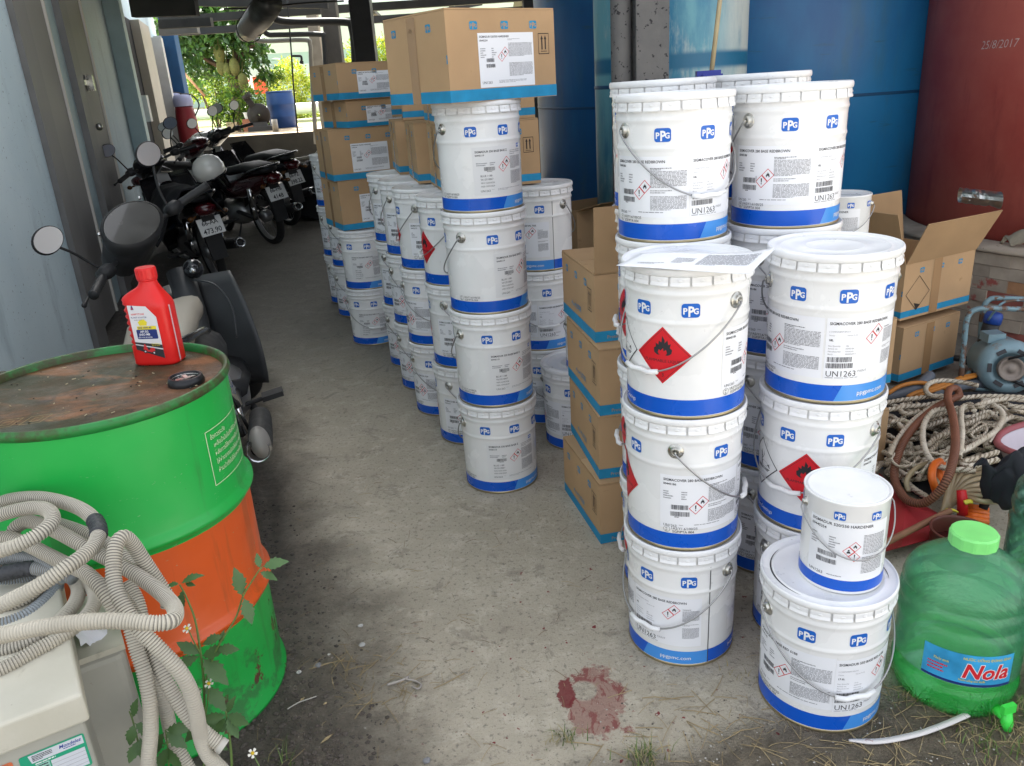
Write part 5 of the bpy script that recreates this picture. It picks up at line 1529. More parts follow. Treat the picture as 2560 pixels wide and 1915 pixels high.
s.poly([(.012, .138), (.020, .138), (.018, .147), (.015, .150)], 'label_navy', 2); s.poly([(.014, .139), (.018, .139), (.016, .146)], 'print_red', 3)
s.poly([(.026, .097), (.044, .097), (.047, .106), (.040, .113), (.030, .112), (.023, .106)], 'label_yellow', 2)
# little scooter picture: body, screen, wheels
s.poly([(.022, .034), (.030, .030), (.046, .026), (.052, .030), (.052, .038), (.044, .040), (.038, .033), (.034, .034), (.031, .046), (.027, .050), (.025, .045)], 'print_red', 3)
for cx, cy in ((.026, .0295), (.0485, .0255)):
    s.raw(*([[(cx + .0048 * math.cos(2 * PI * k / 12), cy + .0048 * math.sin(2 * PI * k / 12)) for k in range(12)], [tuple(range(12))]]), 'print_black', 3)
    s.raw(*([[(cx + .0022 * math.cos(2 * PI * k / 10), cy + .0022 * math.sin(2 * PI * k / 10)) for k in range(10)], [tuple(range(10))]]), 'label_silver', 4)
s.text('DẦU ĐỘNG CƠ', .046, .0475, .0040, 'label_yellow', .01, .8, 3); s.text('XE TAY GA 4T', .047, .0428, .0040, 'label_yellow', .01, .8, 3)
def on_bottle(x, y, l): return Vector((-.040 + x, -.0364 - l, .010 + y))
put('label', s.mesh('label', on_bottle, 0, .00025), ob_)
b = MB(); b.add([(.0583, -.012, .004), (.0583, -.006, .004), (.0583, -.006, .150), (.0583, -.012, .150), (.036, -.008, .198), (.036, -.002, .198)], [(0, 1, 2, 3), (3, 2, 5, 4)], False); b.build('level_strip', 'level_strip', ob_)

# ================================================================== steel cabinet with the hose heap
T = NT('cabinet_cream')
c = T.mix(T.step(T.noise(3, 6), .35, .65), (.50, .475, .385), (.58, .555, .47))
c = T.mix(T.step(T.noise(9, 8, .7), .57, .66, 0, .45), c, (.26, .235, .18))
c = T.mix(T.step(T.noise(26, 7, .7), .68, .70), c, (.14, .06, .03))
T.color(c).rough(.55); T.bump(T.noise(16, 5), .15)
mk('cabinet_grey', (.40, .39, .335), .55, var=(5, .12), spots=[(11, .66, (.46, .42, .38)), (30, .70, (.15, .08, .05))])
CYAW = R(31)
cz0 = .58; fr_ = at_z(206, 1734, cz0)
ca, cb_ = Vector((math.cos(CYAW), math.sin(CYAW), 0)), Vector((-math.sin(CYAW), math.cos(CYAW), 0))
ct = thing('steel_cabinet', 'cream painted steel cabinet with a sloping lid under the hose heap', 'cabinet', (fr_.x, fr_.y, 0), CYAW)
LT = .058
b = MB()
b.hexa([(-.62, 0, cz0 - LT), (0, 0, cz0 - LT), (0, .40, cz0 - LT + .045), (-.62, .40, cz0 - LT + .045), (-.62, 0, cz0), (0, 0, cz0), (-.004, .40, cz0 + .045), (-.62, .40, cz0 + .045)]); bevel(b.build('lid', 'cabinet_cream', ct), .006, 3)
b = MB(); b.hexa([(-.60, .016, 0), (-.010, .016, 0), (-.010, .39, 0), (-.60, .39, 0), (-.60, .016, cz0 - LT - .001), (-.010, .016, cz0 - LT - .001), (-.010, .39, cz0 - LT + .044), (-.60, .39, cz0 - LT + .044)]); bevel(b.build('body', 'cabinet_grey', ct), .008, 3)
mk('sticker_green', (.02, .33, .18), .4); mk('sticker_pale', (.60, .62, .66), .4); mk('sticker_orange', (.66, .17, .07), .4); mk('sticker_blue', (.03, .06, .30), .4); mk('sticker_mint', (.30, .56, .47), .4); mk('sticker_cream', (.62, .55, .38), .4)
def sticker(x0, col, word, flip):
    s = Sheet(); w, h = .098, .070
    s.rrect(0, 0, w, h, .004, col, 1)
    s.poly([(.016, h - .020), (w - .003, h - .020), (w - .003, h - .003), (.013, h - .003)], 'sticker_pale' if not flip else col, 2)
    s.text('Mondelez', w - .040, h - .0125, .0095, 'sticker_blue', .015, .9, 3, shear=.25); s.para(w - .034, h - .0165, .028, .0024, 1, 'sticker_blue', .7, 5, 3)
    if not flip:
        s.para(.018, h - .017, .030, .012, 4, 'print_black', .6, 6, 3); s.rect(.018, .004, .022, h - .030, 'sticker_mint', 2); s.para(.020, .004, .018, h - .030, 7, 'print_black', .5, 7, 3)
    else:
        s.rect(w - .026, h - .016, .022, .013, 'sticker_cream', 2); s.para(w - .022, h - .015, .014, .008, 2, 'print_black', .6, 9, 3)
        c_ = [(w - .040 + (.005 if k % 2 else .0032) * math.cos(2 * PI * k / 16), h - .010 + (.005 if k % 2 else .0032) * math.sin(2 * PI * k / 16)) for k in range(16)]
        s.poly(c_, 'print_red', 3)
    s.para(.020 if not flip else .010, h - .025, .070, .0036, 1, 'print_white', .7, 8, 3)
    s.rect(.042 if not flip else .006, .004, w - .046 if not flip else w - .012, h - .032, 'sticker_pale', 2)
    for k in range(4): s.rect(.042 if not flip else .006, .010 + k * .008, w - .046 if not flip else w - .012, .0006, 'print_grey', 3)
    if word: s.text(word, .0125, .006, .0135, 'print_white', .02, .95, 3, rot=PI / 2)
    put('sticker', s.mesh('sticker', lambda x, y, l: Vector((x0 + x, .0152 - l, cz0 - LT - .098 + y)), 0, .0003), ct)
sticker(-.115, 'sticker_green', 'PASSED', False); sticker(-.222, 'sticker_orange', '', True)
b = MB(); p_ = Vector((.006, .24, cz0 + .0))
b.grid(lambda u, v: p_ + Vector((.055 * u + .004 * math.sin(9 * v), -.05 * v + .012 * math.sin(7 * u), -.045 * u - .03 * v + .006 * math.sin(14 * u * v))), 6, 4); b.build('torn_tag', 'label_paper', ct)
# second grey cabinet behind it
p_ = at_z(336, 1640, .50)
c2 = thing('grey_cabinet', 'plain grey cabinet standing behind the cream one, hoses hanging down its side', 'cabinet', (p_.x - .015, p_.y, 0), CYAW)
b = MB(); b.box((-.20, .10, .262), (.40, .22, .524)); bevel(b.build('body', 'cabinet_grey', c2), .018, 3)
b = MB(); b.box((-.20, .10, .531), (.404, .224, .012)); b.build('top', 'cabinet_cream', c2)

# corrugated hoses -----------------------------------------------------------
T = NT('hose_grey')
c = T.mix(T.step(T.noise(6, 6), .35, .65), (.40, .365, .295), (.50, .46, .375)); c = T.mix(T.step(T.noise(14, 7, .7), .60, .70, 0, .6), c, (.22, .20, .17)); T.color(c).rough(.55)
mk('hose_groove', (.20, .185, .155), .7); mk('hose_grey_shade', (.25, .275, .29), .55, var=(8, .15)); mk('tape_black', (.035, .037, .042), .5, bump=(90, .5)); mk('hose_cuff', (.44, .42, .365), .5)  # blue grey copy of the hose colour stands for shade in the heap
HR = .0138
def hose(label, pts, m='hose_grey', r=HR, pitch=.0052, name='corrugated_hose', tape=None, open_end=False):
    """pts: (zoomed x, zoomed y, height or ('d', depth))"""
    W_ = []
    for x, y, q in pts:
        px, py = x / 2.382, 1220 + y / 2.382
        W_.append(at_d(px, py, q[1]) if isinstance(q, tuple) else at_z(px, py, q))
    path = resample(spline(W_, 14), pitch / 4)
    o0 = path[0].copy(); path = [p - o0 for p in path]
    rad = [r * (1.0, .95, .76, .95)[i % 4] for i in range(len(path))]
    b = MB(); b.tube(path, rad, 14)
    for i in range(len(path) - 1):
        if i % 4 == 1:
            for k in range(14): b.m[i * 14 + k] = 1
    o = b.build(name, [m, 'hose_groove'], None, o0); tag(o, label, 'hose', 'corrugated hoses heaped on the cabinet')
    if tape:
        i0, i1 = int(len(path) * tape[0]), int(len(path) * tape[1])
        seg = path[i0:i1:3]; b = MB(); b.tube(seg, [r * (1.12 + .06 * math.sin(i * 1.9)) for i in range(len(seg))], 14); b.build('tape_wrap', 'tape_black', o)
    if open_end:
        b = MB(); t_ = (path[-1] - path[-9]).normalized()
        b.tube([path[-1] - t_ * .004, path[-1] + t_ * .006], [r * 1.04, r * 1.04], 16, caps=False); b.tube([path[-1] + t_ * .006, path[-1] + t_ * .0059, path[-1] - t_ * .003], [r * 1.04, r * .82, r * .8], 16, caps=False); b.build('cuff', 'hose_cuff', o)
        b = MB(); b.tube([path[-1] + t_ * .0005, path[-1] + t_ * .001], [r * .83, r * .83], 14); b.build('bore', 'gap_dark', o)
    return o
D_ = lambda d: ('d', d)
Zt = cz0 + .022
hose('hose arching over the heap with a black taped joint on its bend', [(-70, 120, D_(1.62)), (60, 70, D_(1.62)), (230, 58, D_(1.60)), (400, 92, D_(1.57)), (520, 150, D_(1.53)), (585, 235, D_(1.49)), (568, 330, D_(1.44)), (500, 400, D_(1.40)), (400, 470, D_(1.37)), (250, 570, D_(1.35)), (110, 645, D_(1.345)), (-70, 735, D_(1.345))], tape=(.50, .60))
hose('short tight loop at the left of the heap, below the big arch', [(-70, 185, D_(1.56)), (70, 140, D_(1.55)), (200, 118, D_(1.54)), (290, 135, D_(1.52)), (312, 195, D_(1.49)), (250, 262, D_(1.46)), (140, 325, D_(1.44)), (30, 365, D_(1.43)), (-70, 390, D_(1.43))])
hose('hose curling from under the small loop and out behind the taped joint', [(70, 290, D_(1.60)), (95, 235, D_(1.60)), (170, 200, D_(1.595)), (270, 230, D_(1.57)), (360, 270, D_(1.54)), (470, 330, D_(1.51)), (600, 400, D_(1.49)), (720, 460, D_(1.47)), (860, 550, D_(1.45)), (970, 635, D_(1.42)), (1040, 715, D_(1.375)), (1030, 785, D_(1.315)), (930, 806, D_(1.295)), (780, 795, D_(1.29)), (600, 792, D_(1.285)), (420, 806, D_(1.285)), (220, 835, D_(1.285)), (60, 868, D_(1.285)), (-70, 895, D_(1.285))])
hose('hose folded into a tall upright loop at the right of the heap', [(1000, 700, D_(1.50)), (990, 640, D_(1.495)), (930, 545, D_(1.49)), (850, 425, D_(1.475)), (790, 335, D_(1.46)), (735, 292, D_(1.44)), (690, 345, D_(1.42)), (675, 470, D_(1.40)), (690, 600, D_(1.385)), (745, 720, D_(1.375)), (830, 840, D_(1.37)), (950, 960, D_(1.375)), (1060, 1080, D_(1.385)), (1130, 1200, D_(1.40)), (1170, 1340, D_(1.42)), (1195, 1480, D_(1.45)), (1240, 1590, D_(1.47)), (1330, 1690, D_(1.49))])
hose('thick hose hanging straight down beside the grey cabinet', [(640, 560, D_(1.50)), (720, 660, D_(1.455)), (770, 800, D_(1.44)), (815, 960, D_(1.435)), (862, 1110, D_(1.43)), (893, 1280, D_(1.43)), (898, 1450, D_(1.44)), (885, 1600, D_(1.45)), (880, 1720, D_(1.46))])
hose('hose running down to an open cut end in front of the drum', [(720, 640, D_(1.51)), (800, 760, D_(1.485)), (870, 880, D_(1.47)), (925, 1010, D_(1.455)), (980, 1130, D_(1.445)), (1050, 1260, D_(1.445)), (1130, 1370, D_(1.45)), (1220, 1460, D_(1.46)), (1300, 1520, D_(1.465)), (1322, 1535, D_(1.465))], open_end=True)
hose('hose strand hanging behind the others against the drum', [(760, 560, D_(1.58)), (820, 680, D_(1.57)), (850, 800, D_(1.56)), (890, 960, D_(1.55)), (945, 1150, D_(1.55)), (990, 1330, D_(1.56)), (1030, 1500, D_(1.57)), (1090, 1610, D_(1.57)), (1140, 1700, D_(1.57))])
hose('hose curving over the lid edge to the front left corner', [(-70, 1115, Zt - .004), (60, 1055, Zt - .003), (200, 975, Zt), (330, 905, Zt + .001), (440, 830, Zt + .003), (530, 745, Zt + .006), (568, 660, Zt + .008), (540, 580, Zt + .012), (470, 520, Zt + .016)])
hose('hose curving inside the front one across the lid', [(-70, 985, Zt), (70, 955, Zt), (210, 900, Zt + .001), (330, 810, Zt + .003), (430, 710, Zt + .005), (468, 620, Zt + .008), (440, 545, Zt + .012), (370, 490, Zt + .018)])
hose('hose toned bluish for shade in the hollow of the heap', [(-70, 835, Zt + .002), (60, 800, Zt + .002), (180, 745, Zt + .003), (280, 660, Zt + .006), (335, 590, Zt + .008), (330, 530, Zt + .012)], 'hose_grey_shade')
hose('hose slanting under the taped joint from the left', [(-70, 300, D_(1.58)), (60, 300, D_(1.575)), (180, 345, D_(1.555)), (290, 400, D_(1.53)), (400, 455, D_(1.50)), (500, 500, D_(1.465)), (580, 570, D_(1.44)), (640, 650, D_(1.43)), (700, 750, D_(1.43))])
hose('dark shaded hose at the bottom of the left loops', [(-70, 440, D_(1.60)), (70, 415, D_(1.60)), (200, 425, D_(1.58)), (330, 470, D_(1.55)), (440, 540, D_(1.53))], 'hose_grey_shade')
hose('dark hose wrapped in black tape deep in the heap', [(-70, 530, D_(1.56)), (60, 500, D_(1.56)), (180, 480, D_(1.56)), (300, 490, D_(1.55)), (380, 540, D_(1.53))], 'hose_grey_shade', tape=(.05, .55))
hose('hose lying behind the heap along the drum', [(260, 190, D_(1.66)), (380, 225, D_(1.64)), (480, 260, D_(1.62)), (600, 310, D_(1.60)), (700, 380, D_(1.57)), (800, 480, D_(1.55))])

hose('hose filling the hollow behind the front curl of the heap', [(-70, 700, Zt + .020), (60, 690, Zt + .022), (170, 640, Zt + .026), (250, 560, Zt + .034), (300, 470, Zt + .045)])
hose('dark hose pressed flat under the left loops of the heap', [(-70, 600, Zt + .01), (60, 575, Zt + .014), (170, 540, Zt + .02), (270, 500, Zt + .03), (380, 500, Zt + .03)], 'hose_grey_shade')

# ================================================================== flowering weed
T = NT('weed_leaf'); c = T.mix(T.noise(30, 5), (.035, .085, .022), (.075, .15, .04)); T.color(c).rough(.5)
mk('weed_stem', (.12, .19, .05), .5); mk('petal', (.80, .79, .70), .5); mk('pollen', (.62, .42, .02), .7); mk('seed_head', (.55, .50, .42), .9)
def toothed_leaf(b, p, d, up, L, w, droop=.25):
    d = d.normalized(); s = d.cross(up); s = s.normalized() if s.length > 1e-4 else d.orthogonal().normalized(); u = s.cross(d)
    prof = [(0, .0), (.10, .05), (.22, .30), (.26, .22), (.38, .47), (.42, .36), (.55, .50), (.58, .36), (.72, .36), (.76, .24), (.88, .16), (1, 0)]
    mid = [p + d * (L * t) - u * (L * droop * t * t) for t, q in prof]
    P = []
    for (t, q), m in zip(prof, mid): P += [m + s * (q * w) + u * (q * w * .18), m, m - s * (q * w) + u * (q * w * .18)]
    F = []
    for i in range(len(prof) - 1):
        k = 3 * i; F += [(k, k + 1, k + 4, k + 3), (k + 1, k + 2, k + 5, k + 4)]
    b.add(P, F, True)
def weed(label, base, stems, seed):
    """stems: list of px points (zoomed 2.382, y from 1220) with depth"""
    t = thing('weed', label, 'weed', base, 0, 'flowering weeds by the drum'); r_ = random.Random(seed)
    Wd = lambda x, y, d: at_d(x / 2.382, 1220 + y / 2.382, d) - Vector(base)
    for st in stems:
        pts = spline([Wd(*q) for q in st['p']], 8); b = MB(); b.tube(pts, [st.get('r', .0022) * (1 - .5 * i / len(pts)) for i in range(len(pts))], 6); b.build('stem', 'weed_stem', t)
        for (x, y, dpt, dx, dy, L, fwd_) in st.get('leaf', []):
            p = Wd(x, y, dpt); d = RT * dx - UP * dy + FWD * fwd_; b = MB(); L *= .88; toothed_leaf(b, p, d, (UP * .5 - FWD * .9 + rdir(r_) * .5), L, L * .52, r_.uniform(.05, .4)); b.build('leaf', 'weed_leaf', t)
        if 'flower' in st:
            p = pts[-1]; ax = (UP * .6 - FWD * .8 + RT * r_.uniform(-.3, .3)).normalized(); s_ = ax.orthogonal().normalized(); u_ = ax.cross(s_)
            fb_ = MB(); fb_.ball(p + ax * .002, .0036, 10, 6); f = fb_.build('flower', 'pollen', t)
            for k in range(5):
                a = 2 * PI * k / 5 + .3; d = s_ * math.cos(a) + u_ * math.sin(a); e = d.cross(ax)
                pb = MB(); q0 = p + d * .0030; q1 = p + d * .0085 + ax * .001
                pb.add([q0 + e * .0018, q1 + e * .0030, q1 + d * .0014 + e * .0012, q1 + d * .0004, q1 + d * .0014 - e * .0012, q1 - e * .0030, q0 - e * .0018], [(0, 1, 2, 3), (0, 3, 6), (3, 4, 5, 6)], False); pb.build('petal', 'petal', f)
        if 'seed' in st:
            b = MB(); p = pts[-1]
            for k in range(60):
                d = rdir(r_); b.tube([p, p + d * .009], .0003, 3, caps=False)
            b.build('seed_head', 'seed_head', t)
    return t
bs = at_z(530, 1800, 0.0)
weed('tall weed with white five-petalled flowers growing against the orange band', (bs.x, bs.y, 0), [
    {'p': [(1215, 1500, 1.64), (1215, 1180, 1.60), (1190, 950, 1.58), (1160, 780, 1.57), (1110, 650, 1.56), (1070, 575, 1.56)], 'r': .003,
     'leaf': [(1070, 572, 1.56, -.9, .0, .036, 0), (1075, 570, 1.56, .75, -.55, .055, -.2), (1090, 600, 1.56, -.1, 1, .050, -.2), (1100, 570, 1.555, .9, .05, .026, -.2), (1195, 990, 1.58, -.8, -.5, .06, -.2), (1190, 1000, 1.58, -.95, .35, .062, -.3), (1200, 1000, 1.58, .9, -.35, .070, -.3), (1205, 1010, 1.58, .75, .55, .085, -.3), (1215, 1180, 1.6, .8, .5, .075, -.3), (1210, 1190, 1.6, -.8, .5, .06, -.3)]},
    {'p': [(1190, 980, 1.58), (1150, 905, 1.57), (1125, 850, 1.565), (1115, 838, 1.56)], 'r': .0016, 'flower': 1},
    {'p': [(1215, 1420, 1.6), (1235, 1290, 1.585), (1243, 1200, 1.575), (1246, 1165, 1.57)], 'r': .0016, 'flower': 1},
    {'p': [(1230, 1400, 1.6), (1215, 1330, 1.585), (1190, 1250, 1.575), (1175, 1210, 1.57)], 'r': .0016, 'seed': 1}], 5)
bs2 = at_z(560, 1790, 0.0)
weed('weed stem leaning right across the lower ring of the drum', (bs2.x, bs2.y, 0), [
    {'p': [(1215, 1180, 1.60), (1290, 960, 1.57), (1400, 780, 1.56), (1450, 640, 1.55), (1530, 510, 1.54), (1560, 470, 1.54)], 'r': .0024,
     'leaf': [(1445, 650, 1.55, -.15, -1, .070, -.2), (1450, 650, 1.55, .45, 1, .062, -.3), (1560, 470, 1.54, 1, -.35, .060, -.2), (1550, 480, 1.54, -.2, -.9, .034, -.1), (1545, 500, 1.54, .9, .2, .042, -.2), (1330, 880, 1.56, -.9, .2, .05, -.2), (1290, 960, 1.57, .9, -.1, .055, -.3), (1310, 930, 1.57, .2, -.9, .03, -.2)]}], 6)
bs3 = at_z(600, 1890, 0.0)
weed('low weed with broad leaves at the foot of the drum beside the cut hose end', (bs3.x, bs3.y, 0), [
    {'p': [(1380, 1800, 1.60), (1378, 1600, 1.575), (1360, 1430, 1.56), (1345, 1330, 1.55)], 'r': .0032, 'leaf': [(1350, 1345, 1.55, .85, .25, .06, -.3), (1348, 1350, 1.55, -.9, .15, .055, -.3), (1352, 1345, 1.55, .3, -1, .04, -.2), (1350, 1360, 1.55, .6, .8, .055, -.3), (1350, 1362, 1.55, -.6, .8, .05, -.3)]},
    {'p': [(1600, 1800, 1.58), (1560, 1690, 1.565), (1520, 1610, 1.56), (1505, 1580, 1.555)], 'r': .0016, 'flower': 1},
    {'p': [(1210, 1700, 1.61), (1220, 1500, 1.59), (1215, 1380, 1.58)], 'r': .002, 'leaf': [(1215, 1390, 1.58, .9, .1, .07, -.3), (1215, 1390, 1.58, -.7, .6, .06, -.3), (1218, 1450, 1.585, .8, .6, .065, -.3)]}], 7)
bs4 = at_z(390, 1900, 0.02)
weed('shaded weed squeezed between the grey cabinet and the hanging hoses', (bs4.x, bs4.y, 0), [
    {'p': [(880, 1760, 1.50), (800, 1420, 1.47), (770, 1330, 1.46)], 'r': .0022, 'leaf': [(790, 1370, 1.455, .25, -1, .045, -.2), (800, 1400, 1.455, .9, .35, .055, -.2), (800, 1400, 1.455, -.2, 1, .05, -.2), (830, 1480, 1.46, .4, .9, .06, -.2), (820, 1500, 1.46, -.3, 1, .05, -.2)]},
    {'p': [(1010, 1760, 1.53), (1000, 1560, 1.5), (985, 1440, 1.49)], 'r': .0022, 'leaf': [(985, 1440, 1.485, .8, -.1, .06, -.2), (985, 1445, 1.485, .9, .6, .06, -.2), (980, 1450, 1.485, -.5, .9, .055, -.2), (1000, 1540, 1.495, .5, 1, .06, -.2), (1000, 1540, 1.495, -.4, 1, .055, -.2)]}], 8)
# ================================================================== rope, hoses and gear at the right
ZX = lambda x, y: (2150 + x / 3.183, 880 + y / 3.183)
T = NT('rope_hemp'); c = T.mix(T.step(T.noise(8, 6), .32, .68), (.50, .43, .32), (.70, .63, .51)); c = T.mix(T.step(T.noise(20, 7, .7), .60, .72, 0, .55), c, (.20, .155, .10)); T.color(c).rough(.9); T.bump(T.noise(160, 4), .4)
mk('rope_groove', (.22, .17, .115), .95); mk('brown_groove', (.10, .035, .018), .7); mk('hose_brown', (.22, .085, .045), .5, var=(9, .2)); mk('hose_orange', (.50, .19, .03), .5, var=(7, .15)); mk('hose_slate', (.11, .125, .15), .5, var=(7, .15)); mk('hose_clear', (.34, .27, .16), .35, var=(8, .15)); mk('hose_bright_orange', (.70, .14, .015), .45)
mk('sheet_red', (.33, .020, .025), .5, var=(6, .15), bump=(14, .2)); mk('cloth_black', (.018, .019, .024), .85, var=(9, .3), spots=[(22, .70, (.30, .10, .09))]); mk('basin_pink', (.36, .10, .11), .5, var=(9, .15)); mk('basin_white', (.66, .60, .64), .5, var=(6, .1)); mk('handle_red', (.60, .015, .02), .4); mk('ribbon_yellow', (.62, .52, .05), .5); mk('stick_brown', (.24, .11, .06), .7, var=(12, .2)); mk('can_brown', (.12, .035, .025), .4)
mk('frame_blue', (.17, .27, .31), .55, .2, var=(16, .2), spots=[(11, .53, (.13, .075, .05))]); mk('motor_blue', (.20, .30, .34), .45, .1, var=(8, .15), spots=[(9, .60, (.22, .20, .18))]); mk('pulley_iron', (.25, .21, .18), .6, .5, var=(20, .2), spots=[(14, .62, (.16, .08, .05))]); mk('hose_black', (.02, .021, .023), .5)
def zpath(pts, z, per=8):
    W_ = []
    for i, q in enumerate(pts):
        zz = q[2] if len(q) > 2 else z
        px, py = ZX(q[0], q[1]); W_.append(at_z(px, py, zz))
    return spline(W_, per)
rg = random.Random(17)
def rope(label, pts, z=.14, r=.0112, m='rope_hemp'):
    path = resample(zpath(pts, z, 12), .005); o0 = path[0].copy()
    b = MB(); b.tube([p - o0 for p in path], r, 14, lobes=3, twist=95.0, depth=.42, groove=1)
    o = b.build('rope', [m, 'rope_groove'], None, o0); return tag(o, label, 'rope', 'hemp ropes heaped on the ground')
def tubeline(name, label, pts, z, r, m, cat='hose', group='hoses among the ropes', ribs=0.0, n=10):
    path = zpath(pts, z, 12)
    if ribs:
        path = resample(path, ribs / 4); rad = [r * (1.0, .92, .82, .92)[i % 4] for i in range(len(path))]
    else: rad = r
    o0 = path[0].copy(); b = MB(); b.tube([p - o0 for p in path], rad, n)
    if ribs:
        for i in range(len(path) - 1):
            if i % 4 in (1, 2):
                for k in range(n): b.m[i * n + k] = 1
    o = b.build(name, [m, 'brown_groove'] if ribs else m, None, o0); return tag(o, label, cat, group)
# lower tangle: many overlapping bights that nobody could count
b = MB()
for k in range(78):
    x0, y0 = rg.uniform(190, 1250), rg.uniform(420, 980)
    if y0 > 700 and x0 > 1050: x0 -= 300
    if y0 > 820: x0 = rg.uniform(230, 760)
    a = rg.uniform(-.5, .5); pts = []
    for j in range(5): pts.append((x0 + (j - 2) * rg.uniform(60, 120), y0 + (j - 2) * 60 * a + rg.uniform(-45, 45), rg.uniform(.03, .115)))
    path = resample(zpath(pts, .05, 8), .007); b.tube(path, rg.uniform(.0095, .012), 10, lobes=3, twist=95.0, depth=.40, groove=1)
o = b.build('rope_tangle', ['rope_hemp', 'rope_groove']); tag(o, 'tangled hemp rope filling the heap under the single ropes', 'rope tangle', kind='stuff')
b = MB(); p = [ZX(x, y) for x, y in ((150, 380), (1320, 330), (1320, 930), (900, 1020), (500, 1180), (200, 980))]  # dark sheet added so no floor shows between the ropes
P = [at_z(px, py, .012) for px, py in p]; b.add(P + [q + Vector((0, 0, .02)) for q in P], [tuple(range(6))[::-1], tuple(range(6, 12))] + [(i, (i + 1) % 6, 6 + (i + 1) % 6, 6 + i) for i in range(6)], False)
o = b.build('added_dark_underlay', 'cloth_black'); tag(o, 'dark sheet added under the rope heap to hide the floor', 'underlay')
for lab, pts, z in [
    ('rope bight looping below the taped carton, nearest the blue frame leg', [(940, 268), (800, 238), (650, 226), (555, 248), (522, 300), (560, 345), (650, 362), (760, 372)], .15),
    ('rope running straight along the top of the heap to the right edge', [(170, 470), (350, 440), (540, 420), (700, 385), (860, 362), (1020, 352), (1330, 362)], .15),
    ('rope from the left stacks up to the frame leg', [(170, 412), (300, 388), (450, 368), (570, 352), (690, 350)], .13),
    ('small knot-like rope curl at the left of the heap', [(540, 430), (420, 440), (345, 420), (320, 455), (350, 490), (420, 488), (470, 470)], .14),
    ('rope slanting down the left side of the heap', [(700, 372), (570, 438), (440, 530), (340, 640), (265, 750), (230, 830)], .16),
    ('wide open rope loop in the middle of the heap', [(860, 452), (720, 450), (590, 470), (515, 560), (498, 680), (528, 800), (600, 895), (720, 930), (830, 940), (920, 952)], .19),
    ('rope bent over like a hook right of the brown hose', [(910, 470), (870, 432), (815, 440), (802, 520), (812, 640), (800, 750), (785, 840)], .20),
    ('rope curving in from the right and crossing below the hook', [(1060, 425), (1125, 470), (1130, 545), (1062, 640), (960, 705), (850, 772), (750, 803), (620, 800)], .19),
    ('lower of two parallel ropes ending at the pink basin', [(800, 858), (832, 908), (950, 895), (1100, 855)], .17),
    ('upper of two parallel ropes ending at the pink basin', [(820, 872), (950, 842), (1100, 795)], .18),
    ('frayed rope end at the right edge above the basin', [(1330, 385), (1160, 372), (1010, 400), (930, 430), (1000, 445)], .18),
    ('rope passing under the frayed end at the right edge', [(1330, 440), (1210, 432), (1110, 392), (960, 380)], .16),
    ('rope lying flat across the centre of the heap', [(560, 515), (700, 482), (860, 520), (1000, 478), (1060, 495)], .15),
    ('rope strand below the left curl, half buried', [(240, 560), (340, 545), (480, 600), (620, 560), (760, 520)], .12),
    ('rope rising from the loop towards the hook', [(545, 740), (600, 690), (720, 640), (860, 570), (1010, 502)], .15),
    ('rope strand inside the wide open loop', [(560, 790), (640, 690), (740, 655), (830, 640), (960, 640)], .13),
    ('rope at the right of the heap running under the basin rim', [(1330, 560), (1220, 520), (1130, 560), (1080, 660), (1000, 740), (1080, 770)], .13),
    ('loose rope near the brown hose at the lower left', [(240, 960), (330, 1000), (430, 1090), (540, 1160), (560, 1190)], .08),
    ('rope coming out beside the plain carton end', [(180, 500), (270, 520), (330, 600), (400, 640), (520, 650)], .11)]:
    rope(lab, pts, z)
for lab, pts in [('thin frayed cord hanging at the left of the heap', [(235, 740, .16), (290, 790, .15), (250, 850, .15), (310, 910, .14), (400, 900, .14), (470, 830, .15)]),
                 ('thin cord twisted through the wide loop', [(560, 800, .20), (640, 815, .20), (720, 830, .20), (660, 870, .19), (560, 880, .18), (480, 960, .15), (370, 940, .14)]),
                 ('snarled thin cord right of the hooked rope', [(880, 620, .18), (960, 560, .18), (1010, 620, .18), (940, 690, .18), (890, 650, .19), (1000, 580, .18), (1080, 620, .17), (1030, 720, .17)])]:
    rope(lab, pts, .16, .0052)
tubeline('corrugated_hose', 'rust brown corrugated hose making a tall loop over the ropes', [(790, 338, .17), (770, 292, .18), (712, 300, .20), (700, 380, .22), (735, 500, .24), (757, 640, .245), (752, 800, .24), (706, 980, .22), (625, 1115, .17), (510, 1200, .12), (385, 1185, .10), (305, 1090, .10), (272, 980, .11), (292, 850, .14), (355, 700, .17), (455, 570, .18), (585, 455, .18), (690, 395, .17), (800, 345, .16)], .2, .0148, 'hose_brown', ribs=.0085, n=12)
for lab, pts in [('ochre hose arching beneath the taped carton', [(220, 330, .10), (330, 268, .11), (470, 245, .11), (620, 268, .10), (700, 300, .09)]), ('ochre hose just below the first one', [(380, 358, .10), (450, 322, .11), (580, 285, .11), (720, 240, .10), (930, 188, .09)]), ('ochre hose running behind the frame leg', [(420, 352, .09), (560, 312, .10), (700, 262, .10), (800, 205, .09), (960, 175, .09)])]:
    tubeline('garden_hose', lab, pts, .1, .0095, 'hose_orange')
tubeline('thick_hose', 'thick slate grey hose end below the taped carton', [(150, 372, .07), (330, 328, .07), (450, 285, .08), (520, 225, .10), (560, 185, .11)], .08, .024, 'hose_slate', n=14)
tubeline('thick_hose', 'dark slate hose in the shade behind the ropes', [(560, 330, .05), (700, 290, .05), (900, 250, .05), (1100, 250, .05)], .05, .024, 'hose_slate', n=14)
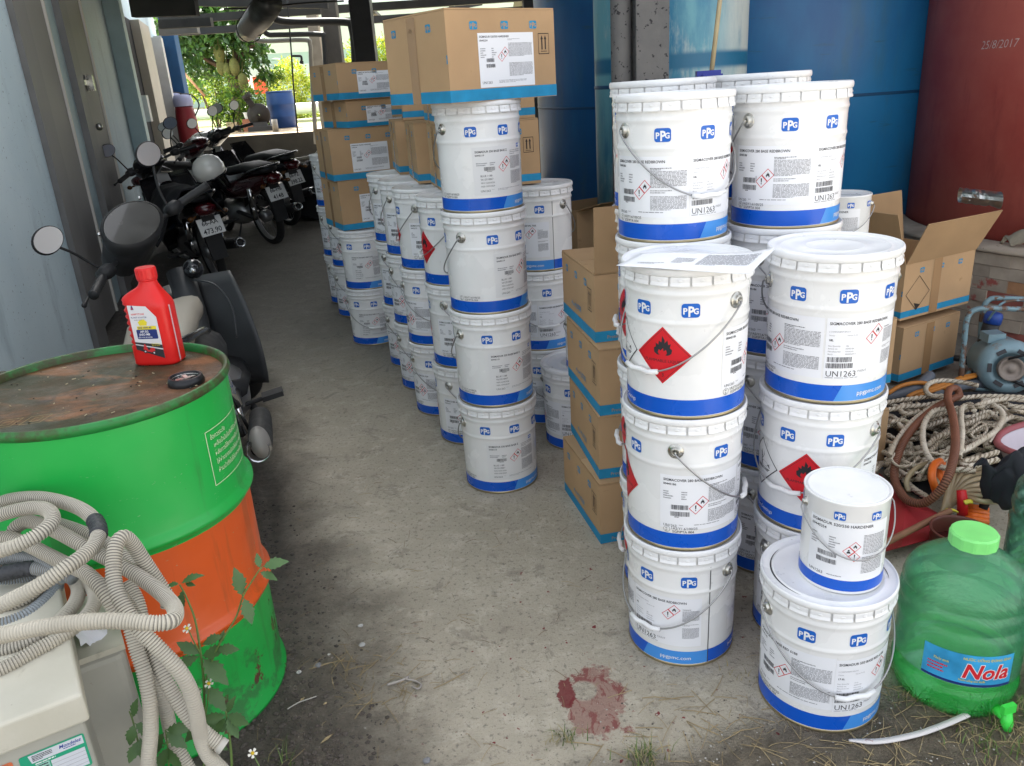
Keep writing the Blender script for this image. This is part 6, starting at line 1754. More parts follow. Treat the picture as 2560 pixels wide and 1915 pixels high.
for k in range(9):
    e = [(705, 985), (760, 972), (815, 975), (862, 990), (905, 1020), (935, 1060), (960, 1100), (975, 1145), (985, 1190)][k]
    tubeline('clear_hose', ('leftmost', 'second', 'third', 'fourth', 'fifth', 'sixth', 'seventh', 'eighth', 'rightmost')[k] + ' strand of the tan hose bundle fanning out of the yellow ribbon', [(640 + 3 * k, 1290 + k * 1.5, .06), (665 + 5 * k, 1245 - k * 2, .08), ((690 + e[0]) / 2 + 4, (1180 + e[1]) / 2 - 18, .12), (e[0], e[1], .13), (e[0] + 150, e[1] - 60 + k * 8, .09)], .1, .0088, 'hose_clear', group='strands of the tan hose bundle')
tubeline('clear_hose', 'tan clear hose ring standing up inside the brown loop', [(385, 1110, .10), (372, 1020, .13), (440, 930, .15), (545, 888, .16), (605, 940, .16), (618, 1040, .14), (600, 1135, .10)], .1, .0088, 'hose_clear')
tubeline('orange_hose', 'bright orange hose bent upright inside the brown loop', [(640, 870, .20), (590, 900, .20), (572, 980, .19), (590, 1060, .16), (610, 1120, .12)], .2, .013, 'hose_bright_orange', n=12)
tubeline('orange_hose', 'orange hose piece leaning beside the bent one', [(655, 880, .18), (640, 980, .16), (655, 1060, .13)], .2, .012, 'hose_bright_orange', n=12)
for k in range(4): tubeline('orange_hose', ('upper', 'second', 'third', 'lowest')[k] + ' short orange hose behind the open paint can', [(850, 1235 + 32 * k, .07), (920, 1242 + 32 * k, .08), (1010, 1255 + 32 * k, .07)], .1, .0125, 'hose_bright_orange', n=10)
# red sheet, stick, ribbon, red handle
pts = [ZX(*q) for q in ((150, 960), (255, 1060), (420, 1175), (640, 1295), (560, 1490), (330, 1550), (150, 1600))]
P = [at_z(px, py, .035 + .02 * (i % 2)) for i, (px, py) in enumerate(pts)]; cen = sum(P, Vector()) / len(P) + Vector((0, 0, .03))
b = MB(); b.add(P + [cen], [(i, (i + 1) % len(P), len(P)) for i in range(len(P))], False); o = thick(b.build('red_sheet', 'sheet_red'), .003); tag(o, 'folded red plastic sheet spread on the ground behind the small can', 'sheet')
tubeline('stick', 'brown stick lying across the red sheet', [(150, 1545, .09), (400, 1420, .09), (620, 1310, .10), (720, 1262, .11)], .09, .0105, 'stick_brown', 'stick', None)
a = at_z(*ZX(815, 1305), .07); b = MB(); b.tube([(0, 0, 0), (-.002, .01, .055), (-.004, .02, .085)], [.0165, .0165, .0145], 14); o = b.build('red_tool', 'handle_red', None, a); tag(o, 'red plastic tool handle standing behind the open paint can', 'tool handle')
b = MB(); pp = zpath([(655, 1270, .10), (690, 1250, .115), (740, 1252, .115), (780, 1275, .11), (735, 1262, .112)], .1, 6); o0 = pp[0]
b.tube([p - o0 for p in pp], .005, 6, flat=.35); pp2 = zpath([(830, 1200, .13), (870, 1188, .135), (895, 1192, .13)], .1, 6); b.tube([p - o0 for p in pp2], .008, 6, flat=.3)
o = b.build('yellow_ribbon', 'ribbon_yellow', None, o0); tag(o, 'yellow ribbon tied round the tan hose bundle', 'ribbon')
# open paint can with brown drips
a = at_z(*ZX(800, 1420), .105); t = thing('open_can', 'open paint can with dark brown paint inside behind the green bottle', 'paint can', (a.x, a.y, 0))
b = MB(); b.lathe([(.080, .0), (.083, .004), (.083, .100), (.087, .104), (.088, .110), (.083, .112), (.079, .106), (.079, .03)], 36); b.build('body', 'can_brown', t)
b = MB(); b.disc(.079, .055, 30); b.build('paint', mk('wet_paint', (.05, .008, .008), .12), t)
# basin with black cloth
a = at_z(*ZX(1330, 960), .10); t = thing('basin', 'white basin with a thick pink rim at the right edge', 'basin', (a.x + .20, a.y + .02, .0)); t.rotation_euler = (R(-10), R(-8), 0)
b = MB(); b.lathe([(.12, .0), (.16, .02), (.205, .12), (.222, .195)], 40); b.lathe([(.213, .195), (.195, .12), (.15, .028), (.001, .025)], 40); b.build('bowl', 'basin_white', t)
b = MB(); b.lathe([(.222, .190), (.236, .196), (.238, .206), (.228, .214), (.214, .210), (.212, .197)], 40); b.build('rim', 'basin_pink', t)
corner = [ZX(900, 930), ZX(1330, 800), ZX(1330, 1200), ZX(985, 1250)]
A_, B_, C_, E_ = at_z(*corner[0], .24), at_z(*corner[1], .28), at_z(*corner[2], .17), at_z(*corner[3], .08)
def clothf(u, v):
    p = A_.lerp(B_, u).lerp(E_.lerp(C_, u), v); q = Vector((u * 4, v * 4, 0))
    return p + Vector((.014 * mnoise.noise(q * 1.3), .016 * mnoise.noise(q + Vector((5, 0, 0))), .030 * mnoise.noise(q * .9) + .05 * math.sin(PI * min(1, v * 1.2)) + .012 * math.sin(u * 9 + v * 5)))
b = MB(); b.grid(clothf, 30, 22); o = thick(b.build('black_cloth', 'cloth_black'), .004); tag(o, 'black cloth with red paint specks thrown over the basin', 'cloth')
# motor on its tubular frame
YF = 3.45
t = thing('motor_cart', 'pale blue tubular frame carrying an electric motor at the right edge', 'motor frame', at_y(2405, 965, YF) * Vector((1, 1, 0)) if False else Vector((at_y(2405, 965, YF).x, YF, 0)))
O_ = Vector(t.location)
V = lambda px, py, y=YF: at_y(px, py, y) - O_
b = MB(); b.tube(spline([V(2398, 985), V(2404, 930), V(2411, 850), V(2416, 805), V(2428, 780), V(2455, 771), V(2500, 771), V(2620, 776)], 8), .0125, 10); b.build('hoop', 'frame_blue', t)
b = MB(); b.tube(spline([V(2448, 900, 3.7), V(2452, 830, 3.7), V(2458, 775, 3.7), V(2470, 752, 3.7), V(2500, 745, 3.7), V(2620, 752, 3.7)], 8), .0125, 10); b.build('hoop', 'frame_blue', t)
b = MB(); b.tube([V(2400, 966), V(2560, 984), V(2660, 996)], .0125, 10); b.build('rail', 'frame_blue', t); b = MB(); b.tube([V(2404, 960), V(2452, 890, 3.7)], .011, 8); b.build('rail', 'frame_blue', t)
b = MB(); b.tube(spline([V(2470, 800, 3.6), V(2500, 762, 3.55), V(2530, 752, 3.6), V(2600, 750, 3.6)], 6), .006, 6); b.build('cable', 'frame_blue', t)
b = MB(); c0 = V(2462, 862, 3.62); c1 = V(2480, 805, 3.62); d_ = (c1 - c0).normalized()
b.tube([c0 - d_ * .09] + [c0 + d_ * (.012 * k) for k in range(6)] + [c1], [.030, .034, .037, .034, .037, .034, .037, .036], 14); b.build('filter_housing', 'hose_black', t)
b = MB(); b.tube([c1 - d_ * .005, c1 + d_ * .03, c1 + d_ * .045, c1 + d_ * .05], [.040, .040, .034, .02], 14); b.build('filter_cap', mk('cap_blue', (.015, .06, .30), .4), t)
mc = V(2520, 918, 3.40); ax = Vector((-.30, -.92, .16)).normalized(); Mq = ax.to_track_quat('Z', 'Y').to_matrix()
b = MB(); b.lathe([(.001, -.26), (.10, -.26), (.122, -.22), (.125, -.05), (.128, -.02), (.122, .012), (.095, .030), (.070, .034), (.066, .010), (.001, .010)], 36, c=mc, M=Mq); b.build('motor', 'motor_blue', t)
b = MB(); b.lathe([(.001, .058), (.014, .058), (.016, .055), (.036, .055), (.038, .058), (.050, .060), (.055, .060), (.055, .050), (.046, .046), (.046, .038), (.055, .034), (.055, .026), (.020, .022)], 32, c=mc, M=Mq); b.build('pulley', 'pulley_iron', t)
for k in range(6):
    b = MB(); a = 2 * PI * k / 6; b.box(mc + Mq @ Vector((.083 * math.cos(a), .083 * math.sin(a), .030)), (.04, .018, .012), rot=Mq @ Matrix.Rotation(a + PI / 2, 3, 'Z')); b.build('vent', 'gap_dark', t)
b = MB(); b.tube([mc + ax * .05 + Vector((-.02, 0, .05)), V(2640, 868, 3.3)], .006, 6, flat=1.4); b.build('belt', 'hose_black', t); b = MB(); b.tube([mc + ax * .05 + Vector((0, 0, -.05)), V(2640, 1000, 3.3)], .006, 6, flat=1.4); b.build('belt', 'hose_black', t)
b = MB(); b.box(mc + Vector((-.03, .10, .120)), (.08, .07, .04)); b.build('terminal_box', 'motor_blue', t)
for k in range(4):
    b = MB(); b.tube(spline([V(2385 + 25 * k, 895 + 9 * k, 3.75), V(2430 + 20 * k, 900 + 6 * k, 3.7), V(2480 + 20 * k, 915 + 4 * k, 3.7), V(2600, 905 + 8 * k, 3.75)], 6), .016, 8); o = b.build('black_hose', 'hose_black', None, O_); tag(o, 'black hose lying in the bunch behind the blue frame leg', 'hose', 'black hoses behind the frame leg')
# debris under carton and frame
tubeline('broken_pipe', 'greyish broken pipe leaning behind the frame', [(1150, -20, .12), (1000, 30, .1), (880, 60, .06)], .1, .03, 'hose_slate', 'pipe', None)
# sacking on the plinth
mk('sackcloth', (.36, .32, .25), .95, var=(9, .25), bump=(40, .5))
a, c = at_y(2512, 610, 4.25), at_y(2600, 590, 4.1)
def sack(u, v): p = a.lerp(c, u); return p + Vector((.0, .10 * (v - .5), .07 * math.sin(PI * v) * (.5 + .6 * u) + .025 * mnoise.noise(Vector((u * 5, v * 4, 1)))))
b = MB(); b.grid(sack, 16, 10); o = thick(b.build('sackcloth', 'sackcloth'), .004); tag(o, 'dirty sackcloth dumped on the brick plinth', 'sack')

# ================================================================== green water bottles
def film(name, tint, dif, wt):
    m = bpy.data.materials.new(name); MATS[name] = m; m.use_nodes = True; nt = m.node_tree; N, L = nt.nodes, nt.links
    for n in list(N): N.remove(n)
    out = N.new('ShaderNodeOutputMaterial'); tr = N.new('ShaderNodeBsdfTransparent'); tr.inputs[0].default_value = (*tint, 1)
    df = N.new('ShaderNodeBsdfDiffuse'); df.inputs[0].default_value = (*dif, 1); tl = N.new('ShaderNodeBsdfTranslucent'); tl.inputs[0].default_value = (*dif, 1)
    m0 = N.new('ShaderNodeMixShader'); m0.inputs[0].default_value = .5; L.new(df.outputs[0], m0.inputs[1]); L.new(tl.outputs[0], m0.inputs[2])
    m1 = N.new('ShaderNodeMixShader'); m1.inputs[0].default_value = wt; L.new(tr.outputs[0], m1.inputs[1]); L.new(m0.outputs[0], m1.inputs[2])
    gl = N.new('ShaderNodeBsdfGlossy'); gl.inputs['Roughness'].default_value = .07
    tc = N.new('ShaderNodeTexCoord'); nz = N.new('ShaderNodeTexNoise'); nz.inputs['Scale'].default_value = 13; nz.inputs['Detail'].default_value = 6; nz.inputs['Roughness'].default_value = .6
    mp = N.new('ShaderNodeVectorMath'); mp.operation = 'MULTIPLY'; mp.inputs[1].default_value = (1, 1, 2.2); L.new(tc.outputs['Object'], mp.inputs[0]); L.new(mp.outputs[0], nz.inputs['Vector'])
    bp = N.new('ShaderNodeBump'); bp.inputs['Strength'].default_value = .45; bp.inputs['Distance'].default_value = .02; L.new(nz.outputs['Fac'], bp.inputs['Height']); L.new(bp.outputs[0], gl.inputs['Normal'])
    fr = N.new('ShaderNodeFresnel'); fr.inputs['IOR'].default_value = 1.45; L.new(bp.outputs[0], fr.inputs['Normal'])
    m2 = N.new('ShaderNodeMixShader'); L.new(fr.outputs[0], m2.inputs[0]); L.new(m1.outputs[0], m2.inputs[1]); L.new(gl.outputs[0], m2.inputs[2]); L.new(m2.outputs[0], out.inputs['Surface'])
    return m
film('bottle_green', (.64, .98, .75), (.24, .90, .50), .26); film('bottle_teal', (.70, .94, .86), (.22, .62, .50), .2); film('bottle_base', (.45, .97, .52), (.04, .80, .12), .40)
mk('cap_green', (.22, .72, .20), .4, var=(20, .06)); mk('tap_green', (.06, .70, .08), .35)
mk('label_sky', (.04, .33, .62), .35, var=(14, .3)); mk('label_red', (.60, .02, .03), .35); mk('label_gold', (.62, .55, .08), .35)
def water_bottle(label, x, y, rz, full=True, m='bottle_green', tap=True):
    t = thing('water_bottle', label, 'water bottle', (x, y, 0), rz, 'green water bottles on the ground')
    q = .142; prof = [(.001, .012), (.09, .010), (.118, .0), (.132, .006), (.139, .03)]
    z = .03
    for k in range(5):
        z0 = .05 + k * .052
        if k in (1, 2): prof += [(q - .001, z0), (q - .001, z0 + .04)] if k == 1 else [(q - .001, z0), (q - .001, z0 + .030)]
        else: prof += [(q, z0), (q + .002, z0 + .012), (q, z0 + .024), (q - .006, z0 + .032), (q - .006, z0 + .036)]
    prof += [(q - .001, .300), (q - .006, .322), (q - .016, .340), (q - .024, .348), (q - .046, .366), (q - .054, .372), (q - .076, .388), (.054, .400), (.050, .408), (.050, .418)]
    b = MB()
    pr_low = [p for p in prof if p[1] <= .112]; pr_hi = [pr_low[-1]] + [p for p in prof if p[1] > .112]
    b.mat(1).lathe(pr_low, 64); b.mat(0).lathe(pr_hi, 64); b.build('body', [m, 'bottle_base'], t)
    if full:
        b = MB(); b.lathe([(.001, .016), (.11, .014), (.128, .03), (.130, .12), (.130, .205), (.001, .206)], 40)
        b.build('water', mk('water_green', (.55, .85, .65), .02, trans=1.0, ior=1.33) if 'water_green' not in MATS else 'water_green', t) if False else None
    b = MB(); n = 48; P = []
    for z, r_, w in ((.408, .0515, 1), (.436, .0515, 1), (.441, .0485, 0)):
        for i in range(n): rr = r_ + (.0012 if w and (i // 2) % 2 else 0); P.append((rr * math.cos(2 * PI * i / n), rr * math.sin(2 * PI * i / n), z))
    b.add(P, [(j * n + i, j * n + (i + 1) % n, (j + 1) * n + (i + 1) % n, (j + 1) * n + i) for j in range(2) for i in range(n)] + [tuple(range(2 * n, 3 * n))], False); b.build('cap', 'cap_green', t)
    if tap:
        b = MB(); b.tube([(.136, 0, .030), (.172, 0, .030)], [.013, .012], 12); b.tube([(.165, 0, .046), (.170, 0, .018), (.176, 0, -.0)], [.012, .014, .009], 12); b.box((.168, 0, .058), (.012, .034, .022)); b.build('tap', 'tap_green', t)
    s = Sheet(); w_ = .200
    s.rect(0, -.010, w_, .088, 'label_sky', 1); s.rect(0, -.010, w_, .007, 'label_navy', 2)
    s.text('Nola', .084, .014, .055, 'print_white', .055, .95, 2, shear=.22); s.text('Nola', .084, .014, .055, 'label_red', .025, .95, 3, shear=.22)
    s.text('NƯỚC UỐNG ĐÓNG BÌNH', .084, .063, .0098, 'label_gold', .02, .9, 2); s.text('Nước uống tinh khiết', .080, .004, .0070, 'label_gold', .02, .9, 3)
    s.text('Thủy tinh', .022, .044, .0095, 'label_gold', .015, .9, 2, shear=.3)
    for k in range(3): s.para(.012, .030 - k * .009, .056, .0058, 1, 'label_red', .8, 140 + k, 2)
    def onb(x, y, l): a = R(-74) + x / q; r = q + .0012 + l; return Vector((r * math.cos(a), r * math.sin(a), .116 + y))
    put('label', s.mesh('label', onb, .012), t)
    return t
rzb = math.atan2(-1.6, -1.075)
water_bottle('green water bottle with blue and red label wrapped in film at the front right', 1.068, 1.615, rzb + R(48))
water_bottle('paler green water bottle at the right edge behind the labelled one', 1.560, 1.960, rzb + R(120), True, 'bottle_teal', False)
water_bottle('green water bottle cut off by the right edge beside the labelled one', 1.43, 1.53, rzb + R(60))
water_bottle('dark green bottle in the shadowy gap beyond the carton stack', at_y(1455, 560, 4.0).x, 4.0, 0, True, 'bottle_green', False)
# white strip on the ground
mk('strip_white', (.66, .62, .60), .6, spots=[(30, .62, (.36, .18, .16))])
pp = [at_z(px, py, z) for px, py, z in ((2122, 1851, .006), (2200, 1853, .006), (2290, 1836, .008), (2360, 1812, .012), (2420, 1786, .02))]
b = MB(); path = spline(pp, 10); o0 = path[0]; n = Vector((0, 0, 1)); P = []
for i, p in enumerate(path):
    tdir = (path[min(i + 1, len(path) - 1)] - path[max(i - 1, 0)]).normalized(); s_ = tdir.cross(n).normalized(); wv = .0075 * (.35 + .65 * min(1, i / 6))
    P += [p - o0 - s_ * wv, p - o0 + s_ * wv]
b.add(P, [(2 * i, 2 * i + 1, 2 * i + 3, 2 * i + 2) for i in range(len(path) - 1)], True); o = thick(b.build('white_strip', 'strip_white', None, o0), .003); tag(o, 'bent white plastic strip with reddish stains on the ground before the bottle', 'strip')
# ================================================================== motorbikes along the wall
mk('bike_black', (.012, .012, .014), .22, coat=.4); mk('bike_matt', (.018, .018, .019), .6, var=(20, .2)); mk('bike_grey', (.035, .037, .039), .45, var=(5, .15)); mk('shield_grey', (.22, .21, .19), .5); mk('bike_white', (.62, .62, .60), .25, coat=.4); mk('bike_maroon', (.05, .008, .011), .25, coat=.4); mk('tyre', (.013, .013, .013), .85, bump=(90, .4)); mk('chrome', (.62, .62, .62), .12, 1.0); mk('alloy', (.30, .30, .30), .4, .8); mk('seat_black', (.016, .016, .017), .55, bump=(120, .2)); mk('seat_beige', (.25, .225, .18), .6, var=(6, .08)); mk('tail_red', (.05, .004, .006), .15, coat=.5); mk('lens', (.35, .35, .34), .1, coat=.5); mk('amber', (.09, .035, .008), .2); mk('mirror', (.60, .60, .58), .28, .85); mk('plate_white', (.66, .66, .64), .4, var=(14, .05)); mk('dial', (.065, .063, .058), .22, coat=.6, var=(12, .06)); mk('helmet_white', (.66, .65, .60), .2, coat=.5); mk('jacket', (.008, .008, .010), .9, var=(8, .4))
TY_PROF = [(.238, -.030), (.262, -.036), (.280, -.030), (.289, -.014), (.290, 0), (.289, .014), (.280, .030), (.262, .036), (.238, .030)]
MX = Matrix.Rotation(-PI / 2, 3, 'X')
def wheel_parts():
    b = MB(); b.lathe(TY_PROF, 40, M=MX); ty = b.mesh('tyre', 'tyre')
    b = MB(); b.lathe([(.238, -.026), (.226, -.020), (.222, 0), (.226, .020), (.238, .026)], 40, M=MX); rim = b.mesh('rim', 'alloy')
    b = MB()
    for k in range(24):
        a = 2 * PI * k / 24; a2 = a + (.35 if k % 2 else -.35); y = .02 if (k // 2) % 2 else -.02
        b.tube([(.04 * math.cos(a2), y, .04 * math.sin(a2)), (.224 * math.cos(a), 0, .224 * math.sin(a))], .0014, 4, caps=False)
    sp_ = b.mesh('spokes', 'alloy')
    b = MB(); b.lathe([(.001, -.05), (.045, -.05), (.060, -.03), (.060, .03), (.045, .05), (.001, .05)], 20, M=MX); hub = b.mesh('hub', 'alloy')
    return ty, rim, sp_, hub
WP = wheel_parts()
def motorbike(label, pos, heading, lean, body='bike_black', accent='bike_black', seat='seat_black', plate=None, steer=0.0, scooter=False, dash=False, group='motorbikes parked along the wall'):
    M = Matrix.Rotation(heading, 4, 'Z') @ Matrix.Rotation(-lean, 4, 'X')
    t = thing('motorbike', label, 'motorbike', pos, 0, group); t.rotation_euler = M.to_euler()
    AX = 1.22
    # steering assembly pivot
    ang = Matrix.Translation((.98, 0, .62)) @ Matrix.Rotation(R(-26), 4, 'Y') @ Matrix.Rotation(steer, 4, 'Z') @ Matrix.Rotation(R(26), 4, 'Y') @ Matrix.Translation((-.98, 0, -.62))
    S3 = lambda p: (ang @ Vector((p[0], p[1], p[2], 1))).to_3d()
    def sput(name, b, m, parent=t):
        b.v = [tuple(S3(p)) for p in b.v]; return b.build(name, m, parent)
    def wheel(x, st):
        w = put('wheel', WP[0], t)
        w.matrix_local = (ang if st else Matrix.Identity(4)) @ Matrix.Translation((x, 0, .29))
        for nm, me in (('rim', WP[1]), ('spokes', WP[2]), ('hub', WP[3])): put(nm, me, w)
    wheel(0, False); wheel(AX, True)
    # rear mudguard, swing arm, shocks, exhaust, engine
    b = MB(); secs = []
    for k in range(10):
        a = R(20 + 16 * k); r_ = .335
        secs.append([Vector((r_ * math.cos(a) * 1.0, y, .29 + r_ * math.sin(a) + dz)) for y, dz in ((-.055, -.035), (-.045, .0), (0, .012), (.045, 0), (.055, -.035), (0, -.004))])
    b.loft(secs); b.build('rear_mudguard', 'bike_matt', t)
    b = MB(); b.hexa([(-.34, -.06, .27), (-.30, -.06, .27), (-.30, .06, .27), (-.34, .06, .27), (-.335, -.07, .56), (-.27, -.07, .56), (-.27, .07, .56), (-.335, .07, .56)]); b.build('mud_flap', 'bike_matt', t)
    for sy in (-1, 1):
        b = MB(); b.tube([(.02, sy * .10, .29), (.50, sy * .09, .34)], [.018, .024], 8); b.build('swing_arm', 'bike_matt', t)
        b = MB(); b.tube([(-.01, sy * .125, .30), (-.03, sy * .125, .44)], .014, 8); b.tube([(-.03, sy * .125, .42), (-.045, sy * .12, .50), (-.06, sy * .12, .60)], [.026, .028, .024], 10)
        b.build('shock_absorber', 'chrome', t)
    b = MB(); b.tube(spline([(.62, -.10, .22), (.40, -.15, .20), (.18, -.17, .27), (-.20, -.18, .33), (-.34, -.18, .355)], 6), [.016] * 8 + [.03] * 4 + [.044] * 12 + [.040], 14); ex = b.build('exhaust', 'bike_matt', t)
    if dash:
        b = MB(); b.ball((-.33, -.190, .37), .058, 16, 10, (1.3, .6, .95)); b.build('heat_shield', 'shield_grey', ex)
    b = MB(); b.tube([(-.335, -.18, .353), (-.385, -.18, .362)], [.043, .038], 16, caps=False); b.tube([(-.385, -.18, .362), (-.378, -.18, .361), (-.34, -.18, .354)], [.038, .027, .026], 16, caps=False); b.build('exhaust_tip', 'chrome', ex)
    b = MB(); b.body([(.36, 0, .30, .09, .09), (.46, 0, .30, .14, .12), (.60, 0, .30, .14, .12), (.72, 0, .33, .09, .09), (.80, 0, .38, .06, .06)]); b.build('engine', 'alloy', t)
    b = MB(); b.tube([(.42, -.26, .26), (.42, .26, .26)], .010, 8)
    for sy in (-1, 1): b.box((.42, sy * .23, .265), (.07, .09, .022))
    b.build('footrest', 'bike_matt', t)
    b = MB(); b.tube([(.40, .10, .22), (.34, .24, .01)], .009, 6); b.build('side_stand', 'bike_matt', t)
    # body panels, seat, tail
    b = MB(); b.body([(-.40, 0, .70, .03, .03), (-.32, 0, .68, .085, .06), (-.10, 0, .63, .125, .095), (.18, 0, .58, .135, .11), (.42, 0, .54, .13, .09), (.56, 0, .50, .10, .07)], 14); b.build('body_panel', body, t)
    b = MB(); b.body([(.50, 0, .50, .06, .06), (.66, 0, .50, .055, .06), (.84, 0, .62, .06, .07), (.95, 0, .78, .06, .08)]); b.build('frame_cover', accent, t)
    b = MB(); b.body([(-.36, 0, .760, .075, .022), (-.28, 0, .775, .115, .038), (0, 0, .785, .125, .045), (.20, 0, .765, .125, .045), (.42, 0, .735, .10, .045), (.54, 0, .715, .055, .03)], 14, 3.0); b.build('seat', seat, t)
    b = MB(); b.tube(spline([(-.02, .13, .72), (-.20, .14, .77), (-.38, .10, .80), (-.43, 0, .805), (-.38, -.10, .80), (-.20, -.14, .77), (-.02, -.13, .72)], 6), .013, 8); b.build('grab_rail', 'bike_black', t)
    b = MB(); b.body([(-.455, 0, .665, .02, .02), (-.43, 0, .675, .075, .045), (-.36, 0, .69, .095, .05)], 12); tl = b.build('tail_light', 'tail_red', t)
    for sy in (-1, 1):
        b = MB(); b.ball((-.40, sy * .135, .635), .026, 10, 6, (1.1, 1, .8)); b.tube([(-.37, sy * .08, .645), (-.40, sy * .12, .637)], .008, 6); b.build('indicator', 'amber', t)
    if plate:
        pl = MB(); pl.box((0, 0, 0), (.19, .002, .14)); s = Sheet()
        s.text(plate[0], 0, .012, .052, 'print_black', .016, .92, 2, center=True); s.text(plate[1], 0, -.056, .058, 'print_black', .016, .92, 2, center=True)
        Mp = Matrix.Translation((-.372, 0, .545)) @ Matrix.Rotation(R(-90), 4, 'Z') @ Matrix.Rotation(R(-18), 4, 'X')
        po = pl.build('number_plate', 'plate_white', t); po.matrix_local = Mp
        put('lettering', s.mesh('lettering', lambda x, y, l: Vector((x, -.0012 - l, y))), po)
        b = MB(); b.box((-.345, 0, .58), (.03, .10, .12)); b.build('plate_bracket', 'bike_matt', t)
    # leg shields
    for sy in (-1, 1):
        def shield(u, v, sy=sy):
            z = (.26 + .62 * v) if not dash else (.24 + .50 * v); x = .80 + .20 * v - .10 * math.sin(PI * v) - .10 * u * (1 - .4 * v); y = sy * (.055 + (.19 - .03 * (2 * v - 1) ** 2) * u)
            return Vector((x - .03 * u * u, y, z))
        b = MB(); b.grid(shield, 8, 10); thick(b.build('leg_shield', 'bike_grey' if dash else accent, t), .006)
    if scooter:
        b = MB(); b.body([(.40, 0, .34, .15, .05), (.62, 0, .32, .16, .045), (.80, 0, .36, .14, .05)]); b.build('floorboard', 'bike_matt', t)
    # front end, turned with the bars
    for sy in (-1, 1):
        b = MB(); b.tube([(1.22, sy * .075, .29), (1.10, sy * .075, .52), (1.03, sy * .06, .68)], [.022, .020, .018], 8); sput('fork', b, 'alloy')
    b = MB(); secs = []
    for k in range(9):
        a = R(8 + 18 * k); r_ = .325
        secs.append([Vector((1.22 + r_ * math.cos(a), y, .29 + r_ * math.sin(a) + dz)) for y, dz in ((-.055, -.04), (-.045, 0), (0, .014), (.045, 0), (.055, -.04), (0, -.004))])
    b.loft(secs); sput('front_mudguard', b, accent)
    b = MB(); b.body([(.88, 0, 1.00, .05, .02), (.93, 0, 1.00, .12, .05), (1.02, 0, 1.00, .145, .085), (1.12, 0, .95, .12, .085), (1.18, 0, .91, .07, .05)], 14); hc = sput('handlebar_cowl', b, body if not dash else 'bike_matt')
    b = MB(); b.ball((1.135, 0, .935), .085, 14, 8, (.75, 1.1, .8)); sput('headlight', b, 'lens')
    b = MB(); b.tube(spline([(.86, .36, .995), (.93, .25, 1.0), (1.0, .10, .99), (1.0, -.10, .99), (.93, -.25, 1.0), (.86, -.36, .995)], 6), .011, 8); sput('handlebar', b, 'bike_matt')
    for sy in (-1, 1):
        P = [Vector((.920, sy * .265, 1.0)), Vector((.84, sy * .395, .993))]; d = (P[1] - P[0]).normalized(); L = (P[1] - P[0]).length
        b = MB(); b.tube([P[0] + d * (L * k / 14) for k in range(15)], [.0185 if k % 2 else .0200 for k in range(15)], 12); b.tube([P[1], P[1] + d * .008], [.022, .020], 12); sput('grip', b, 'bike_matt')
        b = MB(); b.body([(.90, sy * .235, 1.0, .035, .026), (.93, sy * .235, 1.005, .04, .030), (.965, sy * .235, 1.0, .035, .026)]); sput('switch_block', b, 'bike_matt')
        b = MB(); b.tube(spline([(.96, sy * .24, .99), (.965, sy * .30, .985), (.935, sy * .37, .98), (.90, sy * .425, .975)], 5), [.007] * 14 + [.008, .009], 8); b.ball((.90, sy * .428, .975), .011, 8, 6); sput('brake_lever', b, 'bike_matt')
        b = MB(); b.tube(spline([(.95, sy * .23, 1.02), (.955, sy * .25, 1.08), (.945, sy * .275, 1.14), (.935, sy * .305, 1.19)], 5), .006, 8); ms = sput('mirror_stalk', b, 'bike_matt')
        c_ = Vector((.93, sy * .315, 1.24)); b = MB(); n = 28; front = []
        for k in range(n):
            a = 2 * PI * k / n; rx = .068 * (1 + .10 * math.cos(a) * sy); front.append((rx * math.cos(a), .050 * math.sin(a) * (1 + .12 * math.cos(a) * sy)))
        Fm = lambda x, z, d_: c_ + Vector((-d_ - .10 * x * sy * .0, x, z))
        P = [Fm(x * 1.0, z * 1.0, .004) for x, z in front] + [Fm(x * 1.06, z * 1.06, -.004) for x, z in front] + [Fm(x * .75, z * .75, -.022) for x, z in front]
        b.add(P, [(k, (k + 1) % n, n + (k + 1) % n, n + k) for k in range(n)] + [(n + k, n + (k + 1) % n, 2 * n + (k + 1) % n, 2 * n + k) for k in range(n)] + [tuple(range(2 * n, 3 * n))], True)
        sh = sput('mirror_shell', b, 'bike_matt')
        b = MB(); b.add([Fm(x * .96, z * .96, .0035) for x, z in front], [tuple(range(n))[::-1]], False); sput('mirror_glass', b, 'mirror', sh)
    if dash:
        # big speedometer pod facing the rider
        n = 30; out = [];
        for k in range(n):
            a = 2 * PI * k / n; out.append((.138 * math.copysign(abs(math.cos(a)) ** .8, math.cos(a)), .085 * math.copysign(abs(math.sin(a)) ** .8, math.sin(a)) * (1 - .18 * math.cos(2 * a))))
        Q = lambda x, v, d_: Vector((.905 + .62 * v - d_ * .80, x, 1.075 + .78 * v + d_ * .62))
        b = MB(); P = [Q(x, v, .012) for x, v in out] + [Q(x * 1.10, v * 1.12, .002) for x, v in out] + [Q(x * 1.02, v * 1.0, -.07) for x, v in out]
        b.add(P, [(k, (k + 1) % n, n + (k + 1) % n, n + k) for k in range(n)] + [(n + k, n + (k + 1) % n, 2 * n + (k + 1) % n, 2 * n + k) for k in range(n)], True); pod = sput('speedometer', b, 'bike_matt')
        b = MB(); b.add([Q(x * .98, v * .98, .011) for x, v in out], [tuple(range(n))], False); sput('dial', b, 'dial', pod)
        for sx in (-1, 1):
            b = MB(); b.ball(Q(sx * .135, .062, .010), .008, 8, 6); sput('screw', b, 'chrome', pod)
        b = MB(); b.ball((.87, -.07, .80), .045, 12, 8); b.tube([(.845, -.07, .80), (.82, -.07, .80)], [.024, .022], 14); b.build('ignition', 'bike_black', t)
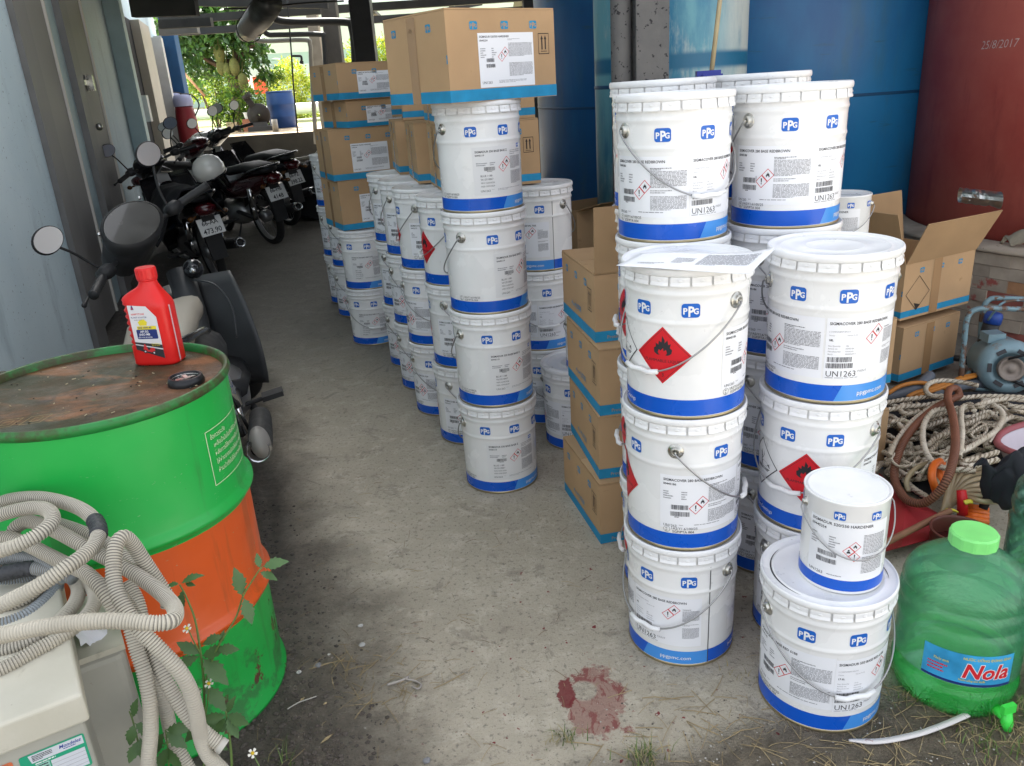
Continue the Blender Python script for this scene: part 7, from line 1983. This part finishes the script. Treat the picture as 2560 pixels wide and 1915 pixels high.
        b = MB(); b.tube([(.8195, -.07, .80), (.8185, -.07, .80)], [.014, .014], 14); b.box((.8175, -.07, .80), (.003, .004, .014)); b.build('key_plate', 'chrome', t)
        b = MB(); b.hexa([(.78, .02, .62), (.80, .02, .62), (.80, .16, .62), (.78, .16, .62), (.82, .02, .70), (.84, .02, .70), (.84, .16, .70), (.82, .16, .70)]); b.build('glove_tray', 'bike_matt', t)
        b = MB(); b.tube(spline([(.84, -.05, .76), (.78, -.14, .72), (.70, -.18, .62), (.62, -.16, .50)], 6), .005, 6); b.build('cable', 'bike_grey', t)
    return t
def rear(px, py, z): return at_z(px, py, z)
motorbike('near motorbike with beige seat and big speedometer behind the oil drum', (-1.09, 2.79, 0), R(107), R(10), 'bike_matt', 'bike_grey', 'seat_beige', None, R(47), True, True)
b2 = motorbike('black motorbike with a jacket over its seat and plate ending 473.90', (-2.42, 6.72, gz(6.72)), R(122), R(8), 'bike_black', 'bike_black', 'seat_black', ('66-AA', '473.90'), R(20))
b3 = motorbike('maroon and black motorbike with a weathered plate reading 4148', (-2.32, 8.15, gz(8.15)), R(132), R(8), 'bike_maroon', 'bike_black', 'seat_black', ('66-H6', '4148'), R(20))
b4 = motorbike('black motorbike farthest from the drum with plate ending 398.22', (-2.36, 9.05, gz(9.05)), R(134), R(8), 'bike_black', 'bike_black', 'seat_black', ('66-PZ', '398.22'), R(15))
motorbike('white motor scooter parked deep against the wall', (-3.40, 8.60, gz(8.6)), R(78), R(8), 'bike_white', 'bike_white', 'seat_black', None, R(15), True)
# jacket and helmet on the second bike
def on_b2(p): return (b2.matrix_basis @ Vector((p[0], p[1], p[2], 1))).to_3d()
b2.matrix_basis = Matrix.Translation(b2.location) @ b2.rotation_euler.to_matrix().to_4x4()
def jk(u, v):
    x = -.44 + .98 * u; a = (v - .45) * 2
    y = .05 + .20 * a + .16 * max(0, a); z = .86 - .03 * u - .42 * max(0, abs(a) - .28) ** 1.05 + .03 * mnoise.noise(Vector((u * 4, v * 5, 0)))
    if a > .3: y += .05 * mnoise.noise(Vector((u * 5, v * 3, 4)))
    return on_b2((x - .02 * max(0, a), y, z))
b = MB(); b.grid(jk, 22, 24); o = thick(b.build('jacket', 'jacket'), .012); tag(o, 'black jacket draped over the seat of the motorbike with plate 473.90', 'jacket')
hp_ = on_b2((-.02, -.20, .90)); b = MB()
b.lathe([(.115, -.035), (.128, -.02), (.130, .03), (.118, .075), (.085, .115), (.04, .135), (.001, .138)], 28, c=(0, 0, 0)); hm = b.build('helmet', 'helmet_white', None, hp_, (R(10), R(-20), .4)); tag(hm, 'white open helmet hung at the seat of the black motorbike', 'helmet')
b = MB(); b.lathe([(.116, -.036), (.131, -.034), (.132, -.024), (.129, -.02)], 28); b.build('trim', 'bike_black', hm)
# black heap on the floor at the end of the passage
p = at_y(795, 345, 9.6); b = MB()
b.grid(lambda u, v: Vector((p.x + .75 * math.cos(2 * PI * u) * (1 - v * .8) + .06 * mnoise.noise(Vector((u * 6, v * 5, 0))), 9.6 + .5 * math.sin(2 * PI * u) * (1 - v * .8), gz(9.6) + .62 * (1 - (1 - v) ** 2) + .08 * mnoise.noise(Vector((math.cos(u * 6.28) * 2, math.sin(u * 6.28) * 2, v * 4))))), 30, 10)
o = b.build('black_heap', 'jacket'); tag(o, 'low black covered heap on the floor behind the far pails', 'heap')
b = MB(); b.tube(spline([Vector((p.x - .55, 9.5, gz(9.6) + .50)), Vector((p.x - .3, 9.4, gz(9.6) + .64)), Vector((p.x, 9.4, gz(9.6) + .70)), Vector((p.x + .12, 9.45, gz(9.6) + .95)), Vector((p.x + .3, 9.5, gz(9.6) + .92))], 8), .016, 8)
o = b.build('pale_hose', 'hose_grey'); tag(o, 'pale hose curling over the black heap', 'hose')
# ================================================================== litter, clods, straw and grass
mk('clod', (.075, .062, .052), .95, var=(30, .35), bump=(50, .6)); mk('stone_pale', (.40, .39, .37), .85, var=(14, .15)); mk('stone_grey', (.20, .20, .205), .85, var=(14, .2)); mk('straw', (.34, .26, .14), .8, var=(18, .25)); mk('straw_dark', (.16, .11, .065), .85, var=(18, .25)); mk('grass_blade', (.10, .16, .035), .6, var=(20, .3)); mk('grass_dry', (.33, .28, .14), .7, var=(20, .25)); mk('twig_grey', (.33, .30, .27), .85, var=(20, .2)); mk('chip_white', (.40, .375, .33), .8)
lr = random.Random(23)
def pebble(b, c, r, sq=.6):
    P = []; n = 6
    seed = Vector((lr.uniform(0, 9), lr.uniform(0, 9), 0))
    for j, (z, k) in enumerate(((-.3, .7), (.15, 1.0), (.55, .72))):
        for i in range(n):
            a = 2 * PI * i / n + j * .3; q = r * k * lr.uniform(.75, 1.15); P.append((c[0] + q * math.cos(a), c[1] + q * math.sin(a), c[2] + r * sq * z))
    P.append((c[0], c[1], c[2] + r * sq * .85))
    F = [(j * n + i, j * n + (i + 1) % n, (j + 1) * n + (i + 1) % n, (j + 1) * n + i) for j in range(2) for i in range(n)] + [(2 * n + i, 2 * n + (i + 1) % n, 3 * n) for i in range(n)]
    b.add(P, F, False)
def drop(px0, px1, py0, py1):
    return at_z(lr.uniform(px0, px1), lr.uniform(py0, py1), 0)
b = MB(); k = 0
while k < 1500:
    p = drop(560, 1010, 1250, 1940)
    edge = (p.x + .68) * .931 + (p.y - 2.0) * .365
    if edge > lr.uniform(-.25, .16) or (p.x - DX) ** 2 + (p.y - DY) ** 2 < DR ** 2: k += .2; continue
    r_ = lr.choice((.002, .003, .003, .004, .005, .007)); pebble(b, (p.x, p.y, r_ * .15), r_ * lr.uniform(.8, 1.3), .55); k += 1
o = b.build('crumbled_earth', 'clod'); tag(o, 'crumbly dark earth along the foot of the drum', 'earth', kind='stuff')
b = MB(); b2_ = MB()
for k in range(520):
    p = drop(640, 2100, 1150, 1930); r_ = lr.choice((.0010, .0012, .0015, .002)); pebble(b if lr.random() < .6 else b2_, (p.x, p.y, 0), r_, .7)
for k in range(260):
    p = drop(1500, 2560, 1750, 1930); pebble(b if k % 2 else b2_, (p.x, p.y, 0), lr.choice((.0012, .0016, .002, .003)), .6)
o = b.build('grit', 'chip_white'); tag(o, 'pale grit scattered over the concrete', 'grit', kind='stuff')
o = b2_.build('dark_grit', 'clod'); tag(o, 'dark grit scattered over the concrete', 'grit', kind='stuff')
for lab, px, py, r_, m in [('small grey stone at the edge of the dark earth', 796, 1665, .011, 'stone_grey'), ('flat pale pebble by the foot of the drum', 747, 1682, .009, 'stone_pale'), ('pale lump lying in a nest of straw on the concrete', 905, 1613, .011, 'stone_pale'), ('pale lump above the straw nest', 902, 1565, .009, 'stone_pale'), ('dark slate chip at the bottom edge of the concrete', 1066, 1903, .012, 'stone_grey'), ('small white chip left of the straw nest', 822, 1637, .006, 'chip_white')]:
    p = at_z(px, py, 0); b = MB(); pebble(b, (0, 0, r_ * .15), r_, .6); o = b.build('stone', m, None, p); tag(o, lab, 'stone', 'loose stones on the ground')
def straw_into(b, p, a, L, bend=.25, r=.0008, lift=.002):
    d = Vector((math.cos(a), math.sin(a), 0)); s = Vector((-d.y, d.x, 0)); kx = lr.uniform(-bend, bend)
    pts = [p + d * (L * t) + s * (kx * L * t * t) + Vector((0, 0, lift + .004 * lr.random() * math.sin(PI * t))) for t in (0, .33, .66, 1)]
    b.tube(pts, r, 4, caps=False)
b = MB()
for k in range(120):
    p = drop(640, 1950, 1200, 1930); straw_into(b, p, lr.uniform(0, PI * 2), lr.uniform(.012, .06), r=.0006)
for cx, cy, n, sp in ((890, 1660, 26, 60), (985, 1720, 12, 60), (1850, 1780, 26, 130), (2300, 1880, 70, 180), (2050, 1900, 60, 220), (2500, 1830, 50, 90), (1700, 1880, 24, 140), (920, 1750, 10, 40), (2250, 1760, 22, 70)):
    for k in range(n):
        p = at_z(cx + lr.gauss(0, sp), cy + lr.gauss(0, sp * .35), 0); straw_into(b, p, lr.uniform(0, PI * 2), lr.uniform(.02, .10), r=lr.uniform(.0006, .0012))
b.mi = 0
o = b.build('straw_litter', 'straw'); tag(o, 'dry straw and stalks strewn over the ground', 'straw', kind='stuff')
b = MB()
for k in range(60): p = drop(700, 1500, 1050, 1700); straw_into(b, p, lr.uniform(0, PI * 2), lr.uniform(.01, .05), r=.0007)
o = b.build('stalk_litter', 'straw_dark'); tag(o, 'dark stalk bits lying on the passage floor', 'stalks', kind='stuff')
p0 = at_z(970, 1707, 0); pts = [at_z(px, py, .006) - p0 for px, py in ((968, 1712), (1000, 1702), (1022, 1692), (1015, 1697), (1040, 1703), (1053, 1712), (1045, 1722), (1030, 1716))]
b = MB(); b.tube(spline(pts, 6), [.0038] * 20 + [.0028] * 23, 6); o = b.build('twig', 'twig_grey', None, p0); tag(o, 'bleached hooked twig lying on the concrete', 'twig')
p0 = at_z(718, 1773, 0); b = MB(); b.tube(spline([at_z(px, py, .005) - p0 for px, py in ((718, 1773), (745, 1757), (770, 1748), (791, 1741))], 5), .0018, 5); o = b.build('stick_chip', 'chip_white', None, p0); tag(o, 'pale thin stick lying on the dark earth', 'stick')
for i, (px, py) in enumerate(((750, 1752), (808, 1762), (800, 1860))):
    p = at_z(px, py, .004); b = MB(); L = (.016, .014, .045)[i]
    leaf(b, Vector((0, 0, 0)), Vector((.6, .8, .05)), Vector((0, 0, 1)), L, L * (.55 if i < 2 else .22)); o = thick(b.build('dry_leaf', 'straw', None, p), .0006); tag(o, ('curled dry leaf near the drum foot', 'dry leaf right of the drum foot', 'long dry blade near the bottom left of the concrete')[i], 'leaf', 'dry leaves on the earth')
def tuft(label, px, py, n, L, green=.5, sp=.03):
    p = at_z(px, py, 0); t = thing('grass_tuft', label, 'grass', p, 0, 'grass tufts at the edge of the concrete'); b = MB()
    for k in range(n):
        a = lr.uniform(0, 2 * PI); o = Vector((lr.gauss(0, sp), lr.gauss(0, sp * .6), 0)); d = Vector((math.cos(a), math.sin(a), 0)); l_ = L * lr.uniform(.5, 1.2); s = Vector((-d.y, d.x, 0)) * lr.uniform(.0010, .0020); lean = lr.uniform(.3, 1.3)
        b.mi = 0 if lr.random() < green else 1
        P = []
        for q in (0, .4, .75, 1): P += [o + d * (l_ * lean * q * q * .7) + Vector((0, 0, l_ * (q - .35 * lean * q * q))) + s * (1 - q * .9), o + d * (l_ * lean * q * q * .7) + Vector((0, 0, l_ * (q - .35 * lean * q * q))) - s * (1 - q * .9)]
        b.add(P, [(2 * i, 2 * i + 1, 2 * i + 3, 2 * i + 2) for i in range(3)], True)
    b.build('blades', ['grass_blade', 'grass_dry'], t)['kind'] = 'stuff'
tuft('small dry grass tuft beside the red paint stain', 1410, 1850, 46, .045, .55, .022)
tuft('green grass tuft at the bottom edge right of the paint stain', 1605, 1895, 70, .055, .65, .025)
tuft('grass growing at the lower right corner beside the bottles', 2520, 1790, 80, .06, .7, .05)
tuft('sparse grass in front of the labelled bottle', 2480, 1870, 60, .05, .6, .05)
tuft('thin weeds in the gap between the two front stacks', 1850, 1690, 16, .03, .3, .03)
tuft('grass blades at the very bottom left of the concrete', 700, 1912, 14, .05, .8, .02)
tuft('low grass at the foot of the front pail on its right', 2260, 1750, 26, .03, .45, .03)
